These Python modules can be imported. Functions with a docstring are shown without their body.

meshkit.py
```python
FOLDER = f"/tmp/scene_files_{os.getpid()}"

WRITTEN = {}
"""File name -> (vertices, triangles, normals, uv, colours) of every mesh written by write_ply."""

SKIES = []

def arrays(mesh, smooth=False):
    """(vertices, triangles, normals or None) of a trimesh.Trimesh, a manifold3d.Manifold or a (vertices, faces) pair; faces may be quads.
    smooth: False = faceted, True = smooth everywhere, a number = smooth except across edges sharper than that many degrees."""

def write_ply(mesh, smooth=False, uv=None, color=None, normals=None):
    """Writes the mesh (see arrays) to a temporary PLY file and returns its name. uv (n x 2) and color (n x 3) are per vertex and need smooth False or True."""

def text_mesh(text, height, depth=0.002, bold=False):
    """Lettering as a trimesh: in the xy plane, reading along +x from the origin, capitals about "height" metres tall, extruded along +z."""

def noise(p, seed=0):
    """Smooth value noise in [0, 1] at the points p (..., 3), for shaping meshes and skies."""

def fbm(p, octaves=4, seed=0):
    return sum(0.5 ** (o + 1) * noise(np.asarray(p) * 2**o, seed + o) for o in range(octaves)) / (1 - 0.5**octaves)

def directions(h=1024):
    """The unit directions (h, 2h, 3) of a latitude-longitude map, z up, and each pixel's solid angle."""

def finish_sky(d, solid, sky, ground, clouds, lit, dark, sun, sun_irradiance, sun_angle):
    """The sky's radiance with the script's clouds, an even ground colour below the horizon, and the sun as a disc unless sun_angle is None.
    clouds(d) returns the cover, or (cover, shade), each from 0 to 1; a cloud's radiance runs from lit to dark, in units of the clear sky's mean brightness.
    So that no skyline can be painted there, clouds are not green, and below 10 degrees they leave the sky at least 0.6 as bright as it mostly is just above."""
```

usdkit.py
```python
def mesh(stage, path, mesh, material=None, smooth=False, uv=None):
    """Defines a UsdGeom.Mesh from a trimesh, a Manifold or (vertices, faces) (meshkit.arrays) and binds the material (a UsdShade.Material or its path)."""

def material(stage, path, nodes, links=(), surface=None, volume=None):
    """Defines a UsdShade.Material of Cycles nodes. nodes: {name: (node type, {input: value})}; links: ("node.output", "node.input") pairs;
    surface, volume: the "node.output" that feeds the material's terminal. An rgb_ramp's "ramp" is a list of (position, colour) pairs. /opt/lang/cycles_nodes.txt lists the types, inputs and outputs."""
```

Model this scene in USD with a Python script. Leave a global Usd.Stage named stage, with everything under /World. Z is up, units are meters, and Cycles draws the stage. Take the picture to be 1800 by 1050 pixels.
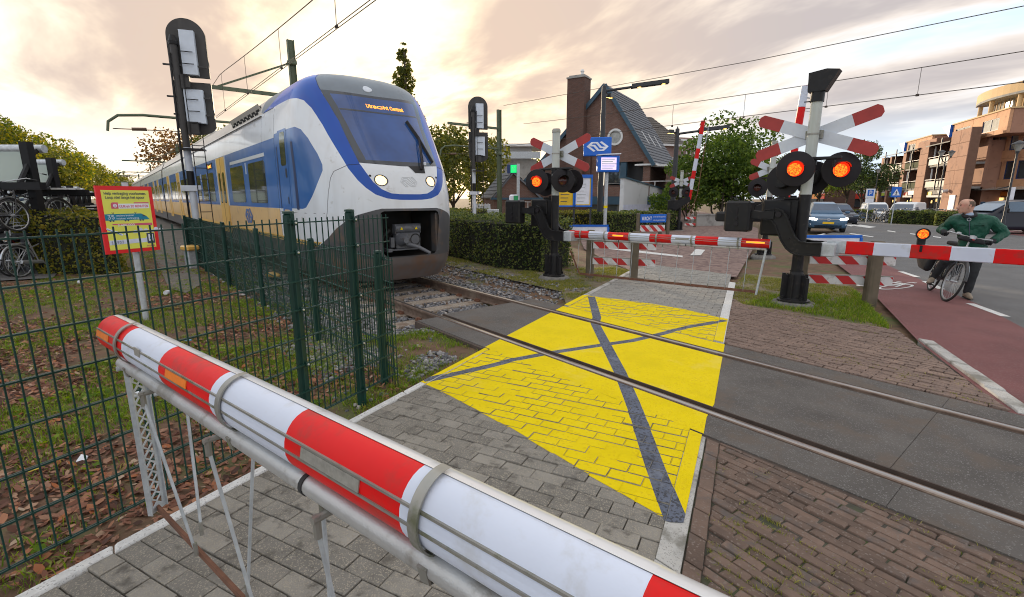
import math, random
import numpy as np, trimesh, manifold3d as m3, usdkit, meshkit
from pxr import Usd, UsdGeom, UsdLux, UsdShade, Gf, Sdf, Vt
from shapely.geometry import Polygon, box as sbox, LineString, Point, MultiPolygon
from shapely import affinity
from shapely.ops import unary_union
from shapely.prepared import prep

stage = Usd.Stage.CreateInMemory()
UsdGeom.SetStageUpAxis(stage, 'Z')
UsdGeom.Xform.Define(stage, '/World')
# ---------------------------------------------------------------- camera (x runs along the track, y across it, z = 0 at the rail tops)
F, CX, CY, EYE = 852.0, 900.0, 525.0, 1.68
PITCH, HEAD = math.atan(177 / F), math.radians(140.8)
FW = np.array([math.cos(HEAD), math.sin(HEAD), 0]); RT = np.array([math.sin(HEAD), -math.cos(HEAD), 0]); UPV = np.array([0, 0, 1.0])
LOOK = FW * math.cos(PITCH) - UPV * math.sin(PITCH); CUP = FW * math.sin(PITCH) + UPV * math.cos(PITCH)
CAM = np.array([0, 0, EYE])
cam = UsdGeom.Camera.Define(stage, '/World/camera')
cam.CreateFocalLengthAttr(36 * F / 1800); cam.CreateHorizontalApertureAttr(36.0); cam.CreateVerticalApertureAttr(21.0)
cam.CreateClippingRangeAttr(Gf.Vec2f(0.05, 5000)); cam.CreateFStopAttr(0.0)
M = np.eye(4); M[0, :3], M[1, :3], M[2, :3], M[3, :3] = RT, CUP, -LOOK, CAM
cam.AddTransformOp().Set(Gf.Matrix4d(*M.ravel().tolist()))
EXPOSURE = 1.0
cam.CreateExposureAttr(EXPOSURE)
# ---------------------------------------------------------------- sky and sun
def sun_dir(x, y):
    r = LOOK * F + RT * (x - CX) - CUP * (y - CY)
    return r / np.linalg.norm(r)
SUN = sun_dir(690, 262)
SUN_EL, SUN_AZ = math.asin(SUN[2]), math.atan2(SUN[0], SUN[1])
SKY_STRENGTH = 0.1
def make_sky():
    n, L = {}, []
    n['sky'] = ('sky_texture', dict(sky_type='single_scattering', sun_disc=False, sun_elevation=SUN_EL, sun_rotation=SUN_AZ, altitude=0.0, air_density=1.0, aerosol_density=1.5, ozone_density=1.0))
    n['tc'] = ('texture_coordinate', {})
    n['nrm'] = ('vector_math', dict(math_type='normalize'))
    L.append(('tc.generated', 'nrm.vector1'))
    n['sep'] = ('separate_xyz', {}); L.append(('nrm.vector', 'sep.vector'))
    # cloud sheet: project the direction onto a flat layer
    n['zz'] = ('math', dict(math_type='maximum', value2=0.0)); L.append(('sep.z', 'zz.value1'))
    n['za'] = ('math', dict(math_type='add', value2=0.16)); L.append(('zz.value', 'za.value1'))
    n['px'] = ('math', dict(math_type='divide')); L += [('sep.x', 'px.value1'), ('za.value', 'px.value2')]
    n['py'] = ('math', dict(math_type='divide')); L += [('sep.y', 'py.value1'), ('za.value', 'py.value2')]
    n['pv'] = ('combine_xyz', dict(z=3.7)); L += [('px.value', 'pv.x'), ('py.value', 'pv.y')]
    n['map'] = ('mapping', dict(rotation=(0, 0, -HEAD), scale=(0.62, 1.0, 1.0), location=(11.5, -2.7, 0.0))); L.append(('pv.vector', 'map.vector'))
    n['n1'] = ('noise_texture', dict(scale=1.25, detail=7.0, roughness=0.55, distortion=0.35)); L.append(('map.vector', 'n1.vector'))
    n['cov'] = ('map_range', dict(range_type='smoothstep', from_min=0.40, from_max=0.53, to_min=0.0, to_max=1.0)); L.append(('n1.fac', 'cov.value'))
    n['n2'] = ('noise_texture', dict(scale=1.7, detail=5.0, roughness=0.5, w=4.0, distortion=0.3)); L.append(('map.vector', 'n2.vector'))
    n['shade'] = ('map_range', dict(range_type='smoothstep', from_min=0.44, from_max=0.62, to_min=0.0, to_max=1.0)); L.append(('n1.fac', 'shade.value'))
    # closeness to the sun
    n['dot'] = ('vector_math', dict(math_type='dot_product', vector2=tuple(SUN))); L.append(('nrm.vector', 'dot.vector1'))
    n['near'] = ('map_range', dict(range_type='smoothstep', from_min=0.45, from_max=1.0, to_min=0.0, to_max=1.0)); L.append(('dot.value', 'near.value'))
    n['near2'] = ('math', dict(math_type='power', value2=3.6)); L.append(('near.result', 'near2.value1'))
    # cloud colour: lit edge to dark belly, warmer and brighter towards the sun
    k = 0.84 / SKY_STRENGTH
    c = lambda *v: tuple(x * k for x in v)
    n['lit'] = ('mix_color', dict(a=c(0.70, 0.63, 0.565), b=c(0.88, 0.70, 0.48), use_clamp=False)); L.append(('near2.value', 'lit.fac'))
    n['dark'] = ('mix_color', dict(a=c(0.37, 0.34, 0.34), b=c(0.52, 0.40, 0.32), use_clamp=False)); L.append(('near2.value', 'dark.fac'))
    n['cloud'] = ('mix_color', dict(use_clamp=False)); L += [('shade.result', 'cloud.fac'), ('lit.result', 'cloud.a'), ('dark.result', 'cloud.b')]
    # thin veil: pale open sky between the clouds, brightest round the sun and at the horizon
    n['veil'] = ('mix_color', dict(a=c(0.52, 0.63, 0.76), b=c(0.98, 0.87, 0.69), use_clamp=False)); L.append(('near2.value', 'veil.fac'))
    n['open'] = ('mix_color', dict(fac=0.9, use_clamp=False)); L += [('sky.color', 'open.a'), ('veil.result', 'open.b')]
    # haze near the horizon eats the clouds
    n['hz'] = ('map_range', dict(range_type='smoothstep', from_min=0.04, from_max=0.17, to_min=0.0, to_max=1.0)); L.append(('sep.z', 'hz.value'))
    n['fac'] = ('math', dict(math_type='multiply')); L += [('cov.result', 'fac.value1'), ('hz.result', 'fac.value2')]
    n['all'] = ('mix_color', dict(use_clamp=False)); L += [('fac.value', 'all.fac'), ('open.result', 'all.a'), ('cloud.result', 'all.b')]
    n['bg'] = ('background_shader', dict(strength=SKY_STRENGTH)); L.append(('all.result', 'bg.color'))
    return usdkit.material(stage, '/World/Looks/sky_look', n, L, surface='bg.background')
dome = UsdLux.DomeLight.Define(stage, '/World/sky')
dome.GetPrim().SetCustomDataByKey('kind', 'structure')
UsdShade.MaterialBindingAPI.Apply(dome.GetPrim()).Bind(make_sky())
sun = UsdLux.DistantLight.Define(stage, '/World/sun')
sun.CreateIntensityAttr(0.6); sun.CreateAngleAttr(0.6); sun.CreateColorAttr(Gf.Vec3f(1.0, 0.80, 0.56)); sun.GetPrim().CreateAttribute('inputs:normalize', Sdf.ValueTypeNames.Bool).Set(True)
sz = SUN; sx = np.cross([0, 0, 1.0], sz); sx /= np.linalg.norm(sx); sy = np.cross(sz, sx)
S4 = np.eye(4); S4[0, :3], S4[1, :3], S4[2, :3] = sx, sy, sz
sun.AddTransformOp().Set(Gf.Matrix4d(*S4.ravel().tolist()))

# ---------------------------------------------------------------- measuring: where the line of sight through a photo point meets a plane, so that things get real places
def ray(x, y): return LOOK * F + RT * (x - CX) - CUP * (y - CY)
def gnd(x, y, z=0.0):
    r = ray(x, y); return CAM + r * (z - EYE) / r[2]
def onY(x, y, Y):
    r = ray(x, y); return CAM + r * (Y / r[1])
def deep(x, y, w):                       # at w metres ahead of the viewer
    r = ray(x, y); return CAM + r * w / (r @ FW)
def zs(x, y):                             # the ground falls away gently down the street on the right
    x, y = np.asarray(x, float), np.asarray(y, float); w = x * FW[0] + y * FW[1]; l = x * RT[0] + y * RT[1]
    return -.0105 * np.clip(w - 14, 0, 60) * np.clip((l / np.maximum(w, 1) - .25) / .15, 0, 1)
def gnd2(x, y, dz=0.0):                   # as gnd, on that falling ground
    z = 0.0
    for _ in range(8): p = gnd(x, y, z); z = float(zs(p[0], p[1]))
    return gnd(x, y, z + dz)
def pix(p):
    q = np.asarray(p, float) - CAM; w = q @ LOOK
    return np.stack([CX + F * (q @ RT) / w, CY - F * (q @ CUP) / w], -1)

# ---------------------------------------------------------------- scene tree helpers
_n = {}
def path_for(name, parent=None):
    base = str(parent.GetPath()) if parent else '/World'
    k = base + '/' + name
    i = _n.get(k, 0); _n[k] = i + 1
    return k if i == 0 else f'{k}_{i:03d}'
def tag(p, label=None, cat=None, group=None, kind=None):
    for key, v in (('label', label), ('category', cat), ('group', group), ('kind', kind)):
        if v: p.SetCustomDataByKey(key, v)
    return p
def thing(name, label, cat, loc=(0, 0, 0), rot=0.0, group=None, kind=None):
    x = UsdGeom.Xform.Define(stage, path_for(name))
    x.AddTranslateOp().Set(Gf.Vec3d(*map(float, loc)))
    if rot: x.AddRotateZOp().Set(float(rot))
    return tag(x.GetPrim(), label, cat, group, kind)
_tone = np.random.default_rng(4)
def put(name, mesh, mat, parent=None, smooth=False, label=None, cat=None, group=None, kind=None, isl=0):
    if isinstance(mesh, list): mesh = cat_(mesh)
    m = usdkit.mesh(stage, path_for(name, parent), mesh, MAT[mat] if isinstance(mat, str) else mat, smooth)
    if isl:                               # isl vertices per leaf, blade or stone: each gets its own tone
        t = np.repeat(_tone.random(len(mesh[0]) // isl), isl)
        UsdGeom.PrimvarsAPI(m).CreatePrimvar('tone', Sdf.ValueTypeNames.FloatArray, 'vertex').Set(Vt.FloatArray.FromNumpy(t.astype(np.float32)))
    return tag(m.GetPrim(), label, cat, group, kind)
def copy_of(src, loc, rot=0.0, label=None, group=None, scale=None):
    x = UsdGeom.Xform.Define(stage, path_for(src.GetName().rstrip('0123456789').rstrip('_')))
    x.AddTranslateOp().Set(Gf.Vec3d(*map(float, loc)))
    if rot or True: x.AddRotateZOp().Set(float(rot))
    if scale: x.AddScaleOp().Set(Gf.Vec3f(*([scale] * 3 if np.ndim(scale) == 0 else scale)))
    p = x.GetPrim(); p.GetReferences().AddInternalReference(src.GetPath()); p.SetInstanceable(True)
    was = src.GetCustomData()
    return tag(p, label or was.get('label'), was.get('category'), group or was.get('group'))
# a class prim to reference: parts under it are defined once, each copy is an Xform under /World
def proto(name):
    x = stage.CreateClassPrim('/Library/' + name) if stage.GetPrimAtPath('/Library') else (stage.CreateClassPrim('/Library'), stage.CreateClassPrim('/Library/' + name))[1]
    x.SetTypeName('Xform'); return x
def place(pr, name, label, cat, loc, rot=0.0, group=None, scale=None, rx=None):
    x = UsdGeom.Xform.Define(stage, path_for(name))
    x.AddTranslateOp().Set(Gf.Vec3d(*map(float, loc)))
    x.AddRotateZOp().Set(float(rot))
    if rx: x.AddRotateXOp().Set(float(rx))
    if scale: x.AddScaleOp().Set(Gf.Vec3f(*([float(scale)] * 3 if np.ndim(scale) == 0 else scale)))
    p = x.GetPrim(); p.GetReferences().AddInternalReference(pr.GetPath()); p.SetInstanceable(True)
    return tag(p, label, cat, group)

# ---------------------------------------------------------------- mesh helpers
def V(*a): return np.array(a, float)
def cat_(ms):
    vs, fs, n = [], [], 0
    for m in ms:
        v, f = (m.vertices, m.faces) if hasattr(m, 'faces') else m
        v = np.asarray(v, float); f = np.asarray(f, int)
        if f.shape[1] == 4: f = np.vstack([f[:, [0, 1, 2]], f[:, [0, 2, 3]]])
        vs.append(v); fs.append(f + n); n += len(v)
    return (np.vstack(vs), np.vstack(fs))
def mv(m, loc=(0, 0, 0), rz=0.0, rx=0.0, ry=0.0, s=1.0):
    v, f = (m.vertices, m.faces) if hasattr(m, 'faces') else m
    v = np.asarray(v, float) * s
    for ang, a, b in ((rx, 1, 2), (ry, 2, 0), (rz, 0, 1)):
        if ang:
            c, q = math.cos(math.radians(ang)), math.sin(math.radians(ang)); w = v.copy()
            w[:, a] = c * v[:, a] - q * v[:, b]; w[:, b] = q * v[:, a] + c * v[:, b]; v = w
    return (v + np.asarray(loc, float), np.asarray(f))
_BF = np.array([[0, 2, 3, 1], [4, 5, 7, 6], [0, 1, 5, 4], [2, 6, 7, 3], [0, 4, 6, 2], [1, 3, 7, 5]])
def bx(c, s, rz=0.0):
    v = np.array([[x, y, z] for z in (-.5, .5) for y in (-.5, .5) for x in (-.5, .5)]) * s
    return mv((v, _BF), c, rz)
def bb(x0, y0, z0, x1, y1, z1): return bx(((x0 + x1) / 2, (y0 + y1) / 2, (z0 + z1) / 2), (x1 - x0, y1 - y0, z1 - z0))
def cbx(c, s, b=0.01, rz=0.0):           # box with chamfered edges
    h = np.array(s) / 2; b = min(b, min(h) * .8); p = []
    for sx in (-1, 1):
        for sy in (-1, 1):
            for sz in (-1, 1):
                q = np.array([sx, sy, sz]) * h
                for k in range(3):
                    w = q.copy(); w[[i for i in range(3) if i != k]] -= np.array([sx, sy, sz])[[i for i in range(3) if i != k]] * b
                    p.append(w)
    t = trimesh.convex.convex_hull(np.array(p))
    return mv(t, c, rz)
def frame(d):
    d = np.asarray(d, float) / np.linalg.norm(d)
    a = np.cross(d, [0, 0, 1.0] if abs(d[2]) < .9 else [1.0, 0, 0]); a /= np.linalg.norm(a)
    return d, a, np.cross(d, a)
def tube(pts, r, n=8, caps=True):        # a polyline as a round bar; r may vary
    p = np.asarray(pts, float); r = np.broadcast_to(np.asarray(r, float), (len(p),))
    t = np.gradient(p, axis=0); t /= np.linalg.norm(t, axis=1, keepdims=True) + 1e-12
    _, a, _ = frame(t[0]); A = []
    for k in range(len(p)):
        a = a - t[k] * (a @ t[k]); a /= np.linalg.norm(a); A.append(a)
    A = np.array(A); B = np.cross(t, A); g = np.arange(n) * 2 * np.pi / n
    v = (p[:, None] + r[:, None, None] * (np.cos(g)[None, :, None] * A[:, None] + np.sin(g)[None, :, None] * B[:, None])).reshape(-1, 3)
    i, j = np.meshgrid(np.arange(len(p) - 1), np.arange(n), indexing='ij')
    q = np.stack([i * n + j, i * n + (j + 1) % n, (i + 1) * n + (j + 1) % n, (i + 1) * n + j], -1).reshape(-1, 4)
    f = np.vstack([q[:, [0, 1, 2]], q[:, [0, 2, 3]]])
    if caps:
        m = len(p) * n; v = np.vstack([v, p[0], p[-1]]); k = np.arange(n); e = (len(p) - 1) * n
        f = np.vstack([f, np.stack([np.full(n, m), (k + 1) % n, k], 1), np.stack([np.full(n, m + 1), e + k, e + (k + 1) % n], 1)])
    return (v, f)
def cyl(a, b, r, n=12, r2=None): return tube([a, b], [r, r if r2 is None else r2], n)
def lathe(prof, n=16, loc=(0, 0, 0)):    # (radius, z) profile round z
    prof = np.asarray(prof, float); g = np.arange(n) * 2 * np.pi / n
    v = np.stack([prof[:, None, 0] * np.cos(g), prof[:, None, 0] * np.sin(g), np.broadcast_to(prof[:, None, 1], (len(prof), n))], -1).reshape(-1, 3)
    i, j = np.meshgrid(np.arange(len(prof) - 1), np.arange(n), indexing='ij')
    q = np.stack([i * n + j, i * n + (j + 1) % n, (i + 1) * n + (j + 1) % n, (i + 1) * n + j], -1).reshape(-1, 4)
    return (v + np.asarray(loc), np.vstack([q[:, [0, 1, 2]], q[:, [0, 2, 3]]]))
def bar(a, b, w, h, up=(0, 0, 1)):       # rectangular bar from a to b
    a, b = np.asarray(a, float), np.asarray(b, float); d = (b - a); L = np.linalg.norm(d); d /= L
    s = np.cross(d, up)
    if np.linalg.norm(s) < 1e-6: s = np.cross(d, [1.0, 0, 0])
    s /= np.linalg.norm(s); u = np.cross(s, d)
    v, f = bx((0, 0, 0), (L, w, h))
    return (v[:, :1] * d + v[:, 1:2] * s + v[:, 2:] * u + (a + b) / 2, f)
def ext(poly, z0, z1):                   # a flat outline (shapely, or points) with thickness
    if not hasattr(poly, 'geom_type'): poly = Polygon(poly)
    out = []
    for g in getattr(poly, 'geoms', [poly]):
        if g.area > 1e-8:
            t = trimesh.creation.extrude_polygon(g, z1 - z0, engine='earcut'); out.append((t.vertices + [0, 0, z0], t.faces))
    return cat_(out) if out else None
def stand(m, o, ex, ez):                 # takes a mesh drawn in x,y (thickness z) and stands it up: x along ex, y along ez, origin o
    v, f = (m.vertices, m.faces) if hasattr(m, 'faces') else m
    ex, ez = np.asarray(ex, float), np.asarray(ez, float)
    ex = ex / np.linalg.norm(ex); ez = ez / np.linalg.norm(ez); en = np.cross(ex, ez)
    return (v[:, :1] * ex + v[:, 1:2] * ez + v[:, 2:3] * en + np.asarray(o, float), f)
def hull(balls, seg=12):                 # hull of (x, y, z, r) balls as a trimesh
    ms = [m3.Manifold.sphere(b[3], seg).translate(b[:3]) for b in balls]
    m = m3.Manifold.batch_hull(ms).to_mesh(); return (np.array(m.vert_properties[:, :3]), np.array(m.tri_verts))
def slab(P, z0, z1, bev=0.004, tilt=(0, 0, 0)):   # a paving piece: convex outline, bevelled top edge
    P = np.asarray(P, float); c = P.mean(0); n = len(P)
    d = c - P; ln = np.linalg.norm(d, axis=1, keepdims=True); Q = P + d / np.maximum(ln, 1e-6) * np.minimum(bev * 1.5, ln * .5)
    tz = lambda X: tilt[0] * (X[:, 0] - c[0]) + tilt[1] * (X[:, 1] - c[1]) + tilt[2]
    v = np.vstack([np.c_[P, np.full(n, z0)], np.c_[P, z1 - bev + tz(P)], np.c_[Q, z1 + tz(Q)]])
    k = np.arange(n); k2 = (k + 1) % n; f = []
    for o in (0, n):
        f += [np.stack([o + k, o + k2, o + n + k2], 1), np.stack([o + k, o + n + k2, o + n + k], 1)]
    f.append(np.stack([np.full(n - 2, 2 * n), 2 * n + np.arange(1, n - 1), 2 * n + np.arange(2, n)], 1))
    return (v, np.vstack(f))
def ccw(poly):
    c = np.array(poly.exterior.coords)[:-1]
    return c if poly.exterior.is_ccw else c[::-1]
def sheet(poly, z, mesh_step=None):      # flat sheet of an outline
    out = []
    for g in getattr(poly, 'geoms', [poly]):
        v, f = trimesh.creation.triangulate_polygon(g, engine='earcut'); v, f = np.asarray(v), np.asarray(f)
        a, b, c = v[f[:, 0]], v[f[:, 1]], v[f[:, 2]]
        s = (b - a)[:, 0] * (c - a)[:, 1] - (b - a)[:, 1] * (c - a)[:, 0]
        f = np.where((s < 0)[:, None], f[:, ::-1], f); out.append((np.c_[v, np.full(len(v), z)], f))
    return cat_(out)
def text(s, h, depth=0.002, bold=False):
    t = meshkit.text_mesh(s, h, depth, bold); return (np.array(t.vertices), np.array(t.faces))
def fit_text(s, h, width, depth=0.002, bold=False):   # lettering squeezed to a width
    v, f = text(s, h, depth, bold); v = v.copy(); v[:, 0] -= v[:, 0].min(); v[:, 0] *= width / max(v[:, 0].max(), 1e-6); return (v, f)

# ---------------------------------------------------------------- materials
MAT = {}
def pm(name, col, rough=0.6, var=0.12, scale=3.0, metal=0.0, jit=0.0, speck=None, bump=0.0, bscale=60.0, dirt=None, spec=0.5, coat=0.0, detail=4.0, extra=None, streak=None):
    """A principled look: base colour with noise, per-piece jitter, specks (colour, scale, amount), dirt (colour, scale, amount), fine relief."""
    n, L = {}, []
    n['p'] = ('principled_bsdf', dict(roughness=rough, metallic=metal, specular_ior_level=spec, coat_weight=coat, coat_roughness=0.08))
    n['g'] = ('geometry', {})
    a, b = tuple(x * (1 - var) for x in col), tuple(min(1, x * (1 + var)) for x in col)
    n['n'] = ('noise_texture', dict(scale=scale, detail=detail, roughness=0.6)); L.append(('g.position', 'n.vector'))
    n['r'] = ('rgb_ramp', dict(ramp=[(0.3, a), (0.7, b)])); L.append(('n.fac', 'r.fac'))
    out = 'r.color'
    if jit:
        n['oi'] = ('object_info', {}); n['jm'] = ('map_range', dict(to_min=1 - jit, to_max=1 + jit)); L.append(('oi.random', 'jm.value'))
        n['jx'] = ('hsv', {}); L += [('jm.result', 'jx.value'), (out, 'jx.color')]; out = 'jx.color'
    if speck:
        n['v'] = ('voronoi_texture', dict(scale=speck[1], randomness=1.0)); L.append(('g.position', 'v.vector'))
        n['wn'] = ('white_noise_texture', {}); L.append(('v.position', 'wn.vector'))
        n['vs'] = ('map_range', dict(range_type='smoothstep', from_min=1 - speck[2] * 1.3, from_max=1 - speck[2] * .7)); L.append(('wn.value', 'vs.value'))
        n['vm'] = ('mix_color', dict(b=speck[0])); L += [('vs.result', 'vm.fac'), (out, 'vm.a')]; out = 'vm.result'
    if dirt:
        n['dn'] = ('noise_texture', dict(scale=dirt[1], detail=6.0, roughness=0.65)); L.append(('g.position', 'dn.vector'))
        n['dr'] = ('map_range', dict(range_type='smoothstep', from_min=0.62 - dirt[2] * .3, from_max=0.72 - dirt[2] * .1, to_max=0.9)); L.append(('dn.fac', 'dr.value'))
        n['dm'] = ('mix_color', dict(b=dirt[0])); L += [('dr.result', 'dm.fac'), (out, 'dm.a')]; out = 'dm.result'
    if streak:                            # rain streaks running down
        n['sm'] = ('mapping', dict(scale=(streak[1], streak[1], streak[1] * .06))); L.append(('g.position', 'sm.vector'))
        n['sn'] = ('noise_texture', dict(scale=1.0, detail=4.0)); L.append(('sm.vector', 'sn.vector'))
        n['sr'] = ('map_range', dict(range_type='smoothstep', from_min=0.5, from_max=0.75, to_max=streak[2])); L.append(('sn.fac', 'sr.value'))
        n['sx'] = ('mix_color', dict(b=streak[0])); L += [('sr.result', 'sx.fac'), (out, 'sx.a')]; out = 'sx.result'
    if extra: out = extra(n, L, out)
    L.append((out, 'p.base_color'))
    if bump:
        n['bn'] = ('noise_texture', dict(scale=bscale, detail=5.0, roughness=0.65)); L.append(('g.position', 'bn.vector'))
        n['bu'] = ('bump', dict(strength=1.0, distance=bump)); L += [('bn.fac', 'bu.height'), ('bu.normal', 'p.normal')]
    MAT[name] = usdkit.material(stage, '/World/Looks/' + name, n, L, surface='p.BSDF')
    return MAT[name]
def leafm(name, cols, trans=0.35, rough=0.55, jitscale=9.0, tcol=None):   # leaves: each leaf its own tone
    n, L = {}, []
    n['g'] = ('attribute', dict(attribute='tone'))
    n['r'] = ('rgb_ramp', dict(ramp=cols)); L.append(('g.fac', 'r.fac'))
    n['p'] = ('principled_bsdf', dict(roughness=rough, specular_ior_level=0.3)); L.append(('r.color', 'p.base_color'))
    n['h'] = ('hsv', dict(hue=0.485, saturation=1.1, value=1.7)); L.append(('r.color', 'h.color'))
    n['t'] = ('translucent_bsdf', {}); L.append(('h.color', 't.color'))
    n['m'] = ('mix_closure', dict(fac=trans)); L += [('p.BSDF', 'm.closure1'), ('t.BSDF', 'm.closure2')]
    MAT[name] = usdkit.material(stage, '/World/Looks/' + name, n, L, surface='m.closure')
def glow(name, col, strength):
    MAT[name] = usdkit.material(stage, '/World/Looks/' + name, {'e': ('emission', dict(color=col, strength=strength))}, [], surface='e.emission')
def glassm(name, tint=(0.75, 0.8, 0.8), dark=0.0, ior=1.5, rough=0.02):   # a pane: clear, with reflections
    n = {'f': ('fresnel', dict(IOR=ior)), 't': ('transparent_bsdf', dict(color=tint)), 'g': ('glossy_bsdf', dict(color=(1, 1, 1), roughness=rough)), 'm': ('mix_closure', {})}
    MAT[name] = usdkit.material(stage, '/World/Looks/' + name, n, [('f.fac', 'm.fac'), ('t.BSDF', 'm.closure1'), ('g.BSDF', 'm.closure2')], surface='m.closure')
# ================================================================ GROUND, TRACK, PAVING
pm('soil', (0.15, 0.088, 0.052), 0.95, 0.35, 6.0, dirt=((0.09, 0.115, 0.03), 1.3, 0.5), bump=0.008, bscale=45)
pm('verge_soil', (0.21, 0.17, 0.11), 0.95, 0.3, 5.0, dirt=((0.10, 0.13, 0.03), 1.6, 0.6), bump=0.02, bscale=30)
pm('asphalt', (0.130, 0.128, 0.128), 0.85, 0.18, 1.2, speck=((0.24, 0.23, 0.22), 160.0, 0.12), bump=0.004, bscale=220)
pm('red_asphalt', (0.20, 0.075, 0.072), 0.85, 0.15, 1.5, speck=((0.26, 0.15, 0.14), 150.0, 0.08), bump=0.004, bscale=220)
pm('far_brick_road', (0.255, 0.175, 0.15), 0.85, 0.15, 2.0, speck=((0.16, 0.10, 0.09), 9.0, 0.35))
pm('panel', (0.112, 0.101, 0.091), 0.8, 0.25, 2.0, speck=((0.22, 0.21, 0.20), 170.0, 0.07), bump=0.005, bscale=160, dirt=((0.135, 0.105, 0.082), 2.2, 0.45))
pm('joint_sand', (0.075, 0.068, 0.055), 0.95, 0.3, 14.0, dirt=((0.06, 0.09, 0.02), 3.0, 0.5), bump=0.006, bscale=60)
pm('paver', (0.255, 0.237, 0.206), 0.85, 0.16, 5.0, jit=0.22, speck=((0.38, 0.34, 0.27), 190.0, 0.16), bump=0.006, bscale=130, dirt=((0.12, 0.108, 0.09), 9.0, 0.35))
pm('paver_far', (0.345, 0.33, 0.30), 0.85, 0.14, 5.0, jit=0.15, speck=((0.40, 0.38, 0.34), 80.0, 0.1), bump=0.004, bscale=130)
pm('clinker', (0.155, 0.103, 0.077), 0.8, 0.22, 7.0, jit=0.30, speck=((0.21, 0.16, 0.13), 110.0, 0.08), bump=0.005, bscale=90, dirt=((0.12, 0.10, 0.09), 6.0, 0.3))
pm('clinker_pale', (0.205, 0.142, 0.112), 0.8, 0.22, 7.0, jit=0.25, speck=((0.10, 0.07, 0.06), 110.0, 0.1), bump=0.005, bscale=90)
pm('kerb', (0.50, 0.49, 0.46), 0.85, 0.14, 6.0, speck=((0.33, 0.32, 0.30), 190.0, 0.12), bump=0.004, bscale=140, dirt=((0.20, 0.19, 0.16), 4.0, 0.5))
pm('white_paint', (0.72, 0.72, 0.70), 0.7, 0.1, 12.0, speck=((0.45, 0.44, 0.43), 140.0, 0.10), bump=0.003, bscale=150)
pm('yellow_paint', (0.90, 0.69, 0.002), 0.7, 0.08, 3.0, speck=((0.84, 0.62, 0.005), 60.0, 0.10), bump=0.006, bscale=120, spec=.12, dirt=((0.90, 0.70, 0.06), 1.8, 0.25), streak=((0.72, 0.55, 0.03), 3.0, 0.2))
pm('cross_paint', (0.105, 0.125, 0.175), 0.6, 0.25, 5.0, speck=((0.045, 0.05, 0.065), 70.0, 0.25), bump=0.006, bscale=120, dirt=((0.20, 0.22, 0.27), 4.0, 0.3))
pm('rail_top', (0.36, 0.33, 0.31), 0.26, 0.12, 3.0, metal=1.0)
pm('rail_side', (0.17, 0.115, 0.085), 0.75, 0.3, 8.0, metal=0.2, bump=0.003, bscale=80, dirt=((0.26, 0.21, 0.16), 2.0, 0.4))
pm('groove_rust', (0.075, 0.052, 0.040), 0.8, 0.3, 6.0, bump=0.003, bscale=60)
pm('sleeper', (0.33, 0.28, 0.23), 0.9, 0.15, 5.0, speck=((0.2, 0.16, 0.12), 60.0, 0.15), bump=0.004, bscale=100, dirt=((0.19, 0.13, 0.09), 3.0, 0.4))
pm('ballast', (0.115, 0.112, 0.115), 0.85, 0.4, 9.0, jit=0.5, bump=0.006, bscale=40)
pm('rust', (0.16, 0.07, 0.04), 0.85, 0.3, 14.0, bump=0.003, bscale=70)

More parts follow.
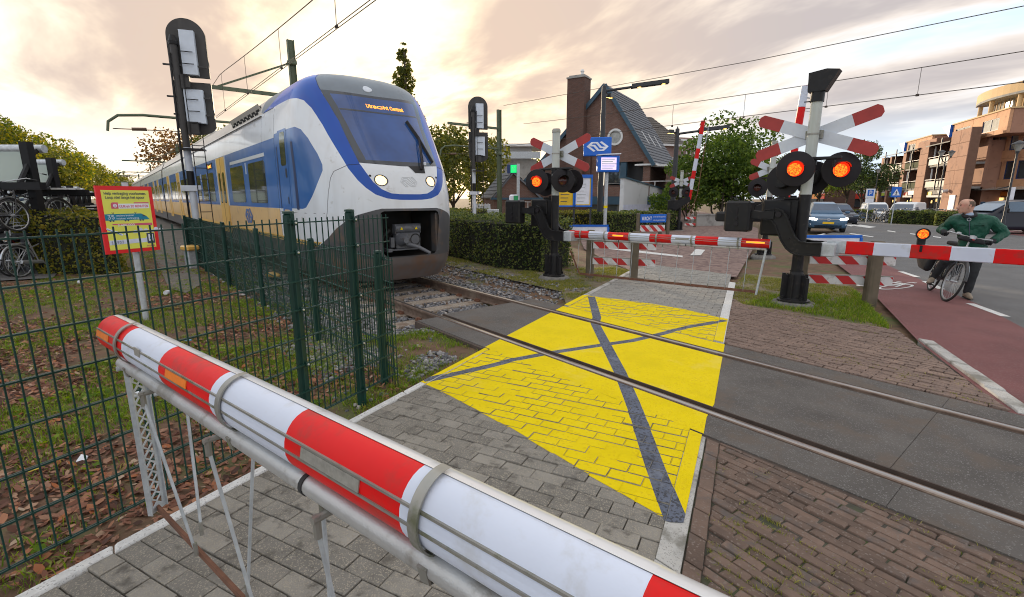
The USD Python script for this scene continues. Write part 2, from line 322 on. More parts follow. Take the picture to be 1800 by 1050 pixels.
rng = np.random.default_rng(7)
YC, YN, YF = 4.27, 3.52, 5.03            # track centre and the two rail heads
def zone(x, y):                           # height of the bare ground
    h = -0.055 + 0.03 * (meshkit.fbm(np.stack([x * .6, y * .6, 0 * x], -1), 4) - .5)
    bed = np.clip((2.35 - np.abs(y - YC)) / .7, 0, 1) * np.clip((-5.6 - x) / .5, 0, 1)
    h = h * (1 - bed) + bed * (-0.20)
    return h
gx = np.r_[-900, -400, -200, -120, -80, -60, np.arange(-46, 3, .3), 6, 12, 30, 80, 300]
gy = np.r_[-600, -200, -80, -40, -20, -12, np.arange(-8, 17, .3), 20, 26, 34, 46, 60, 90, 150, 300, 900]
GX, GY = np.meshgrid(gx, gy, indexing='ij')
GZ = zone(GX, GY)
GZ = np.where((GX < -50) | (GX > 5) | (GY < -10) | (GY > 20), -0.06, GZ)
# the crossing itself lies over a level bed
lev = (GX > -6.9 + np.clip(-GY, 0, 9) * 0 - .45 * np.clip(GY - 3, 0, 30) - .0) & (GY > -2)
GZ = np.where((GX > -2.6 - .45 * GY) & (GX < 5), -0.07, GZ)
i, j = np.meshgrid(np.arange(len(gx) - 1), np.arange(len(gy) - 1), indexing='ij'); nn = len(gy)
q = np.stack([i * nn + j, (i + 1) * nn + j, (i + 1) * nn + j + 1, i * nn + j + 1], -1).reshape(-1, 4)
GZ = GZ + zs(GX, GY) - .06 * (zs(GX, GY) < -.001)
put('ground', (np.stack([GX, GY, GZ], -1).reshape(-1, 3), q), 'soil', smooth=True, kind='structure')

# ---- outlines of the paved areas (metres on the ground)
XL = lambda y: -2.88 - .433 * y           # left edge of the footpath
XR = lambda y: -0.16 - .465 * y           # right edge, outer side of the white kerb
PANEL = sbox(-6.05, 3.14, 6, 5.38)        # crossing panels and rails
YTOP = 10.6
path_poly = Polygon([(XL(-2.2), -2.2), (XR(-2.2) - .13, -2.2), (XR(YTOP) - .13, YTOP), (XL(YTOP), YTOP)])
EU = V(math.cos(math.radians(23.4)), math.sin(math.radians(23.4))); EV = V(-EU[1], EU[0])
def pieces(area, o, eu, ev, lu, lv, gap, bond=0.5, herring=False, wob=0.0):
    """Lays pieces lu x lv over an area in running bond; yields each piece's clipped outline."""
    pa = prep(area); c = np.array(area.exterior.coords) - o
    a, b = c @ eu, c @ ev; out = []
    for r in range(int(math.floor(b.min() / lv)) - 1, int(math.ceil(b.max() / lv)) + 1):
        off = (r % 2) * bond * lu + (rng.uniform(-.04, .04) * lu if wob else 0)
        for k in range(int(math.floor((a.min() - off) / lu)) - 1, int(math.ceil((a.max() - off) / lu)) + 1):
            u0, u1, v0, v1 = off + k * lu + gap / 2, off + (k + 1) * lu - gap / 2, r * lv + gap / 2, (r + 1) * lv - gap / 2
            P = np.array([(u0, v0), (u1, v0), (u1, v1), (u0, v1)])
            if wob: P = P + rng.uniform(-wob, wob, (4, 2))
            W = o + P[:, :1] * eu + P[:, 1:] * ev
            g = Polygon(W)
            if pa.contains(g): out.append(g)
            elif pa.intersects(g):
                g2 = g.intersection(area)
                for h in getattr(g2, 'geoms', [g2]):
                    if h.geom_type == 'Polygon' and h.area > .12 * lu * lv: out.append(h.convex_hull.simplify(.002))
    return out
def lay(outlines, piece_name, mat, parent, z=0.0, depth=0.05, bev=0.004, rough=0.003, tilt=0.012, limit=300, matfar=None):
    """The 300 nearest pieces are parts, the rest one joined part."""
    outlines = sorted(outlines, key=lambda p: p.centroid.x ** 2 + p.centroid.y ** 2); rest, made = [], []
    inview = []
    for p in outlines:
        c = np.array([p.centroid.x, p.centroid.y, z]); w = (c - CAM) @ LOOK
        s = pix(c) if w > .1 else (-9999, -9999)
        inview.append(-80 < s[0] < 1880 and s[1] < 1130)
    order = [p for p, k in zip(outlines, inview) if k] + [p for p, k in zip(outlines, inview) if not k]
    for k, p in enumerate(order):
        t = (rng.normal(0, tilt * .5), rng.normal(0, tilt * .5), rng.normal(0, rough))
        m = slab(ccw(p), z - depth, z, bev, t); made.append((p, t))
        if k < limit: put(piece_name, m, mat, parent)
        else: rest.append(m)
    if rest: put(piece_name + '_field', cat_(rest), matfar or mat, parent, kind='stuff')
    return made

# footpath of grey concrete pavers
o0 = V(-2.88, 0)
path = thing('footpath', None, None, kind='structure')
near_path = path_poly.intersection(sbox(-9, -3, 6, 3.14)); far_path = path_poly.intersection(sbox(-12, 5.38, 6, 30))
put('bedding', sheet(near_path, -0.022), 'joint_sand', path); put('bedding', sheet(far_path, -0.022), 'joint_sand', path)
pv = lay(pieces(near_path, o0, EU, EV, .213, .108, .006, wob=.0015), 'paver', 'paver', path, limit=300)
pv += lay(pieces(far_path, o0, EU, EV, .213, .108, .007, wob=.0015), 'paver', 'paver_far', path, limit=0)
for a, b in ((-2.2, 3.1), (5.42, 9.6)):   # low concrete kerb along the left edge, white painted kerb on the right
    for nm, X0, wd, mat, zt in (('kerb_stone', lambda y: XL(y) - (.065 if a < 0 else .10), (.065 if a < 0 else .10), 'white_paint' if a < 0 else 'kerb', .009), ('edge_kerb', lambda y: XR(y) - .13, .13, 'white_paint' , .006)):
        y = a
        while y < b - .05:
            y2 = min(b, y + 1.0)
            put(nm, slab([(X0(y), y + .004), (X0(y) + wd, y + .004), (X0(y2) + wd, y2 - .004), (X0(y2), y2 - .004)], -.1, zt, .008, (0, 0, rng.uniform(-.001, .001))), 'kerb' if nm == 'edge_kerb' and y < 3.2 else mat, path)
            y = y2
# brick strips right of the path
nb = Polygon([(XR(-1.5) + .104, -1.5), (3.2, -1.5), (3.2, 3.10), (XR(3.10) + .104, 3.10)])
fb = Polygon([(XR(5.42) + .0, 5.42), (-.28, 5.42), (-1.55, 7.72), (-3.55, 7.72), (XR(8.1), 8.1)])
strip = thing('brick_strip', None, None, kind='structure')
put('bedding', sheet(nb.buffer(.12), -0.013), 'joint_sand', strip); put('bedding', sheet(fb, -0.026), 'joint_sand', strip)
ang = math.radians(-4); E1, E2 = V(math.cos(ang), math.sin(ang)), V(-math.sin(ang), math.cos(ang))
lay(pieces(nb, V(0, .02), E1, E2, .205, .058, .007, wob=.004), 'brick', 'clinker', strip, z=-.002, bev=.006, rough=.004, tilt=.03, limit=300)
lay(pieces(fb, V(0, 5.42), V(1, 0), V(0, 1), .205, .062, .008, wob=.004), 'brick', 'clinker_pale', strip, z=-.002, bev=.005, rough=.004, tilt=.02, limit=0)
y = -1.5                                   # soldier row against the kerb
while y < 3.05:
    put('border_brick', slab([(XR(y) + .01, y + .004), (XR(y) + .10, y + .004), (XR(y + .2) + .10, y + .196), (XR(y + .2) + .01, y + .196)], -.05, rng.normal(0, .002), .005), 'clinker', strip); y += .2

# roads
def falling(poly, z):
    v, f = sheet(poly, 0.0); t = trimesh.Trimesh(v, f, process=False); v, f = trimesh.remesh.subdivide_to_size(t.vertices, t.faces, 2.0, max_iter=12); return (np.c_[v[:, :2], z + zs(v[:, 0], v[:, 1])], f)
R0, RD = V(-0.13, 5.31), V(-.46, 1.0)     # left edge of the cycle lane
lane = Polygon([(-.12, 5.05), (-.02, 5.05), (1.2, 5.05), (-1.27 + .12, 10.67), (-3.78 + .05, 15.72), (-4.9, 18.2), (-7.6, 23.5), (-9.3, 23.5), (-6.6, 19.2), (-4.06, 13.84), (-2.92, 11.41), (-1.2, 7.2), (-.28, 5.38)])
road = Polygon([(1.2, 5.05), (14, 5.05), (14, 16), (3.5, 22), (1.5, 24.5), (-1, 30), (-10, 50), (-24, 80), (-29, 78), (-16, 47), (-9.6, 31), (-8.6, 25), (-7.6, 23.5), (-3.73, 15.72), (-1.15, 10.67)])
put('road', falling(road, -.012), 'asphalt', kind='structure')
put('cycle_lane', falling(lane, -.009), 'red_asphalt', kind='structure')
put('far_lane', falling(Polygon([(1.5, 24.5), (3.4, 22.2), (9, 19.5), (9.5, 21), (4.2, 24.2), (2.6, 26), (.3, 31), (-9, 51), (-10, 50), (-1, 30)]), -.008), 'red_asphalt', kind='structure')
put('near_roadway', sheet(Polygon([(14, 5.05), (14, 5.38), (1.0, 5.38), (1.2, 5.05)]), -.008), 'asphalt', kind='structure')
put('pavement', falling(Polygon([(14, 16.2), (40, 12), (60, 60), (-10, 110), (-26, 84), (-9, 51.3), (.3, 31.4), (3, 26.4), (4.4, 24.5), (9.6, 21.3)]), -.004), 'far_brick_road', kind='structure')
put('side_street', sheet(Polygon([(XL(9.3), 9.3), (-5.0, 10.4), (-8.9, 20), (-12.5, 28), (-20, 40), (-36, 62), (-43, 60), (-22, 33), (-17.5, 24), (-13.5, 14.6), (-11.2, 12.3), (-8.6, 10.4)]), -.016), 'far_brick_road', kind='structure')
# edge kerb between bricks and cycle lane
kb = thing('lane_kerb', None, None, kind='structure')
K = [(-.10, 5.42), (-.62, 6.42), (-1.13, 7.40)]
for a, b in zip(K[:-1], K[1:]):
    for h in range(2):
        p0 = V(*a) + (V(*b) - V(*a)) * h / 2; p1 = V(*a) + (V(*b) - V(*a)) * (h + 1) / 2
        put('kerb_stone', slab([p0 - (.14, 0), p0, p1, p1 - (.14, 0)], -.08, .012, .01, (0, 0, rng.normal(0, .003))), 'kerb', kb)

# ---- track
def rail_prof():
    return [(-.036, 0), (-.031, .0), (.031, .0), (.036, -.006), (.036, -.035), (.010, -.046), (.009, -.13), (.062, -.148), (.062, -.159), (-.062, -.159), (-.062, -.148), (-.009, -.13), (-.010, -.046), (-.036, -.035), (-.036, -.006)]
tr = thing('railway_track', None, None, kind='structure')
for Y in (YN, YF):
    P = np.array(rail_prof()[1:]); n = len(P)
    P[0] = (-.030, -.0005)
    xs = np.array([-160.0, 6.0]); v = np.vstack([np.c_[np.full(n, x), P[:, 0] + Y, P[:, 1]] for x in xs])
    k = np.arange(n); f = np.stack([k, (k + 1) % n, n + (k + 1) % n, n + k], 1)
    r = put('rail', (v, f[1:n - 1] if False else f), 'rail_side', tr)
    put('running_surface', cat_([mv(tube([(-160, 0, 0), (6, 0, 0)], 1, 12), (0, 0, 0))]) if False else (np.vstack([np.c_[np.full(7, x), Y + np.linspace(-.034, .034, 7), .0035 - .010 * np.abs(np.linspace(-1, 1, 7)) ** 3] for x in xs]),
        np.stack([np.arange(6), np.arange(6) + 7, np.arange(6) + 8, np.arange(6) + 1], 1)), 'rail_top', tr, smooth=True)
for k in range(46):
    x = -6.45 - .6 * k
    s = put('sleeper', slab([(x - .13, YC - 1.26), (x + .13, YC - 1.26), (x + .13, YC + 1.26), (x - .13, YC + 1.26)], -.34, -.155, .02, (0, 0, rng.normal(0, .004))), 'sleeper', tr)
    if k < 12:
        for Y in (YN, YF):
            for sd in (-1, 1):
                put('rail_clip', [bx((x, Y + sd * .095, -.142), (.11, .06, .03)), cyl((x - .05, Y + sd * .075, -.12), (x + .05, Y + sd * .075, -.12), .012, 6), cyl((x, Y + sd * .12, -.15), (x, Y + sd * .12, -.10), .015, 6)], 'rust', s)
# crossing panels: slabs inside and outside the rails, with the flange groove along the inner side of each rail
pn = thing('crossing_panel_deck', None, None, kind='structure')
for (y0, y1) in ((YN + .105, YF - .105), (YF + .055, 5.38), (3.14, YN - .055)):
    x = -6.05 if y0 > 4.9 or y0 > 3.2 else -5.95
    while x < 5.5:
        x2 = x + 1.8
        put('crossing_panel', slab([(x + .0012, y0), (x2 - .0012, y0), (x2 - .0012, y1), (x + .0012, y1)], -.16, -.004, .003, (0, 0, 0)), 'panel', pn); x = x2
for Y, s in ((YN, 1), (YF, -1)):
    put('groove_floor', bb(-6.0, min(Y + s * .03, Y + s * .11), -.075, 6, max(Y + s * .03, Y + s * .11), -.06), 'groove_rust', pn)
    put('groove_edge', bb(-6.04, min(Y + s * .100, Y + s * .112), -.07, 6, max(Y + s * .100, Y + s * .112), -.0015), 'groove_rust', pn)
    put('rail_pad', bb(-6.0, min(Y - s * .037, Y - s * .056), -.1, 6, max(Y - s * .037, Y - s * .056), -.012), 'groove_rust', pn)
put('deck_end', [bb(-6.09, YN + .11, -.2, -6.052, YF - .11, -.02), bb(-5.99, 3.14, -.2, -5.952, YN - .06, -.02), bb(-5.95, 3.10, -.2, 6, 3.137, -.012)], 'groove_rust', pn)

# ---- painted box with a cross over path, kerb and panels
YB = Polygon([(-3.86, 2.02), (-5.67, 6.22), (-5.62, 6.30), (-5.07, 6.46), (-4.4, 6.60), (-3.95, 6.66), (-3.19, 6.54), (-2.24, 4.5), (-1.86, 3.69), (-1.77, 3.41), (-1.165, 2.14), (-1.26, 2.09), (-1.98, 2.085), (-2.57, 2.10), (-3.50, 2.07)])
c1 = LineString([(-1.20, 2.10), (-1.60, 2.48), (-2.30, 3.18), (-2.85, 3.70), (-4.25, 4.93), (-4.47, 5.22), (-5.52, 6.28)])
c2 = LineString([(-3.84, 2.06), (-3.79, 2.70), (-3.79, 3.11), (-3.71, 3.59), (-3.54, 4.26), (-3.43, 4.66), (-3.38, 5.19), (-3.35, 5.78), (-3.20, 6.45)])
B1 = c1.buffer(.062, cap_style=2).intersection(YB.buffer(.03)); B2 = c2.buffer(.050, cap_style=2).intersection(YB).difference(B1)
YB2 = YB.difference(B1).difference(B2)
mk = thing('painted_crossing_box', 'bright yellow painted box with a dark blue cross over the rails and pavers', 'road marking')
areas = dict(y=[], c=[], d=[])
pav = [(p, t, 0.0) for p, t in pv]
for p, t, z in pav:
    if not p.intersects(YB): continue
    for key, A in (('y', YB2), ('c', B1), ('d', B2)):
        g = p.buffer(-.002).intersection(A)
        c = p.centroid
        for h in getattr(g, 'geoms', [g]):
            if h.geom_type == 'Polygon' and h.area > 2e-5:
                v, f = sheet(h, 0.0); v[:, 2] = z + .0018 + t[2] + t[0] * (v[:, 0] - c.x) + t[1] * (v[:, 1] - c.y); areas[key].append((v, f))
flat = unary_union([sbox(-6.05, YN + .113, 6, YF - .113), sbox(-6.05, YF + .057, 6, 5.38), sbox(-5.95, 3.14, 6, YN - .057)])
kerbL = Polygon([(XL(y) + dx, y) for y, dx in ((1.9, -.064), (3.1, -.064), (3.1, .004), (1.9, .004))])
kerbL2 = Polygon([(XL(y) + dx, y) for y, dx in ((5.42, -.10), (6.5, -.10), (6.5, .004), (5.42, .004))])
kerbR = Polygon([(XR(y) + dx, y) for y, dx in ((1.9, -.126), (3.1, -.126), (3.1, -.03), (1.9, -.03))])
kerbR2 = Polygon([(XR(y) + dx, y) for y, dx in ((5.42, -.126), (6.7, -.126), (6.7, -.01), (5.42, -.01))])
for key, A in (('y', YB2), ('c', B1), ('d', B2)):
    for Z, z in ((flat, -.0015), (kerbL, .0115), (kerbL2, .0115), (kerbR, .0085), (kerbR2, .0085), (path_poly.intersection(unary_union([sbox(-9, 0, 3, 3.14), sbox(-9, 5.38, 3, 9)])), -.0032)):
        g = A.intersection(Z)
        for h in getattr(g, 'geoms', [g]):
            if h.geom_type == 'Polygon' and h.area > 1e-4: areas[key].append(sheet(h, z))
put('yellow_field', cat_(areas['y']), 'yellow_paint', mk, label='bright yellow paint')
put('cross_stripe', cat_(areas['c']), 'cross_paint', mk, label='dark blue grey diagonal stripe'); put('cross_stripe', cat_(areas['d']), 'cross_paint', mk)
# cut ends: seams across the kerb are left as they are
# ================================================================ LEVEL CROSSING BARRIERS AND SIGNALS
pm('red_sheet', (0.66, 0.006, 0.006), 0.45, 0.06, 3.0, dirt=((0.42, 0.03, 0.022), 7.0, 0.45), spec=.25, bump=.0006, bscale=35)
pm('white_sheet', (0.60, 0.645, 0.75), 0.4, 0.05, 2.0, dirt=((0.52, 0.54, 0.58), 7.0, 0.3), spec=.3, bump=.0006, bscale=35)
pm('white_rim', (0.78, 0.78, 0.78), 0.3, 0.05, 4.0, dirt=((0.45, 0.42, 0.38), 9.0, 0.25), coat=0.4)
pm('cross_red', (0.36, 0.035, 0.03), 0.5, 0.12, 6.0)
pm('cross_white', (0.62, 0.66, 0.72), 0.5, 0.06, 5.0)
pm('aluminium', (0.50, 0.50, 0.49), 0.42, 0.10, 8.0, metal=0.75, dirt=((0.30, 0.28, 0.25), 7.0, 0.35), bump=0.001, bscale=200)
pm('clip_metal', (0.30, 0.29, 0.26), 0.45, 0.15, 8.0, metal=0.7, dirt=((0.16, 0.17, 0.10), 12.0, 0.4))
pm('galvanised', (0.48, 0.51, 0.53), 0.5, 0.18, 14.0, metal=0.5)
pm('black_paint', (0.012, 0.0115, 0.012), 0.36, 0.2, 8.0, spec=0.28, dirt=((0.035, 0.030, 0.026), 10.0, 0.22), bump=0.001, bscale=120)
pm('black_matt', (0.013, 0.011, 0.013), 0.5, 0.2, 8.0, spec=.3)
pm('pole_grey', (0.50, 0.53, 0.50), 0.5, 0.06, 4.0, streak=((0.34, 0.36, 0.30), 9.0, 0.4))
pm('rubber', (0.02, 0.02, 0.02), 0.7)
pm('old_wood', (0.14, 0.115, 0.08), 0.9, 0.3, 3.0, streak=((0.09, 0.085, 0.05), 24.0, 0.6), bump=0.005, bscale=40)
pm('plinth', (0.19, 0.18, 0.165), 0.9, 0.3, 8.0, bump=0.012, bscale=40)
pm('wet_black', (0.03, 0.033, 0.04), 0.3, 0.3, 10.0, bump=0.008, bscale=40)
glow('led_orange', (1.0, 0.20, 0.015), 1.6)
pm('led_off', (0.26, 0.25, 0.22), 0.3, 0.2, 60.0)
pm('led_dim', (0.80, 0.20, 0.02), 0.35, 0.1, 30.0)
pm('lamp_red', (0.55, 0.02, 0.008), 0.4)
pm('lamp_dark', (0.05, 0.014, 0.01), 0.15, 0.3, 40.0)
def lamp_glow(name, centre, edge, k):
    n = {'g': ('geometry', {}), 'v': ('voronoi_texture', dict(scale=55.0)), 'r': ('rgb_ramp', dict(ramp=[(0.0, centre), (0.75, edge)])), 'e': ('emission', dict(strength=k))}
    MAT[name] = usdkit.material(stage, '/World/Looks/' + name, n, [('g.position', 'v.vector'), ('v.distance', 'r.fac'), ('r.color', 'e.color')], surface='e.emission')
lamp_glow('lamp_lit', (1.0, 0.30, 0.02), (1.0, 0.035, 0.008), 1.25)

glow('lamp_rim_lit', (1.0, 0.018, 0.004), 0.9)
def boom(name, label, org, rot, stripes, ry, rz, leds=(), clips=(), pipe=None, grooves=True, rods=(), group=None, x0=0.0, flat=False, rail=None, endplate=None, tipcap=True, pr=.03, dz=None):
    t = thing(name, label, 'barrier boom', org, rot, group)
    x = x0; n = 28
    dz = dz if dz is not None else -(rz + pr - .004); py_ = -.034 if pr > .025 else 0.0
    if flat:
        prof = [(-ry, -rz + .01), (-ry + .01, -rz), (ry - .01, -rz), (ry, -rz + .01), (ry, rz - .01), (ry - .01, rz), (-ry + .01, rz), (-ry, rz - .01)]
    else:
        g = np.arange(n) * 2 * np.pi / n + .0001; prof = [(-ry * math.cos(a), rz * math.sin(a)) for a in g]
    prof = np.array(prof); m = len(prof); k = np.arange(m)
    side = np.array([[k, (k + 1) % m, m + (k + 1) % m, m + k]])[0].T
    for s, c in stripes:
        v = np.vstack([np.c_[np.full(m, xx), prof] for xx in (x, x + s)])
        mid = (prof[k] + prof[(k + 1) % m]) / 2
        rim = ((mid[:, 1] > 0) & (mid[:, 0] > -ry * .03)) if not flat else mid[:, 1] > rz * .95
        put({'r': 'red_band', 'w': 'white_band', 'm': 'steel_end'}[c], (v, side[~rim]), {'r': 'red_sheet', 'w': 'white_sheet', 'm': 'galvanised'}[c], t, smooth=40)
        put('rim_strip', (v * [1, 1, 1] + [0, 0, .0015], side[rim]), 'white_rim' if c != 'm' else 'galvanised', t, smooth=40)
        x += s
    L = x
    for xx, sg in ((x0, -1), (L, 1)):
        put('end_cap', ext([(p[0], p[1]) for p in prof * .985], 0, .012) if False else (np.vstack([np.c_[np.full(m, xx), prof], [[xx + sg * .004, 0, 0]]]), np.stack([k, (k + 1) % m, np.full(m, m)], 1)), 'white_sheet' if not flat else 'galvanised', t)
    if grooves:
        for a in (25, -1):
            a = math.radians(a); y, z = -ry * math.cos(a), rz * math.sin(a)
            put('cover_rail', bar((x0, y - .0005, z), (L, y - .0005, z), .006, .007), 'clip_metal', t)
    for s0, ln, lit in leds:
        a = math.radians(12); y, z = -ry * math.cos(a), rz * math.sin(a)
        put('light_strip', bar((s0, y - .0015, z), (s0 + ln, y - .0015, z), .003, rz * .34, up=(0, .21, .98)), {2: 'led_orange', 1: 'led_dim', 0: 'led_off'}[lit], t, label={2: 'lit orange light strip', 1: 'orange light strip', 0: 'dark light strip'}[lit])
    for s in clips:                       # band round the boom that carries the pipe below
        g = np.radians(np.linspace(98, -72, 18)); P = [(-(ry + .0105) * math.cos(a), (rz + .0105) * math.sin(a)) for a in g]
        P += [(py_ - pr - .004, dz + .01), (py_ - pr * .8, dz - pr - .004), (py_, dz - pr - .008)]
        P = np.array(P); Q = P * .0 + P; Q = np.c_[P[:, 0] + .006, P[:, 1]]
        m2 = len(P); v = np.vstack([np.c_[np.full(m2, s + o), W] for o in (-.014, .014) for W in (P, Q)])
        kk = np.arange(m2 - 1); f = []
        for a, b in ((0, 2 * m2), (3 * m2, m2), (m2, 0), (2 * m2, 3 * m2)):
            f.append(np.stack([a + kk, a + kk + 1, b + kk + 1, b + kk], 1))
        put('boom_clip', (v, np.vstack(f)), 'clip_metal', t, smooth=30)
        if pipe: put('clip_web', ext([(-ry * .55, -rz * .80), (-pr * .9, dz + .0), (pr * .7, dz + pr * .5), (ry * .2, -rz * .96)], 0, 1) if False else [bx((s, -.012, (dz - rz) / 2), (.024, ry * .8, abs(dz + rz) + .03))], 'clip_metal', t)
    if pipe:
        put('lower_pipe', tube([(pipe[0], py_, dz), (pipe[1], py_, dz)], pr, 16), 'aluminium', t, smooth=40)
        for s in pipe[2]: put('pipe_collar', tube([(s - .008, py_, dz), (s + .008, py_, dz)], pr + .003, 16), 'rubber', t, smooth=40)
    for (xa, ya, za, xb, yb, zb) in rods:
        r = put('hanging_rod', tube([(xa, ya, za), (xb, yb, zb)], .0065 if pr > .025 else .005, 8), 'galvanised', t, smooth=40)
        put('rod_end', [cyl((xa, 0, za + .025), (xa, ya - math.copysign(.012, .01 - ya), za + .025), .011, 8), cyl((xa, ya, za + .034), (xa, ya, za - .03), .011, 8)], 'clip_metal', r); put('rod_foot', cyl((xb, yb, zb + .05), (xb, yb, zb - .012), .009, 8), 'clip_metal', r)
    if rail:
        put('skirt_rail', bar((rail[0], 0, rail[2]), (rail[1], 0, rail[2]), .014, rail[3] if len(rail) > 3 else .03), 'rust', t)
    if endplate:
        xe, zb, zt, wd = endplate
        st = [(-wd / 2, zb), (wd / 2, zb), (wd / 2, zt), (-wd / 2, zt)]
        hp = Polygon(st)
        zz = zb + .03; holes = []
        while zz < zt - .06:
            holes += [Polygon([(-wd * .30, zz), (-wd * .02, zz + .022), (-wd * .30, zz + .044)]), Polygon([(wd * .30, zz), (wd * .02, zz + .022), (wd * .30, zz + .044)]), Polygon([(0, zz + .029), (wd * .24, zz + .050), (0, zz + .071), (-wd * .24, zz + .050)])]; zz += .058
        hp = hp.difference(unary_union(holes).intersection(sbox(-wd * .36, zb + .02, wd * .36, zt - .03)))
        pl = ext(hp, -.002, .002)
        put('lattice_plate', stand(pl, (xe, 0, 0), (.55, -.83, 0), (0, 0, 1)), 'galvanised', t)
        for s in (-1, 1):
            o = V(.55, -.83, 0) / np.hypot(.55, .83) * s * wd / 2
            put('plate_flange', bar((xe + o[0], o[1], zb), (xe + o[0], o[1], zt), .004, .026, up=(.83, .55, 0)), 'galvanised', t)
        put('plate_bracket', [cbx((xe, 0, zt - .0), (.05, .085, .07), .006), cyl((xe, -.07, zt - .03), (xe, .05, zt - .03), .012, 10)], 'galvanised', t)
    return t

# ---- the near boom, just in front of the viewer
rot_n = math.degrees(math.atan(.235)); c_n = math.cos(math.radians(rot_n))
sX = lambda X: (X + 3.25) / c_n           # station along the boom of a world x
bounds = [-3.11, -2.73, -2.28, -1.82, -1.345, -.88, -.37, .13, .63, 1.13]; NK = .94
near = boom('barrier_boom', 'big half round red and white boom close to the viewer, hanging rods below it', (-3.25 * NK, (.675 + .235 * -3.25) * NK, EYE - (EYE - 1.012) * NK), rot_n,
    [((b - a) / c_n, 'rw'[i % 2]) for i, (a, b) in enumerate(zip(bounds[:-1], bounds[1:]))], .078, .088, x0=sX(-3.11),
    leds=[(sX(-3.10), .19, 1), (sX(-2.20), .20, 1), (sX(-1.26), .25, 0)], clips=[sX(-2.80), sX(-1.74), sX(-.83), sX(.3)],
    pipe=(sX(-2.93), sX(1.0), [sX(-1.31)]),
    rods=[(sX(-2.50), -.085, -.17, sX(-2.36), -.02, -.885), (sX(-2.44), .05, -.17, sX(-2.36), .012, -.80), (sX(-1.86), -.085, -.17, sX(-1.80), -.02, -.885), (sX(-1.82), .05, -.17, sX(-1.95), .012, -.885),
          (sX(-1.28), -.02, -.17, sX(-1.30), -.015, -.885), (sX(-1.20), -.085, -.17, sX(-1.16), -.02, -.885), (sX(-.62), .05, -.17, sX(-.7), .012, -.885), (sX(-.5), -.085, -.17, sX(-.48), -.02, -.885)],
    rail=(sX(-2.95), sX(1.0), -.905, .028), endplate=(sX(-2.90), -.92, -.10, .10))
UsdGeom.Xformable(near).AddScaleOp().Set(Gf.Vec3f(NK, NK, NK))
put('sticker', bx((sX(-2.52), -.0745, .028), (.07, .004, .045)), 'led_off', near)

# ---- masts
def cross_board(parent, z, half, w, ang, y, tail=.42, red='cross_red', white='cross_white'):
    for s in (1, -1):
        a = math.radians(ang) * s
        for lo, hi, m_, nm in ((-half, -half * (1 - tail), red, 'red_end'), (-half * (1 - tail), half * (1 - tail), white, 'white_board'), (half * (1 - tail), half, red, 'red_end')):
            cut = .05
            P = [(lo + (cut if lo == -half else 0), -w / 2), (hi - (cut if hi == half else 0), -w / 2), (hi, -w / 2 + cut if hi == half else -w / 2), (hi, w / 2 - cut if hi == half else w / 2), (hi - (cut if hi == half else 0), w / 2), (lo + (cut if lo == -half else 0), w / 2), (lo, w / 2 - cut if lo == -half else w / 2), (lo, -w / 2 + cut if lo == -half else -w / 2)]
            P = [p for i, p in enumerate(P) if p != P[i - 1]]
            put(nm, stand(ext(P, -.006, .006), (0, y + s * .008, z), (math.cos(a), 0, math.sin(a)), (-math.sin(a), 0, math.cos(a))), m_, parent)
def lamp_disc(parent, pos, face, R=.26, lit=True, back=False):
    """Round black backboard with a hooded lens facing the angle given (degrees, in the mast's frame)."""
    a = math.radians(face); fx = V(math.cos(a), math.sin(a), 0)
    T = lambda m: mv(m, pos, rz=face)      # drawn facing +x
    disc = lathe([(R * .44, .0), (R * .985, -.018), (R, -.028), (R * .985, -.036), (.0, -.04)], 40)
    disc = (disc[0][:, [2, 0, 1]], disc[1])
    p = put('backboard', T(disc), 'black_matt', parent, smooth=35, label='round black lamp board' + (' with a lit red lamp' if lit else ''))
    if back:
        put('lamp_housing', [T(tube([(-.04, 0, 0), (-.16, 0, 0)], [R * .5, R * .42], 20))], 'black_paint', p, smooth=35); return
    ring = lathe([(R * .47, .012), (R * .44, .012), (R * .42, -.03)], 28); put('lens_ring', T((ring[0][:, [2, 0, 1]], ring[1])), 'black_matt', p, smooth=40)
    lens = lathe([(R * .43, -.012), (R * .36, -.002), (R * .2, .008), (.0, .011)], 28); put('lens', T((lens[0][:, [2, 0, 1]] * [1, .84, .84] + [.004, R * -.05, R * -.04], lens[1])), 'lamp_lit' if lit else 'lamp_dark', p, smooth=60); put('reflector', T(((lambda q: q[:, [2, 0, 1]])(lathe([(R * .44, -.014), (0, -.0139)], 24)[0]), lathe([(R * .44, -.014), (0, -.0139)], 24)[1])), 'lamp_rim_lit' if lit else 'black_matt', p)
    g = np.radians(np.linspace(20, 160, 18)); r0 = R * .47    # hood over the lens
    outer = np.stack([np.zeros(18), r0 * np.cos(g), r0 * np.sin(g)], 1); d = .03 + .13 * np.sin(g) ** .8
    v = np.vstack([outer, outer * [1, .97, .97] + np.c_[d, np.zeros(18), -.01 * np.ones(18)]]); v = np.vstack([v, v * [1, .96, .96]])
    k = np.arange(17); f = np.vstack([np.stack([k, k + 1, k + 19, k + 18], 1), np.stack([36 + k + 18, 36 + k + 19, 36 + k + 1, 36 + k], 1), np.stack([18 + k, 19 + k, 55 + k, 54 + k], 1)])
    put('hood', T((v, f)), 'lamp_red' if lit else 'black_matt', p, smooth=50)
    put('lamp_housing', T(tube([(-.04, 0, 0), (-.15, 0, 0)], [R * .5, R * .42], 20)), 'black_paint', p, smooth=35)
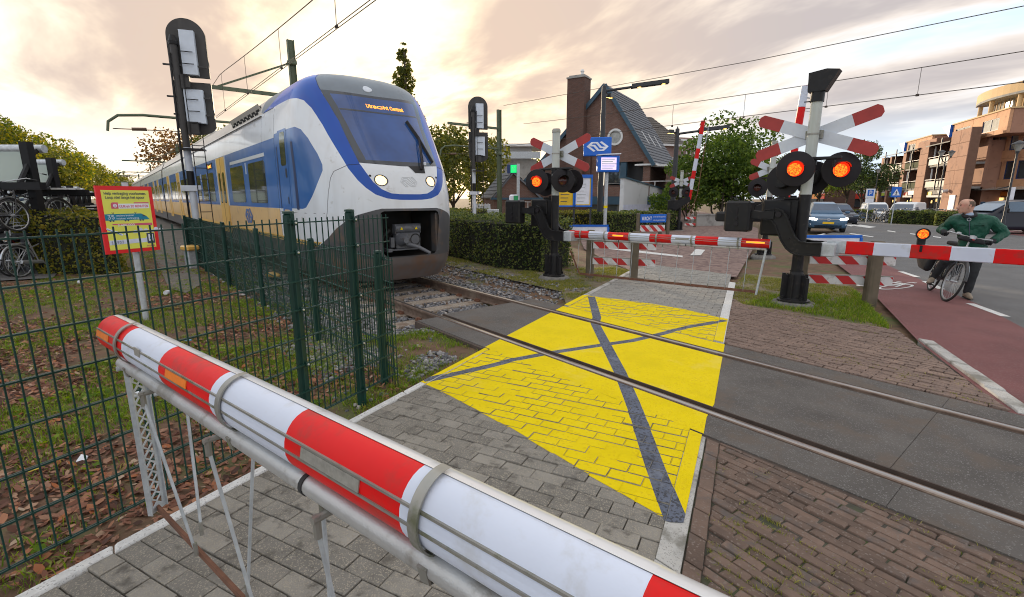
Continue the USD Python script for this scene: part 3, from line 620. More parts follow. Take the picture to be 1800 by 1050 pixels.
def mechanism(t, sx=1.0, lampbox=False):
    """Drive housing, counterweight boxes and the S shaped arms that carry the boom along +x."""
    put('drive_housing', [cbx((-.34, .13, 1.39), (.56, .30, .58), .03), cbx((-.20, .13, 1.70), (.22, .24, .04), .012), cyl((-.20, .13, 1.70), (-.20, .13, 1.745), .05, 12)], 'black_paint', t)
    put('housing_lid', cbx((-.38, -.03, 1.52), (.40, .03, .30), .012), 'black_paint', t)
    cw = put('counterweight_box', cbx((-.90, -.20, 1.41), (.40, .24, .50), .03), 'black_paint', t)
    put('lid_handle', [bx((-.90, -.325, 1.49), (.03, .012, .10)), cyl((-.90, -.32, 1.38), (-.90, -.34, 1.38), .025, 10), cyl((-.90, -.32, 1.29), (-.90, -.335, 1.29), .035, 10), bx((-.90, -.323, 1.60), (.08, .008, .015))], 'black_matt', cw)
    put('weight_arm', bar((-.72, -.2, 1.44), (-.36, -.2, 1.44), .10, .12), 'black_paint', t); put('weight_arm', bar((-.62, .30, 1.42), (-.30, .30, 1.42), .05, .12), 'black_paint', t)
    S = [(-.52, 1.53), (-.34, 1.55), (-.25, 1.52), (-.18, 1.43), (-.08, 1.22), (-.03, 1.12), (.03, 1.055), (.12, 1.04), (.34, 1.04), (.34, .83), (.05, .83), (-.06, .85), (-.15, .92), (-.24, 1.05), (-.34, 1.28), (-.40, 1.35), (-.52, 1.36)]
    S = [(p[0] * sx, p[1]) for p in S]
    web = Polygon(S); rim = web.difference(web.buffer(-.018))
    for y in (-.20, .24):
        a = put('lifting_arm', stand(ext(web, -.008, .008), (0, y, 0), (1, 0, 0), (0, 0, 1)), 'black_paint', t)
        put('arm_flange', stand(ext(rim, -.028, .028), (0, y, 0), (1, 0, 0), (0, 0, 1)), 'black_paint', a)
        put('pivot_bolt', [stand(lathe([(.045, -.04), (.045, .04), (.0, .04)], 12), (-.30 * sx, y, 1.45), (1, 0, 0), (0, 0, 1)), bx((-.12, y, 1.08), (.02, .05, .02))], 'black_matt', a)
    put('boom_socket', [cbx((.40 * sx, .02, .935), (.22, .44, .20), .012)], 'galvanised', t)
    if lampbox: put('side_box', cbx((-1.22, .12, 1.385), (.34, .16, .17), .03), 'black_paint', t)
def mast(name, label, loc, rot, top, discs, cap, lampbox=False, group=None, mech=True, R=.26, grey0=1.76, cross=(2.60, .78, .165, 24), cross_y=.12):
    t = thing(name, label, 'crossing signal', loc, rot, group)
    put('base_plinth', [(lambda v, f: (v + .03 * (meshkit.noise(v * 9) - .5)[:, None], f))(*lathe([(.36, -.1), (.34, .0), (.30, .05), (.20, .07), (.0, .075)], 18))], 'plinth', t)
    put('foot_flange', [lathe([(.24, .055), (.24, .09), (.13, .11), (.125, .12)], 16)] + [mv(cyl((.19, 0, .08), (.19, 0, .15), .02, 8), rz=45 + 90 * k) for k in range(4)], 'black_paint', t, smooth=35)
    put('foot_column', [lathe([(.125, .10), (.12, .50), (.10, .53), (.10, .56)], 16)] + [mv(bx((.13, 0, .30), (.10, .014, .40)), rz=30 + 60 * k) for k in range(6)] + [cyl((.17, -.05, .06), (.17, -.05, .46), .035, 10), cyl((-.16, -.07, .06), (-.16, -.07, .52), .028, 8)], 'black_paint', t, smooth=35)
    put('lower_pole', cyl((0, 0, .5), (0, 0, grey0), .083, 20), 'black_paint', t, smooth=40)
    put('upper_pole', cyl((0, 0, grey0), (0, 0, top), .080, 20), 'pole_grey', t, smooth=40)
    if cap == 'ring': put('pole_cap', lathe([(.088, top - .05), (.088, top + .0), (.07, top + .03), (0, top + .035)], 20), 'clip_metal', t, smooth=40)
    else:
        h = put('horn', [(lambda v, f: (v, f))(*ext([(-.13, 0), (.12, 0), (.24, .25), (-.13, .30)], -.11, .11)) if False else stand(ext([(-.12, 0), (.11, 0), (.26, .27), (.10, .30), (-.13, .27)], -.10, .10), (0, 0, top + .02), (1, 0, 0), (0, 0, 1))], 'black_paint', t)
        put('horn_collar', lathe([(.095, top - .12), (.095, top + .02), (.0, top + .02)], 16), 'black_paint', h, smooth=40)
        put('cable_stub', cyl((-.17, 0, top - .10), (-.06, 0, top - .10), .009, 6), 'black_paint', t)
    z, half, w, ang = cross
    cross_board(t, z, half, w, ang, cross_y)
    put('cross_clamp', [bx((0, .085, z), (.24, .03, .12)), lathe([(.086, z - .012), (.086, z + .012)], 18)], 'clip_metal', t)
    put('lamp_bracket', [cbx((.03, -.04, 2.295), (.78, .10, .045), .01), cyl((0, 0, 2.20), (0, 0, 2.32), .10, 16), cyl((-.25, -.05, 2.29), (-.25, -.05, 2.16), .02, 8), cyl((.33, -.05, 2.29), (.33, -.05, 2.16), .02, 8)], 'black_paint', t)
    for pos, face, lit, back in discs: lamp_disc(t, pos, face, R, lit, back)
    if mech: mechanism(t, lampbox=lampbox)
    return t
rl = 14.0                                 # both far booms lie about along the track
toloc = lambda dx, dy, rot: (dx * math.cos(math.radians(-rot)) - dy * math.sin(math.radians(-rot)), dx * math.sin(math.radians(-rot)) + dy * math.cos(math.radians(-rot)))
def imgoff(a, fwd, rot):                  # a metres to the viewer's right, fwd metres away -> the mast's own frame
    d = RT * a + FW * fwd; x, y = toloc(d[0], d[1], rot); return x, y
LM = V(-7.48, 7.27); RM = V(-3.10, 8.45)
def discs_for(rot, specs, face):
    out = []
    for a, fwd, z, lit, back, fa in specs:
        x, y = imgoff(a, fwd, rot); out.append(((x, y, z), face + fa - rot, lit, back))
    return out
m1 = mast('crossing_signal', 'signal mast left of the path with one lit and one dark red lamp', (*LM, -.03), rl, 3.06, discs_for(rl, [(-.40, -.16, 2.04, True, False, -14), (.14, -.20, 2.06, False, False, 12), (.40, .20, 2.05, False, True, 150), (-.18, .22, 1.99, False, True, 150)], -44), 'ring', R=.245)
boom('barrier_boom', 'round red and white boom across the path, wire skirt and rusty rail below it', (*(LM + V(.36, .10)), .945), rl,
    [(.27, 'r'), (.19, 'r'), (.42, 'w'), (.435, 'r'), (.415, 'w'), (.41, 'r'), (.425, 'w'), (.385, 'r'), (.37, 'w'), (.43, 'r')], .065, .075,
    leds=[(.99, .22, 2), (2.22, .24, 0), (3.40, .28, 2)], clips=[.265, .80, 1.33, 1.86, 2.50, 3.27], pipe=(.0, 3.70, [1.1, 2.4]), pr=.022,
    rods=[(x, 0.0, -.13, x - .02, 0, -.80) for x in np.arange(.22, 3.7, .292)], rail=(.25, 3.62, -.815, .045), group=None)
for th in stage.GetPrimAtPath('/World/barrier_boom_001').GetChildren(): pass
fb_ = stage.GetPrimAtPath('/World/barrier_boom_001')
put('end_post', bar((3.70, 0, -.10), (3.62, 0, -.86), .03, .05, up=(0, 1, 0)), 'galvanised', fb_)
put('corner_strap', bar((.02, 0, -.35), (.24, 0, -.80), .012, .03), 'rust', fb_)
m2 = mast('crossing_signal', 'signal mast right of the path with horn on top and two lit red lamps', (*RM, -.03), 8.0, 3.24, discs_for(8.0, [(-.30, -.16, 2.14, True, False, -4), (.40, -.16, 2.13, True, False, 6), (.22, .24, 2.02, False, True, 160), (-.22, .26, 1.98, False, True, 160)], -66), 'horn', lampbox=True, cross=(2.66, .87, .185, 19.5))
boom('barrier_boom', 'flat red and white boom across the road in front of the cyclist', (*(RM + V(.36, .075)), .945), 8.0,
    [(.25, 'm'), (.34, 'r'), (.42, 'w'), (.425, 'r'), (.42, 'w'), (.42, 'r'), (.42, 'w'), (.42, 'r'), (.42, 'w'), (.42, 'r'), (.42, 'w'), (.42, 'r')], .035, .095, flat=True, grooves=False)
bl = thing('boom_lamp', 'small round lit red lamp standing on the flat boom', 'warning lamp', (*(RM + V(.36, .075) + V(math.cos(.14), math.sin(.14)) * 1.11), 1.04), -68)
put('lamp_foot', [cbx((-.01, 0, .045), (.07, .09, .10), .01), cbx((.045, 0, -.05), (.012, .03, .09), .003)], 'black_paint', bl)
put('lamp_case', (lambda m: (m[0][:, [2, 0, 1]] + [0, 0, .15], m[1]))(lathe([(.0, -.05), (.07, -.05), (.082, .02), (.082, .045), (.064, .045), (.06, .03)], 20)), 'black_matt', bl, smooth=40)
put('lamp_lens', (lambda m: (m[0][:, [2, 0, 1]] + [0, 0, .15], m[1]))(lathe([(.062, .032), (.04, .042), (.0, .046)], 20)), 'lamp_lit', bl, smooth=60)

# ---- striped guard rails with wooden posts
pm('board_white', (0.70, 0.70, 0.69), 0.5, 0.06, 6.0, dirt=((0.40, 0.38, 0.34), 6.0, 0.4))
pm('board_red', (0.52, 0.02, 0.02), 0.45, 0.10, 6.0, dirt=((0.35, 0.05, 0.04), 6.0, 0.3))
def striped_board(parent, L, h, x0, z, y, lean=.5, first=0, sw=.20, name='guard_board'):
    b = put(name, bb(x0, y - .03, z, x0 + L, y + .0, z + h), 'board_white', parent)
    area = sbox(x0 + .004, z + .004, x0 + L - .004, z + h - .004); k = -3 + first; 
    while k * sw * 2 < L + 1:
        xx = x0 + k * sw * 2 + (0 if not first else 0); st = Polygon([(xx, z + h), (xx + sw, z + h), (xx + sw + h * lean * 2, z), (xx + h * lean * 2, z)]).intersection(area)
        if st.area > 1e-4: put('red_stripe', stand(ext(st, .0, .003), (0, y - .0315, 0), (1, 0, 0), (0, 0, 1)), 'board_red', b)
        k += 1
    put('board_edge', bb(x0, y - .034, z + h, x0 + L, y + .004, z + h + .012), 'clip_metal', b)
def guard(label, loc, rot, L, posts, boards, back=True):
    t = thing('guard_rail', label, 'guard rail', loc, rot)
    for px_, hh, w in posts: put('post', cbx((px_, .075 if back else -.11, hh / 2 - .1), (w, w, hh + .2), .02), 'old_wood', t)
    for z, x0, LL in boards: striped_board(t, LL, .145, x0, z, 0)
    return t
guard('striped red and white guard rail behind the left signal mast', (*(LM + V(.42, .62)), 0), 33, 1.1, [(.03, 1.0, .16)], [(.62, .1, 1.30), (.28, .1, 1.30)])
put('post', cbx((.98, -.11, .45), (.16, .16, 1.1), .02), 'old_wood', stage.GetPrimAtPath('/World/guard_rail'))
guard('striped red and white guard rail behind the right signal mast', (*(RM + V(-.10, .48)), 0), 38, 1.4, [(.0, 1.0, .19)], [(.60, .1, 1.25), (.27, .1, 1.25)])
put('post', cbx((1.02, -.115, .45), (.17, .17, 1.1), .02), 'old_wood', stage.GetPrimAtPath('/World/guard_rail_001'))
# ================================================================ TRAIN
pm('train_white', (0.66, 0.69, 0.72), 0.28, 0.04, 2.0, coat=0.4, dirt=((0.42, 0.41, 0.38), 3.0, 0.10), streak=((0.45, 0.44, 0.41), 5.0, 0.25))
pm('train_blue', (0.004, 0.062, 0.34), 0.3, 0.05, 2.0, coat=0.25, spec=.35)
pm('train_side_blue', (0.018, 0.090, 0.27), 0.25, 0.06, 2.0, coat=0.3, streak=((0.10, 0.16, 0.27), 5.0, 0.35))
pm('train_yellow', (0.72, 0.43, 0.10), 0.35, 0.08, 2.0, coat=0.3, streak=((0.50, 0.31, 0.12), 6.0, 0.5))
pm('train_cream', (0.68, 0.45, 0.20), 0.3, 0.05, 1.5, coat=0.4, streak=((0.52, 0.36, 0.20), 6.0, 0.5), dirt=((0.42, 0.30, 0.18), 2.5, 0.2))
pm('train_roof', (0.16, 0.19, 0.22), 0.4, 0.08, 3.0)
pm('train_top', (0.50, 0.47, 0.42), 0.35, 0.08, 3.0)
pm('train_skirt', (0.062, 0.062, 0.066), 0.45, 0.15, 4.0, dirt=((0.13, 0.09, 0.065), 3.0, 0.4))
pm('train_lip', (0.105, 0.088, 0.082), 0.5, 0.2, 4.0, dirt=((0.13, 0.075, 0.05), 3.0, 0.6))
pm('train_dark', (0.012, 0.012, 0.013), 0.6, 0.2, 6.0)
pm('well_grey', (0.035, 0.033, 0.032), 0.7, 0.3, 5.0, dirt=((0.06, 0.045, 0.035), 4.0, .4))
pm('screen_frit', (0.016, 0.022, 0.030), 0.12, 0.05, 3.0, coat=0.6)
pm('windscreen', (0.018, 0.055, 0.17), 0.06, 0.3, 1.4, spec=0.7, coat=0.3)
pm('carriage_glass', (0.030, 0.034, 0.026), 0.05, 0.35, 1.2, spec=0.9, coat=0.6)
pm('coupler_grey', (0.12, 0.125, 0.14), 0.45, 0.2, 8.0, metal=0.3, dirt=((0.06, 0.05, 0.045), 8.0, 0.3))
glow('led_text', (1.0, 0.36, 0.06), 1.3)
glow('headlight_glow', (1.0, 0.66, 0.30), 1.5)
pm('recess_blue', (0.008, 0.02, 0.07), .4)
pm('logo_grey', (0.46, 0.48, 0.50), 0.4)
pm('logo_blue', (0.06, 0.12, 0.30), 0.4)
from scipy.interpolate import PchipInterpolator as PI
_zt = [.15, .3, .5, .9, 1.3, 1.7, 2.0, 2.2, 2.6, 3.1, 3.62, 3.84, 4.0, 4.09, 4.13]
t_xf = PI(_zt, [-.20, -.10, 0, .05, .08, .04, -.05, -.14, -.45, -.85, -1.25, -1.45, -1.70, -2.0, -2.28])
t_hw = PI([.15, .3, .5, .9, 1.3, 2.7, 2.95, 3.2, 3.4, 3.62, 3.84, 4.0, 4.09, 4.13], [1.22, 1.33, 1.38, 1.41, 1.42, 1.42, 1.41, 1.39, 1.365, 1.31, 1.19, .95, .55, .02])
TX, TY, TS, TN = -8.2, YC, -2.3, 2.9
def tS(p, z):
    p, z = np.asarray(p, float), np.asarray(z, float); a = np.abs(np.clip(p, -1, 1)) * np.pi / 2; xf = t_xf(z)
    y = t_hw(z) * np.sign(p) * np.sin(a) ** (2 / TN)
    x = xf - (xf - TS) * (1 - np.clip(np.cos(a), 0, 1) ** (2 / TN)) - np.clip(np.abs(p) - 1, 0, None)
    return np.stack([x, y, z], -1)
def tN(p, z):
    e = 1e-3; p = np.where(np.abs(p) < 2e-3, 2e-3, p)
    n = np.cross(tS(p + e, z) - tS(p - e, z), tS(p, np.minimum(z + e, 4.129)) - tS(p, z - e)); ln = np.linalg.norm(n, axis=-1, keepdims=True)
    return n / np.maximum(ln, 1e-12)
PB = np.unique(np.round(np.r_[-31, np.arange(-28, -4, 4), np.arange(-4, -1, .5), np.arange(-1, 1.001, .025), np.arange(1.5, 4.1, .5), 31], 4))
ZB = np.unique(np.round(np.r_[np.arange(.16, 3.4, .09), np.arange(3.4, 4.13, .04), 4.128], 4))
def region(poly, off=0.0, pb=PB, zb=ZB):
    out_v, out_f, n = [], [], 0; pr_ = prep(poly); x0, y0, x1, y1 = poly.bounds
    ps = pb[(pb > x0) & (pb < x1)]; ps = np.r_[x0, ps, x1]; zs = zb[(zb > y0) & (zb < y1)]; zs = np.r_[y0, zs, y1]
    for i in range(len(ps) - 1):
        for k in range(len(zs) - 1):
            c = sbox(ps[i], zs[k], ps[i + 1], zs[k + 1])
            if pr_.contains(c): v = np.array([(ps[i], zs[k]), (ps[i + 1], zs[k]), (ps[i + 1], zs[k + 1]), (ps[i], zs[k + 1])]); f = np.array([[0, 1, 2], [0, 2, 3]])
            elif pr_.intersects(c):
                g = poly.intersection(c); gs = [h for h in getattr(g, 'geoms', [g]) if h.geom_type == 'Polygon' and h.area > 1e-7]
                if not gs: continue
                v, f = sheet(MultiPolygon(gs), 0); v = v[:, :2]
            else: continue
            out_v.append(v); out_f.append(f + n); n += len(v)
    v, f = np.vstack(out_v), np.vstack(out_f)
    u, inv = np.unique(np.round(v, 5), axis=0, return_inverse=True); f = inv.reshape(-1)[f]
    N = tN(u[:, 0], u[:, 1]); P = tS(u[:, 0], u[:, 1]) + N * off
    return (P, f), N
def putN(name, mn, mat, parent, **k):
    (v, f), N = mn; p = put(name, (v, f), mat, parent, **k); m = UsdGeom.Mesh(p)
    m.CreateNormalsAttr(Vt.Vec3fArray.FromNumpy(N.astype(np.float32))); m.SetNormalsInterpolation('vertex'); return p
def mirror(L): return L + [(-a, b) for a, b in L[::-1]]
train = thing('train', 'blue white and yellow passenger train approaching the crossing with headlights on', 'train', (TX, TY, 0))
wind = Polygon(mirror([(-.001, 2.244), (-.276, 2.285), (-.324, 3.042), (-.38, 3.36), (-.455, 3.640), (-.2, 3.622), (-.001, 3.604)]))
glass = Polygon(mirror([(-.001, 2.325), (-.212, 2.334), (-.262, 3.0), (-.30, 3.33), (-.35, 3.565), (-.2, 3.565), (-.001, 3.550)]))
ell = lambda p, z, a, b: Polygon([(p + a * math.cos(t), z + b * math.sin(t)) for t in np.linspace(0, 2 * np.pi, 28)[:-1]])
hl = [ell(s * .142, 1.982, .042, .088) for s in (-1, 1)]
opening = Polygon(mirror([(-.001, .622), (-.14, .626), (-.165, .69), (-.185, 1.34), (-.175, 1.42), (-.15, 1.448), (-.001, 1.448)]))
bo = [(0, 1.642), (-.044, 1.644), (-.116, 1.668), (-.2, 1.738), (-.264, 1.848), (-.32, 1.98), (-.38, 2.185), (-.44, 2.594), (-.5, 2.969), (-.545, 3.15), (-.59, 3.29), (-.684, 3.441), (-.812, 3.506), (-.996, 3.540), (-1.572, 3.547), (-2.75, 3.523)]
bt = [(-2.9, 3.54), (-2.3, 3.64), (-1.75, 3.80), (-1.2, 3.93), (-.75, 4.02), (-.60, 4.0), (-.52, 3.82), (-.455, 3.640)]
bi = [(-.38, 3.36), (-.324, 3.042), (-.276, 2.285), (-.24, 2.114), (-.2, 1.951), (-.148, 1.829), (-.088, 1.760), (-.04, 1.745), (0, 1.745)]
blueL = Polygon(bo + bt + bi); blue = unary_union([blueL, affinity.scale(blueL, -1, 1, origin=(0, 0))]).difference(wind)
cap = Polygon(mirror([(-.001, 3.604), (-.2, 3.622), (-.455, 3.640), (-.52, 3.82), (-.60, 4.0), (-.75, 4.02), (-1.2, 3.93), (-1.75, 3.80), (-2.3, 3.64), (-2.9, 3.54), (-3.1, 3.56), (-3.1, 4.128), (-.001, 4.128)])).difference(wind)
sb = [(-3.0, 1.455), (-.90, 1.472), (-.86, 1.50), (-.776, 1.707), (-.692, 1.959), (-.622, 2.16), (-.614, 2.26), (-.636, 2.456), (-.704, 2.749), (-.78, 2.92), (-.868, 2.985), (-.996, 2.99), (-1.916, 2.985), (-1.94, 2.92), (-3.0, 2.92)]
sideb = unary_union([Polygon(sb), Polygon([(-a, b) for a, b in sb])])
ap = [(0, .16), (-1.25, .16), (-1.25, .77), (-.755, .79), (-.636, .982), (-.56, 1.137), (-.444, 1.308), (-.36, 1.385), (-.212, 1.471), (-.164, 1.492), (0, 1.492)]
apron_all = unary_union([Polygon(ap), Polygon([(-a, b) for a, b in ap])]).difference(opening)
lip = apron_all.intersection(sbox(-.62, .1, .62, .60)); apron = apron_all.difference(lip)
yel = unary_union([Polygon([(s * 3.0, .775), (s * .775, .785), (s * .715, .872), (s * 3.0, .872)]).buffer(0) for s in (-1, 1)])
inside = unary_union([wind, blue, cap, sideb, apron_all, opening, yel] + hl)
cream = unary_union([sbox(-3.0, .872, -1.95, 1.455), sbox(1.95, .872, 3.0, 1.455)])
skirt = unary_union([sbox(-3.0, .20, -1.25, .775), sbox(1.25, .20, 3.0, .775)])
white = sbox(-3.0, .16, 3.0, 4.1).difference(unary_union([inside, cream, skirt]))
putN('nose_shell', region(white), 'train_white', train, label='white nose shell')
putN('blue_band', region(blue), 'train_blue', train, label='bright blue band round the windscreen')
putN('cab_side_panel', region(sideb.intersection(sbox(-4, 0, 0, 4))), 'train_side_blue', train); putN('cab_side_panel', region(sideb.intersection(sbox(0, 0, 4, 4))), 'train_side_blue', train)
putN('roof_cap', region(cap), 'train_roof', train)
putN('front_apron', region(apron), 'train_skirt', train); putN('bumper_lip', region(lip, .0), 'train_lip', train)
putN('yellow_stripe', region(yel.intersection(sbox(-4, 0, 0, 4))), 'train_yellow', train); putN('lower_panel', region(cream.intersection(sbox(-4, 0, 0, 4))), 'train_cream', train); putN('side_skirt', region(skirt.intersection(sbox(-4, 0, 0, 4))), 'train_skirt', train)
ws = putN('windscreen', region(wind.difference(glass), .002), 'screen_frit', train, label='dark edge of the windscreen'); putN('windscreen_glass', region(glass, .002), 'windscreen', ws)
sh = Polygon(mirror([(-.001, 3.245), (-.285, 3.262), (-.29, 3.292), (-.001, 3.275)])); putN('sun_visor', region(sh, .004), 'screen_frit', ws)
def on_nose(m, p0, z0, off, flip=1):      # lays a flat drawing (x right as seen from the front, y up) onto the nose
    v, f = m; e = 1e-3
    dy = (tS(p0 + e, z0) - tS(p0 - e, z0)) / (2 * e); sc = np.linalg.norm(dy)
    dz = np.linalg.norm(tS(p0, z0 + e) - tS(p0, z0 - e)) / (2 * e)
    p = p0 + flip * v[:, 0] / sc; z = z0 + v[:, 1] / dz; return (tS(p, z) + tN(p, z) * (off + v[:, 2])[:, None], f)
tx = fit_text('Utrecht Centraal', .085, .66, .003, True); put('destination_display', on_nose(mv(tx, (-.02, 0, 0)), -.055, 3.345, .006), 'led_text', train, label='orange dot destination text')
for s in (-1, 1):
    h = putN('headlight', region(ell(s * .142, 1.982, .042, .088), -.012), 'headlight_glow', train, label='round lit headlight')
    rg = ell(s * .142, 1.982, .050, .100).difference(ell(s * .142, 1.982, .040, .084)); putN('headlight_rim', region(rg, .004), 'train_skirt', h)
    put('lamp_pip', on_nose(mv(lathe([(.022, 0), (.015, .01), (0, .012)], 12), (0, 0, 0)), s * .215, 2.06, 0), 'train_dark', train)
def ns_logo(w):                           # two arrows running into each other
    a = LineString([(.36, .10), (.05, .5), (.24, .82), (.46, .82), (.66, .42), (.90, .42)]); b = LineString([(.64, .90), (.95, .5), (.76, .18), (.54, .18), (.34, .58), (.10, .58)])
    return affinity.scale(unary_union([a.buffer(.062, cap_style=2, join_style=2), b.buffer(.062, cap_style=2, join_style=2)]), w, w * .55, origin=(0, 0))
lg = affinity.translate(ns_logo(.42), -.21, -.115); lo = lg.difference(lg.buffer(-.007)); put('logo_outline', on_nose(ext(lo, 0, .002), 0.004, 1.965, .002), 'logo_grey', train)
put('top_lamp', on_nose(mv(lathe([(.085, -.004), (.08, .012), (.05, .018), (0, .02)], 20), (0, 0, 0)), -.022, 3.735, 0.0), 'cross_white', train, label='round white lamp above the windscreen')
# wiper with its pedestal
wp = putN('wiper_recess', region(Polygon([(.035, 2.13), (.105, 2.13), (.112, 2.26), (.01, 2.25)]), .006), 'train_dark', train)
W = lambda p, z, o=.05: tS(p, z) + tN(p, z) * o
put('wiper_arm', [tube([W(.075, 2.19, .03), W(.09, 2.30, .06), W(.165, 2.80, .055)], [.02, .018, .010], 8), tube([W(.088, 2.19, .03), W(.105, 2.30, .05), W(.172, 2.78, .05)], [.01, .01, .008], 8)], 'black_matt', wp)
put('wiper_blade', [bar(W(.125, 3.13, .03), W(.17, 2.79, .035), .02, .06), bar(W(.17, 2.79, .035), W(.215, 2.33, .03), .02, .05)], 'rubber', wp)
put('wiper_joint', cbx(W(.108, 2.27, .06), (.05, .05, .06), .01), 'cross_white', wp)
# seams, cab door
def seam(pts, r=.006, mat='train_dark', name='panel_seam'):
    P = []
    for (a, b), (c, d) in zip(pts[:-1], pts[1:]):
        for t in np.linspace(0, 1, 7)[:-1]: P.append((a + (c - a) * t, b + (d - b) * t))
    P.append(pts[-1]); P = np.array(P); put(name, tube(tS(P[:, 0], P[:, 1]) + tN(P[:, 0], P[:, 1]) * (-.003), r, 6), mat, train)
for s in (-1, 1): seam([(s * .276, 2.26), (s * .372, 2.245), (s * .516, 2.135), (s * .56, 2.02), (s * .604, 1.756), (s * .636, 1.41), (s * .65, 1.3)])
seam([(-1.945, .8), (-1.945, 1.45), (-1.935, 2.3), (-1.925, 3.5)]); seam([(-1.90, 1.40), (-1.3, 1.385), (-.66, 1.40)])
seam([(-.62, 4.0), (-.52, 3.82), (-.455, 3.64)]); seam([(-2.95, 3.53), (-2.0, 3.53), (-2.0, 3.53)], .008)
cd = thing if False else None
rr = lambda x0, z0, x1, z1, r: sbox(x0 + r, z0 + r, x1 - r, z1 - r).buffer(r)
dr = putN('cab_door', region(rr(-1.66, .82, -1.02, 3.02, .04), .004), 'train_side_blue', train, label='blue cab door with a tall window')
putN('door_window', region(rr(-1.50, 2.32, -1.13, 2.97, .07), .007), 'carriage_glass', dr)
for (a, b, c, d) in ((-1.80, 1.45, -1.74, 2.72), (-.965, 1.45, -.938, 2.74)): putN('grab_recess', region(rr(a, b, c, d, .012), .003), 'recess_blue', train)
putN('door_handle', region(rr(-1.23, 2.08, -1.13, 2.26, .03), .009), 'train_dark', dr); putN('door_handle', region(rr(-1.20, 1.56, -1.14, 1.70, .02), .009), 'train_dark', dr)
putN('door_step', region(rr(-1.56, 1.18, -1.16, 1.44, .05).difference(rr(-1.54, 1.20, -1.18, 1.42, .05)), .006), 'train_cream', dr)
# hatch with the coupler
def box_in(x0, x1, y0, y1, z0, z1): return [bb(x0, y0 - .02, z0, x1, y0, z1), bb(x0, y1, z0, x1, y1 + .02, z1), bb(x0, y0, z1, x1, y1, z1 + .02), bb(x0, y0, z0 - .02, x1, y1, z0), bb(x0 - .02, y0, z0, x0, y1, z1)]
put('coupler_well', box_in(-1.15, -.07, -.62, .62, .60, 1.47), 'well_grey', train)
put('well_edge', bb(-.20, .54, .66, -.03, .60, 1.40), 'train_skirt', train); put('well_edge', bb(-.20, -.60, .66, -.03, -.56, 1.40), 'train_skirt', train)
cp = put('coupler', [cbx((-.22, .02, .89), (.16, .50, .30), .02), cbx((-.45, .02, .88), (.5, .22, .22), .02)], 'coupler_grey', train)
put('coupler_cone', (lambda m: (m[0][:, [2, 0, 1]] + [-.16, -.12, .91], m[1]))(lathe([(.13, .0), (.12, .04), (.06, .14), (.05, .20), (0, .20)], 18)), 'coupler_grey', cp, smooth=40)
put('coupler_cup', (lambda m: (m[0][:, [2, 0, 1]] + [-.135, .16, .91], m[1]))(lathe([(.11, .0), (.095, .0), (.06, -.02), (0, -.02)], 18)), 'train_dark', cp, smooth=40)
put('coupler_heater', [mv(cyl((-.20, -.24, 1.12), (-.20, .27, 1.12), .085, 18)), bb(-.26, -.25, 1.03, -.14, -.235, 1.2), bb(-.26, .262, 1.03, -.14, .277, 1.2)], 'coupler_grey', cp, smooth=40)
for y in (-.13, .17): put('warning_triangle', stand(ext([(-.028, 0), (.028, 0), (0, .05)], 0, .003), (-.114, y, 1.10), (0, 1, 0), (.12, 0, 1)), 'yellow_paint', cp)
put('coupler_lever', tube([(-.05, -.08, .84), (.10, .10, .78), (.24, .26, .67)], [.045, .035, .028], 10), 'coupler_grey', cp, smooth=40)
put('coupler_bracket', [bb(-.5, -.42, .70, -.10, -.34, .76), bb(-.32, -.40, .72, -.12, .27, .745), bb(-.22, -.34, .78, -.14, -.27, .96)], 'coupler_grey', cp)
put('air_hose', tube([(-.5, -.62, .66), (-.4, -.5, .78), (-.3, -.42, .98), (-.25, -.3, 1.1)], .03, 8), 'rubber', cp, smooth=40)
for k in range(7): put('apron_slot', on_nose(mv(bx((0, 0, 0), (.24, .016, .012)), (0, 0, 0)), .452, .50 + .035 * k, .002), 'train_lip', train)
for k in range(7): put('apron_slot', on_nose(mv(bx((0, 0, 0), (.24, .016, .012)), (0, 0, 0)), -.50, .60 + .035 * k, .002), 'train_lip', train)
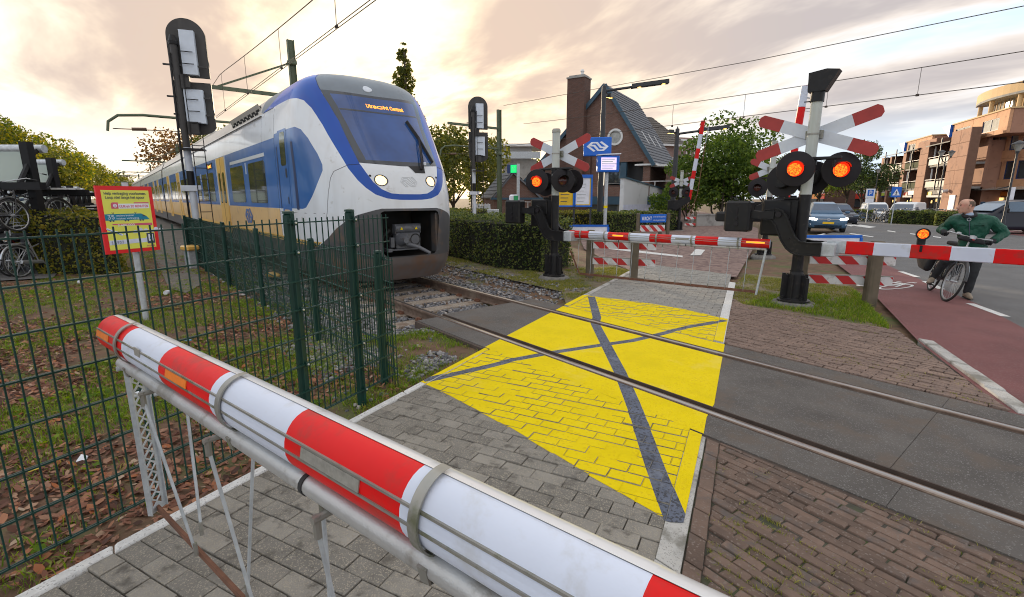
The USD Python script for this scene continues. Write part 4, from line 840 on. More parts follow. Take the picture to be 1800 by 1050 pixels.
# coach bodies behind the cab
SEC = [(-1.40, .30), (-1.405, .77), (-1.41, .87), (-1.42, 1.455), (-1.42, 2.7), (-1.412, 2.92), (-1.39, 3.2), (-1.365, 3.4), (-1.33, 3.53), (-1.19, 3.84), (-.95, 4.0), (-.55, 4.09), (0, 4.13)]
def coach(x1, x0, first):
    """Body between local x0 (rear) and x1 (front): bands of paint on both sides, roof."""
    xs = np.array([x0, x1])
    for nm, i0, i1, mat, off in (('side_skirt', 0, 1, 'train_skirt', 0), ('yellow_stripe', 1, 2, 'train_yellow', 0), ('lower_panel', 2, 3, 'train_cream', 0), ('window_band', 3, 5, 'train_side_blue', 0), ('shoulder_panel', 5, 8, 'train_white', 0), ('roof', 8, 12, 'train_top', 0)):
        for s in ((1, -1) if nm != 'roof' else (1,)):
            pr_ = np.array(SEC[i0:i1 + 1]) * [s, 1]
            if nm == 'roof': pr_ = np.vstack([pr_, pr_[-2::-1] * [-1, 1]])
            v = np.vstack([np.c_[np.full(len(pr_), x), pr_] for x in xs]); n = len(pr_); k = np.arange(n - 1)
            f = np.stack([k, k + 1, n + k + 1, n + k], 1); f = f if s == 1 else f[:, ::-1]
            put(nm, (v, f[:, ::-1]), mat, train, smooth=50)
    full = np.array(SEC); ring = np.vstack([full, full[-2::-1] * [-1, 1]])
    for x in xs: put('end_wall', stand(ext(Polygon(ring), -.01, .01), (x - .02 * (x == x1) + .02 * (x == x0), 0, 0), (0, 1, 0), (0, 0, 1)), 'train_dark', train)
    put('gutter', bar((x0, -1.37, 3.475), (x1, -1.37, 3.475), .03, .018), 'train_skirt', train)
    put('underframe', bb(x0 + .3, -1.15, .42, x1 - .3, 1.15, .80), 'train_dark', train)
    for bxp in ((x1 - 2.4 if not first else x1 + .9), x0 + 2.2):
        b = put('bogie', [bb(bxp - 1.5, -1.05, .38, bxp + 1.5, -.90, .62), bb(bxp - 1.5, .90, .38, bxp + 1.5, 1.05, .62), bb(bxp - .3, -1.0, .4, bxp + .3, 1.0, .6)], 'train_dark', train)
        for wx in (-1.1, 1.1):
            for y in (-.75, .75): put('wheel', (lambda m: (m[0][:, [0, 2, 1]] * [1, 1, 1] + [bxp + wx, y, .43], m[1][:, ::-1]))(lathe([(0, -.06), (.43, -.06), (.43, .06), (0, .06)], 24)), 'rail_side', b, smooth=40)
def side_rect(nm, mat, x0, z0, x1, z1, par, off=.006, r=.06, d=.02, label=None):
    y = -1.42
    v = ext(rr(min(x0, x1), z0, max(x0, x1), z1, r), 0, d); return put(nm, stand(v, (0, y - off + d, 0), (1, 0, 0), (0, 0, 1)), mat, par, label=label)
X = lambda wx: wx - TX
coach(-4.30, X(-39.0), True)
for s, x0_, x1_ in ((1, -4.30, -4.30),): pass
coach(X(-39.6), X(-66), False); coach(X(-66.6), X(-92), False)
put('gangway', bb(X(-39.7), -1.1, .5, X(-38.9), 1.1, 3.6), 'train_dark', train); put('gangway', bb(X(-66.7), -1.1, .5, X(-65.9), 1.1, 3.6), 'train_dark', train)
def door(xa, xb, lit=True):
    d = side_rect('passenger_door', 'train_yellow', X(xa), .62, X(xb), 2.90, train, .010, .02, label='yellow double door')
    w = xb - xa
    for f0, f1 in ((.14, .36), (.60, .86)): side_rect('door_window', 'carriage_glass', X(xa + w * f0), 1.52, X(xa + w * f1), 2.45, d, .014, .08)
    side_rect('door_gap', 'train_dark', X(xa + w * .48), .64, X(xa + w * .50), 2.88, d, .013, .002)
    for q in (xa - .16, xb + .02): side_rect('door_edge', 'train_white', X(q), 1.45, X(q + .13), 2.90, d, .009, .002)
for xa, xb in ((-18.6, -17.25), (-30.85, -29.55), (-36.1, -34.8), (-44.0, -42.7), (-48.0, -46.7), (-55, -53.7), (-61, -59.7), (-70, -68.7), (-77, -75.7), (-84, -82.7)): door(xa, xb)
wins = [(-14.10, -12.40), (-16.45, -14.72), (-20.5, -19.45), (-22.1, -20.95), (-23.6, -22.6), (-25.4, -24.2), (-26.9, -25.7), (-29.1, -27.2), (-33.9, -32.4), (-32.2, -31.1), (-38.5, -36.6), (-42.4, -40.4), (-46.4, -44.4), (-50.5, -48.4), (-53.3, -50.9), (-58.9, -55.6), (-65, -61.8), (-75.2, -70.6), (-82, -77.5)]
for xa, xb in wins:
    w = side_rect('window', 'carriage_glass', X(xa), 1.56, X(xb), 2.52, train, .008, .09)
for xa, xb in ((-16.4, -12.35), ): side_rect('white_strip', 'train_white', X(xa), 2.60, X(xb), 2.68, train, .007, .005)
for xa in (-14.42, -20.74, -22.4): side_rect('white_tick', 'train_white', X(xa), 2.28, X(xa + .07), 2.56, train, .007, .005)
ds = side_rect('side_display', 'train_dark', X(-20.5), 2.64, X(-19.5), 2.84, train, .008, .02); put('display_text', stand(fit_text('Utrecht C.', .09, .7, .003, True), (X(-20.35), -1.4295, 2.69), (1, 0, 0), (0, 0, 1)), 'led_text', ds)
put('side_logo', stand(ext(ns_logo(.85), 0, .004), (X(-15.0), -1.4235, .98), (1, 0, 0), (0, 0, 1)), 'logo_blue', train)
# roof housings with vent slots
rf = put('roof_hatch', bar((X(-16.3), -1.268, 3.685), (X(-12.9), -1.268, 3.685), .012, .26, up=(0, -.14, .31)), 'train_top', train)
for a in range(7):
    for b in range(3): put('vent_slot', bar((X(-16.0 + a * .45), -1.310 + .035 * b, 3.61 + b * .078), (X(-15.72 + a * .45), -1.310 + .035 * b, 3.61 + b * .078), .02, .045, up=(0, -.14, .31)), 'train_dark', rf)
put('roof_equipment', [cbx((X(-30), 0, 4.18), (14, 1.5, .22), .08)], 'train_top', train); put('roof_equipment', [cbx((X(-54), 0, 4.18), (16, 1.5, .22), .08)], 'train_top', train)
# ================================================================ GREENERY
def leaf_mat(name, a, b, c, trans=.35, k=1.15): leafm(name, [(0, tuple(x * k for x in a)), (.45, tuple(x * k for x in b)), (.8, tuple(x * k for x in c)), (1, tuple(x * 1.25 * k for x in c))], trans)
leaf_mat('leaf_green', (0.034, 0.065, 0.014), (0.070, 0.125, 0.022), (0.13, 0.19, 0.034), .45)
leaf_mat('leaf_olive', (0.050, 0.065, 0.014), (0.085, 0.105, 0.020), (0.16, 0.16, 0.028))
leaf_mat('leaf_gold', (0.038, 0.066, 0.012), (0.085, 0.115, 0.016), (0.22, 0.20, 0.022), .5)
leaf_mat('leaf_rust', (0.06, 0.04, 0.018), (0.14, 0.075, 0.025), (0.20, 0.12, 0.035))
leaf_mat('leaf_hedge', (0.030, 0.055, 0.016), (0.080, 0.12, 0.030), (0.17, 0.19, 0.05), .35)
leaf_mat('leaf_beech', (0.055, 0.070, 0.012), (0.12, 0.14, 0.020), (0.25, 0.21, 0.03), .4)
leaf_mat('leaf_dark', (0.020, 0.036, 0.014), (0.040, 0.066, 0.022), (0.075, 0.11, 0.032), .35)
leaf_mat('leaf_ivy', (0.010, 0.030, 0.012), (0.022, 0.060, 0.022), (0.05, 0.10, 0.04), .2)
leafm('leaf_fallen', [(0, (0.07, 0.035, 0.024)), (.3, (0.16, 0.066, 0.040)), (.55, (0.26, 0.115, 0.070)), (.75, (0.34, 0.19, 0.12)), (.88, (0.40, 0.13, 0.045)), (1, (0.46, 0.36, 0.26))], .12, .7)
leafm('grass_blade', [(0, (0.08, 0.15, 0.012)), (.5, (0.15, 0.26, 0.018)), (.8, (0.24, 0.33, 0.03)), (1, (0.36, 0.34, 0.11))], .35, .6)
leafm('grass_pale', [(0, (0.14, 0.17, 0.025)), (.5, (0.23, 0.25, 0.035)), (.8, (0.32, 0.30, 0.07)), (1, (0.40, 0.34, 0.16))], .3, .6)
pm('bark', (0.075, 0.058, 0.042), 0.9, 0.3, 9.0, bump=0.01, bscale=20)
pm('inner_twigs', (0.014, 0.016, 0.008), 0.95, 0.4, 10.0)
def rdir(r, n):
    v = r.normal(size=(n, 3)); return v / np.linalg.norm(v, axis=1, keepdims=True)
def leaves(P, size, r, up=.35, asp=.62, fold=0.0, sizes=(.6, 1.3), N=None):
    """One rhombic leaf at every point, each its own island."""
    n = len(P); nrm = rdir(r, n) + np.array([0, 0, up]) + (0 if N is None else N); nrm /= np.linalg.norm(nrm, axis=1, keepdims=True)
    a = np.cross(nrm, rdir(r, n)); a /= np.linalg.norm(a, axis=1, keepdims=True); b = np.cross(nrm, a)
    s = (size * r.uniform(*sizes, n))[:, None] * .5
    v = np.stack([P - a * s, P - b * s * asp + nrm * s * fold, P + a * s, P + b * s * asp + nrm * s * fold], 1).reshape(-1, 3)
    k = np.arange(n)[:, None] * 4; return (v, np.vstack([k + [0, 1, 2], k + [0, 2, 3]]))
def tree(name, label, loc, H, R, trunk, n, size, mat, seed, group=None, lobes=16, shape='round', bark='bark', trunks=1, squash=1.0, tr_r=None):
    r = np.random.default_rng(seed); t = thing(name, label, 'tree', loc, 0, group)
    base = trunk; ch = H - base; tr_r = tr_r or .035 * H * .5
    C, Rr = [], []
    for k in range(lobes):
        if shape == 'cone':
            h = (k + .5) / lobes; a = r.uniform(0, 6.28); rad = R * (1 - h) * .75; C.append((math.cos(a) * rad * .6, math.sin(a) * rad * .6, base + ch * h)); Rr.append(max(.22, R * (1 - h) * .62 + .20))
        else:
            d = rdir(r, 1)[0]; q = r.uniform(.25, 1.0) ** .5; c = d * q * np.array([R * .72, R * .72 * squash, ch * .40]) + [0, 0, base + ch * .50]
            C.append(c); Rr.append(R * r.uniform(.28, .46))
    C, Rr = np.array(C), np.array(Rr)
    for q in range(trunks):
        o = np.array([r.normal(0, .25) * (trunks > 1), r.normal(0, .25) * (trunks > 1), 0]); bend = r.normal(0, .12, 2) * H * .12
        top = np.array([bend[0] * 1.5, bend[1] * 1.5, base + ch * (.45 if shape != 'cone' else .95)]) + o * 2
        put('trunk', tube([o + [0, 0, -.2], o + [bend[0] * .2, bend[1] * .2, base * .5], o * 1.6 + [bend[0], bend[1], base], top], [tr_r * 1.25, tr_r, tr_r * .8, tr_r * .3], 9), bark, t, smooth=50)
    for k in r.permutation(len(C))[:min(8, len(C))]:
        if shape == 'cone': break
        s0 = np.array([bend[0] * .8, bend[1] * .8, base * r.uniform(.75, 1.0)])
        put('limb', tube([s0, (s0 + C[k]) / 2 + [0, 0, -.05 * H * .3], C[k]], [tr_r * .5, tr_r * .32, tr_r * .08], 6), bark, t, smooth=50)
    w = Rr ** (2 if shape != 'cone' else .5); pick = r.choice(len(C), n, p=w / w.sum()); d = rdir(r, n)
    rad = Rr[pick] * (.55 + .5 * r.random(n) ** .6)
    P = C[pick] + d * rad[:, None] * [1, 1, .85]
    keep = meshkit.noise(P * (1.7 / max(R * .35, .3)) + seed) > .30
    P, d = P[keep], d[keep]; P = P[P[:, 2] > base * .55]
    put('crown', leaves(P, size, r, N=None), mat, t, isl=4)
    return t
def hedge(name, label, outline, z0, h, n, size, mat, seed, core='inner_twigs', top_round=.12, cat='hedge', ragged=.06, group=None):
    """Clipped hedge on an outline: an inner mass of twigs under a coat of leaves."""
    r = np.random.default_rng(seed); t = thing(name, label, cat, (0, 0, 0), 0, group); poly = Polygon(outline)
    inner = poly.buffer(-.10); put('inner_growth', ext(inner, z0 - .1, z0 + h - .12), core, t)
    pts = []; per = poly.exterior; L = per.length; A = poly.area; side = L * h
    ns = int(n * side / (side + A))
    s = r.uniform(0, L, ns); zz = h * r.random(ns); q = np.array([per.interpolate(x).coords[0] for x in s])
    cen = np.array(poly.centroid.coords[0]); nrm = []
    for x, p in zip(s, q):
        a = np.array(per.interpolate((x + .02) % L).coords[0]) - p; m = np.array([a[1], -a[0]]); m /= np.linalg.norm(m) + 1e-9
        nrm.append(m if per.is_ccw else -m)
    nrm = np.array(nrm); bul = (meshkit.fbm(np.c_[q * 1.6, zz * 1.6] + seed, 3) - .5) * ragged * 4 - r.exponential(.035, ns)
    edge = np.clip((zz - (h - top_round)) / top_round, 0, 1) ** 2 * top_round
    P = np.c_[q + nrm * (bul - edge)[:, None], z0 + zz]; N = np.c_[nrm, np.zeros(ns)] * 1.0
    x0, y0, x1, y1 = poly.bounds; T = r.uniform((x0, y0), (x1, y1), (int((n - ns) * 1.8 * (x1 - x0) * (y1 - y0) / A / 1.8) + 5, 2)); pp = prep(poly)
    T = np.array([p for p in T if pp.contains(Point(p))])[: n - ns]
    if len(T):
        tz = z0 + h + (meshkit.fbm(np.c_[T * 1.5, np.zeros(len(T))] + seed, 3) - .5) * ragged * 5 - r.exponential(.03, len(T))
        P = np.vstack([P, np.c_[T, tz]]); N = np.vstack([N, np.tile([0, 0, 1.0], (len(T), 1))])
    put('foliage', leaves(P, size, r, N=N * .9), mat, t, isl=4); return t

pm('grit', (0.17, 0.15, 0.125), .95, .2, 3.0, speck=((0.12, 0.11, 0.10), 60.0, .2), bump=.006, bscale=60)
# ---- hedges near the crossing
hedge('hedge', 'yellowing clipped beech hedge beside the bicycle racks behind the green fence', [gnd(70, 484, -.05)[:2], gnd(226, 482, -.05)[:2], gnd(226, 482, -.05)[:2] + V(-2.6, -.5), gnd(70, 484, -.05)[:2] + V(-2.6, -.6)], -.06, 1.42, 9000, .075, 'leaf_beech', 11, ragged=.09)
h2 = [(-16.5, 8.0), (-12.7, 7.75), (-9.6, 7.35), (-8.35, 7.75), (-8.75, 9.2), (-12.7, 9.3), (-16.5, 9.5)]
hedge('hedge', 'long dark green clipped hedge between the train and the left signal mast', h2, -.06, 1.22, 17000, .068, 'leaf_hedge', 12, ragged=.09)

# ---- fallen leaves, grass, ballast (nobody could count these)
r = np.random.default_rng(31)
def scatter(n, x0, x1, y0, y1, test=None, near=0.0):
    p = r.uniform((x0, y0), (x1, y1), (int(n), 2))
    d = np.hypot(p[:, 0], p[:, 1]); s = pix(np.c_[p, np.zeros(len(p))]); w = (np.c_[p, np.zeros(len(p))] - CAM) @ LOOK
    ok = (w > .3) & (s[:, 0] > -60) & (s[:, 0] < 1860) & (s[:, 1] < 1120)
    if near: ok &= r.random(len(p)) < np.clip((near / np.maximum(d, .1)) ** 1.5, 0, 1)
    if test is not None: ok &= test(p[:, 0], p[:, 1])
    return p[ok]
lawn = lambda x, y: (x < XL(y) - .12) & (y < 2.35)
clump = lambda p, sc, seed: meshkit.fbm(np.c_[p * sc, np.zeros(len(p))], 4, seed)
p = scatter(190000, -20, -2, -8, 2.3, lawn, 7.0); c = clump(p, .8, 3); p = p[(r.random(len(p)) < np.clip((c - .37) * 4.0, .07, .9)) & (p[:, 1] < 1.9)]
z = zone(p[:, 0], p[:, 1]) + .006 + r.exponential(.006, len(p))
P = np.c_[p, z]
def oval_leaves(P, size, r):
    n = len(P); nr = rdir(r, n) + [0, 0, 2.2]; nr /= np.linalg.norm(nr, axis=1, keepdims=True); a = np.cross(nr, rdir(r, n)); a /= np.linalg.norm(a, axis=1, keepdims=True); b = np.cross(nr, a)
    s = (size * r.uniform(.4, 1.5, n) * .5)[:, None]; w = r.uniform(.35, .65, (n, 1)); cu = r.uniform(-.1, .45, (n, 1)); q = lambda u, v, h: P + a * s * u + b * s * w * v + nr * s * h * cu
    v = np.stack([q(-1, 0, .6), q(-.45, -.85, .8), q(.35, -.95, .7), q(1.1, 0, .9), q(.4, .9, .8), q(-.5, .8, .5)], 1).reshape(-1, 3); k = np.arange(n)[:, None] * 6
    return (v, np.vstack([k + [0, 1, 5], k + [1, 2, 5], k + [2, 4, 5], k + [2, 3, 4]]))
m = oval_leaves(P, .052, r)
put('fallen_leaves', m, 'leaf_fallen', isl=6, kind='stuff', label='brown fallen leaves lying on the ground behind the green fence', cat='leaves')
def blades(p, z, h, w, r, lean=.5):
    n = len(p); a = r.uniform(0, 2 * np.pi, n); b = r.uniform(0, 2 * np.pi, n); hh = h * r.uniform(.5, 1.3, n); L = lean * hh * r.uniform(.2, 1.6, n)
    ax = np.c_[np.cos(a), np.sin(a), np.zeros(n)] * (w * r.uniform(.6, 1.3, n) / 2)[:, None]; base = np.c_[p, z]
    mid = base + np.c_[np.cos(b) * L * .35, np.sin(b) * L * .35, hh * .6]; tip = base + np.c_[np.cos(b) * L, np.sin(b) * L, hh * np.clip(1 - .25 * L / hh, .4, 1)]
    v = np.stack([base - ax, base + ax, mid + ax * .8, mid - ax * .8, tip], 1).reshape(-1, 3); k = np.arange(n)[:, None] * 5
    return (v, np.vstack([k + [0, 1, 2], k + [0, 2, 3], k + [3, 2, 4]]))
def tufts(centres, per, spread, h, w, lean=.6):
    q = np.repeat(centres, per, 0) + r.normal(0, spread, (len(centres) * per, 2)); return blades(q, zone(q[:, 0], q[:, 1]), h, w, r, lean)
c0 = scatter(70000, -20, -2, -8, 2.6, lambda x, y: (x < XL(y) - .1) & (y < 2.9) & ~((np.abs(y - YC) < 1.4)), 6.5); c = clump(c0, 1.0, 9)
c0 = c0[(r.random(len(c0)) < np.clip((c - .40) * 5.5, .05, .95))]
put('grass', tufts(c0, 9, .034, .055, .0058, .9), 'grass_blade', isl=5, kind='stuff', label='patchy green grass and weeds behind the green fence', cat='grass')
# broad leaved weeds
c1 = c0[r.random(len(c0)) < .05]; q = np.repeat(c1, 9, 0) + r.normal(0, .045, (len(c1) * 9, 2)); P = np.c_[q, zone(q[:, 0], q[:, 1]) + r.uniform(.008, .05, len(q))]
put('weeds', leaves(P, .045, r, up=1.4, asp=.8, fold=.2), 'grass_blade', isl=4, kind='stuff', label='low broad leaved weeds among the fallen leaves', cat='weeds')
# ballast
def stones(p, z, size):
    n = len(p); t = trimesh.creation.icosahedron(); B = t.vertices / np.linalg.norm(t.vertices[0]); nb = len(B)
    s = size * r.uniform(.45, 1.25, n); v = B[None] * (1 + r.uniform(-.32, .32, (n, nb, 1))); v = v * r.uniform(.6, 1.2, (n, 1, 3)) * s[:, None, None] * .5
    a = r.uniform(0, 6.28, n); ca, sa = np.cos(a)[:, None], np.sin(a)[:, None]; x = v[..., 0] * ca - v[..., 1] * sa; y = v[..., 0] * sa + v[..., 1] * ca
    v = np.stack([x, y, v[..., 2] * .75], -1) + np.c_[p, z][:, None, :]
    return (v.reshape(-1, 3), (t.faces[None] + (np.arange(n) * nb)[:, None, None]).reshape(-1, 3))
n_ = {'g': ('attribute', dict(attribute='tone')), 'r': ('rgb_ramp', dict(ramp=[(0, (0.06, 0.062, 0.07)), (.35, (0.14, 0.14, 0.15)), (.7, (0.23, 0.23, 0.24)), (.93, (0.32, 0.29, 0.27)), (1, (0.50, 0.48, 0.46))])), 'p': ('principled_bsdf', dict(roughness=.8))}
MAT['stone'] = usdkit.material(stage, '/World/Looks/stone', n_, [('g.fac', 'r.fac'), ('r.color', 'p.base_color')], surface='p.BSDF')
bed = lambda x, y: (x < -5.98) & (np.abs(y - YC) < 2.75) & ~((np.abs(y - YC) < 1.27) & (np.abs((x + 6.45) / .6 - np.round((x + 6.45) / .6)) * .6 < .14)) & (np.abs(y - YN) > .08) & (np.abs(y - YF) > .08)
p = scatter(60000, -24, -5.98, 1.6, 7.0, bed, 8.0); c = clump(p, 1.5, 5); fringe = np.clip((2.75 - np.abs(p[:, 1] - YC)) / .7, 0, 1); p = p[r.random(len(p)) < fringe]
z = np.where(np.abs(p[:, 1] - YC) < 1.9, -.19, zone(p[:, 0], p[:, 1])) + r.uniform(-.008, .03, len(p))
put('ballast', stones(p, z, .062), 'stone', isl=12, kind='stuff', label='grey ballast stones between and beside the sleepers', cat='ballast')
p2 = scatter(16000, -6.2, -3.7, 1.3, 3.3, lambda x, y: (x < XL(y) - .25) & (x > -6.3) & (y < 3.1)); c = clump(p2, 1.2, 8); p2 = p2[r.random(len(p2)) < np.clip((c - .33) * 4 * np.clip((p2[:, 1] - 1.2) / .7, 0, 1), 0, .9)]
put('loose_stones', stones(p2, zone(p2[:, 0], p2[:, 1]) + r.uniform(-.005, .02, len(p2)), .05), 'stone', isl=12, kind='stuff', label='loose grey stones in the weeds between fence and crossing deck', cat='stones')
service = Polygon([gnd(*q)[:2] for q in ((266, 383), (330, 383), (343, 440), (350, 470), (352, 498), (326, 512), (296, 503), (274, 455))])
put('service_path', sheet(service, -.034), 'grit', kind='structure')
# verge between far panels and hedge / signals
vg = lambda x, y: (y > 5.5) & (y < 9.6) & (((x < XL(y) - .12)) | ((x > XR(y) + .05) & (y > 7.75) & (x < -1.60 - .45 * (y - 7.8))))
gpol = Polygon([(-9.5, 6.55), (-6.3, 6.35), (XL(5.6) - .1, 5.55), (XL(9.7) - .1, 9.7), (-8.0, 9.9), (-8.3, 7.7), (-9.6, 7.3), (-16, 8.0), (-16, 7.0)])
g2 = Polygon([(XR(7.75) + .02, 7.75), (-1.62, 7.75), (-2.55, 9.9), (-3.2, 11.4), (-5.1, 11.2), (XR(9.6), 9.6)])
put('verge', sheet(gpol, -.038), 'verge_soil', kind='structure'); put('verge', sheet(g2, -.028), 'verge_soil', kind='structure')
pg, pg2 = prep(gpol), prep(g2)
cand = r.uniform((-14, 5.5), (-1.2, 11), (42000, 2)); ins = np.array([pg.contains(Point(*q)) or pg2.contains(Point(*q)) for q in cand]); cand = cand[ins]; c = clump(cand, 1.3, 15); cand = cand[r.random(len(cand)) < np.clip((c - .40) * 5, .05, .95)]
q = np.repeat(cand, 7, 0) + r.normal(0, .035, (len(cand) * 7, 2))
put('verge_grass', blades(q, np.full(len(q), -.04), .045, .0075, r, .9), 'grass_pale', isl=5, kind='stuff', label='short yellow green grass around the feet of the signal masts', cat='grass')
edge = np.array([(-1.60 + r.normal(0, .07) - .45 * t * 2.6, 7.85 + t * 2.6 + r.normal(0, .05)) for t in r.random(500)] + [tuple(r.uniform((-3.6, 7.9), (-1.75, 9.6))) for _ in range(900)])
q = np.repeat(edge, 7, 0) + r.normal(0, .035, (len(edge) * 7, 2)); q = q[[pg2.contains(Point(*a)) for a in q]]
put('verge_grass', blades(q, np.full(len(q), -.03), .075, .008, r, .7), 'grass_blade', isl=5, kind='stuff', label='bright green grass strip along the cycle lane', cat='grass')
mg = r.uniform((-5.6, 1.1), (-3.3, 3.1), (3600, 2)); mg = mg[(mg[:, 0] < XL(mg[:, 1]) - .09)]; c = clump(mg, 2.0, 44); mg = mg[r.random(len(mg)) < np.clip((c - .46) * 5, .04, .8)]
q = np.repeat(mg, 5, 0) + r.normal(0, .03, (len(mg) * 5, 2)); q = q[q[:, 0] < XL(q[:, 1]) - .08]
put('kerb_grass', blades(q, zone(q[:, 0], q[:, 1]), .06, .006, r, .9), 'grass_blade', isl=5, kind='stuff', label='grass and weeds between the fence corner and the path kerb', cat='grass')
# moss and dry weeds in the brick joints
mp = np.array([q for q in r.uniform((-1.8, 1.0), (.4, 3.1), (2600, 2)) if nb.contains(Point(*q))] + [q for q in r.uniform((-3.4, 5.45), (-.3, 7.7), (1500, 2)) if fb.contains(Point(*q))])
c = clump(mp, 2.2, 21); mp = mp[r.random(len(mp)) < np.clip((c - .52) * 5, 0, .7)]; row = np.where(mp[:, 1] < 3.2, np.round(mp[:, 1] / .058) * .058 + .02 - .07 * mp[:, 0] * 0, np.round((mp[:, 1] - 5.42) / .062) * .062 + 5.42)
q = np.repeat(np.c_[mp[:, 0], row], 9, 0) + r.normal(0, 1, (len(mp) * 9, 2)) * [.022, .006]
put('joint_weeds', blades(q, np.full(len(q), -.012), .022, .004, r, 1.0), 'grass_pale', isl=5, kind='stuff', label='moss and dry weeds in the brick joints', cat='weeds')

# ================================================================ FENCES
pm('fence_green', (0.005, 0.030, 0.022), 0.4, 0.15, 12.0, coat=0.1, spec=.3)
pm('bolt_metal', (0.55, 0.54, 0.50), 0.35, 0.15, 20.0, metal=0.8)
def mesh_fence(label, A, B, z0, gaps, posts, post_h, step=.054, side=1, posts_off=.045, first_off=0.0, vtop=.03):
    A, B = V(*A), V(*B); L = np.linalg.norm(B - A); d = (B - A) / L; n = V(-d[1], d[0]) * side; t = thing('mesh_fence', label, 'fence', (*A, 0), math.degrees(math.atan2(d[1], d[0])))
    zt = z0 + .2 * gaps; nl = side
    for k in range(gaps + 1):
        for s in (-1, 1): put('rail_wire', bar((0, s * .0065, z0 + .2 * k), (L, s * .0065, z0 + .2 * k), .0075, .008), 'fence_green', t)
    k = 0
    while k * step <= L: put('upright_wire', bar((k * step, 0, z0 - .008), (k * step, 0, zt + vtop), .0062, .0062, up=(1, 0, 0)), 'fence_green', t); k += 1
    for s in posts:
        po = put('post', [cbx((s, -nl * posts_off, post_h / 2 - .12), (.062, .062, post_h + .24), .012), bx((s, -nl * (posts_off - .032), post_h / 2), (.03, .008, post_h))], 'fence_green', t)
        put('post_cap', lathe([(.040, post_h), (.036, post_h + .016), (.0, post_h + .022)], 8, (s, -nl * posts_off, 0)), 'fence_green', po)
        for k in range(0, gaps + 1, 1 if gaps > 6 else 2):
            if k % 2 == 0 or k == gaps:
                c = put('clamp', cbx((s, nl * .012, z0 + .2 * k), (.035, .012, .035), .003), 'fence_green', po); put('bolt', lathe([(.009, 0), (.007, .006), (0, .008)], 8, (0, 0, 0)) if False else stand(lathe([(.009, 0), (.007, .006), (0, .008)], 8), (s, nl * .018, z0 + .2 * k), (-nl, 0, 0), (0, 0, 1)), 'bolt_metal', c)
    return t
s0, s1 = -1.6, 2.42
FO = V(-2.86, -.36); FD = V(-.433, .901)
fn = mesh_fence('dark green wire mesh fence along the path in front of the fallen leaves', FO + FD * s0, FO + FD * s1, .115, 7, [1.45 - s0, 2.02 - s0, -1.0 - s0], 1.575, side=-1)
ff = mesh_fence('dark green wire mesh fence running beside the track towards the train', FO + FD * 2.46 + V(-.02, .0), (-16.2, 1.56), -.06, 6, [.18, 1.95, 4.45, 6.95, 9.45, 11.95], 1.20, side=-1, posts_off=.045)

# ---- information sign on a galvanised post
pm('sign_red', (0.70, 0.010, 0.012), 0.4, 0.04, 5.0); pm('sign_lime', (0.72, 0.72, 0.10), 0.45, 0.04, 5.0); pm('sign_text', (0.05, 0.06, 0.09), 0.5)
pm('sign_teal', (0.006, 0.19, 0.30), 0.45); pm('sign_pink', (0.60, 0.10, 0.16), 0.45); pm('sign_white', (0.74, 0.76, 0.82), 0.45); pm('sign_lilac', (0.62, 0.66, 0.80), 0.45); pm('sign_blue', (0.008, 0.16, 0.55), 0.4)
def pl(P, z0, z1): return ext(Polygon(P), z0, z1)
sg0 = (CAM + ray(166, 325) * 6.45 / (ray(166, 325) @ FW)); sg1 = (CAM + ray(266, 331) * 7.1 / (ray(266, 331) @ FW))
dv = sg1 - sg0; W_ = math.hypot(dv[0], dv[1]); H_ = .90; zb = sg0[2] - H_ - .01
sg = thing('information_sign', 'red edged yellow sign about train delays on a grey post behind the fence', 'sign', (sg0[0], sg0[1], zb), math.degrees(math.atan2(dv[1], dv[0])))
S_ = lambda m: stand(m, (0, 0, 0), (1, 0, 0), (0, 0, 1)); w_, h_ = W_, H_
put('sign_board', S_(pl([(0, 0), (w_, 0), (w_, h_), (0, h_)], -.03, 0)), 'sign_red', sg)
put('sign_face', S_(pl([(.055, .05), (w_ - .05, .05), (w_ - .05, h_ - .055), (.055, h_ - .055)], 0, .002)), 'sign_lime', sg)
T_ = lambda s, x, y, h, wd, mat, b=False, z=.003: put('lettering', S_(mv(fit_text(s, h, wd, .001, b), (x, y, z))), mat, sg)
u = w_ / .80
T_('Help vertraging voorkomen.', .10 * u, .785, .034, .60 * u, 'sign_text', True); T_('Loop niet langs het spoor', .11 * u, .732, .034, .56 * u, 'sign_text', True)
put('pink_label', S_(pl([(.17 * u, .60), (.27 * u, .60), (.27 * u, .685), (.19 * u, .685), (.17 * u, .665)], .002, .003)), 'sign_pink', sg); put('white_disc', S_(ext(Point(.225 * u, .64).buffer(.024), .003, .004)), 'sign_white', sg); T_('3', .217 * u, .628, .026, .014, 'sign_pink', True, .0045)
put('white_label', S_(pl([(.27 * u, .60), (.72 * u, .60), (.72 * u, .665), (.27 * u, .665)], .002, .003)), 'sign_white', sg); T_('UUR en 20 MINUTEN', .285 * u, .615, .032, .42 * u, 'sign_pink', True, .0035)
put('pink_label', S_(pl([(.50 * u, .668), (.72 * u, .668), (.72 * u, .684), (.50 * u, .684)], .002, .003)), 'sign_pink', sg)
put('train_picture', S_(pl([(.055, .445), (.70 * u, .445), (.66 * u, .49), (.58 * u, .53), (.055, .53)], .002, .003)), 'sign_teal', sg)
for x in (.13, .17, .34, .38, .56, .60): put('picture_wheel', S_(ext(Point(x * u, .440).buffer(.013), .002, .0028)), 'sign_text', sg)
for x in (.18, .50): put('picture_pantograph', S_(ext(LineString([(x * u - .012, .55), (x * u, .532), (x * u + .012, .55)]).buffer(.003), .002, .003)), 'sign_text', sg)
put('picture_window', S_(pl([(.60 * u, .492), (.655 * u, .492), (.605 * u, .517)], .003, .004)), 'sign_text', sg)
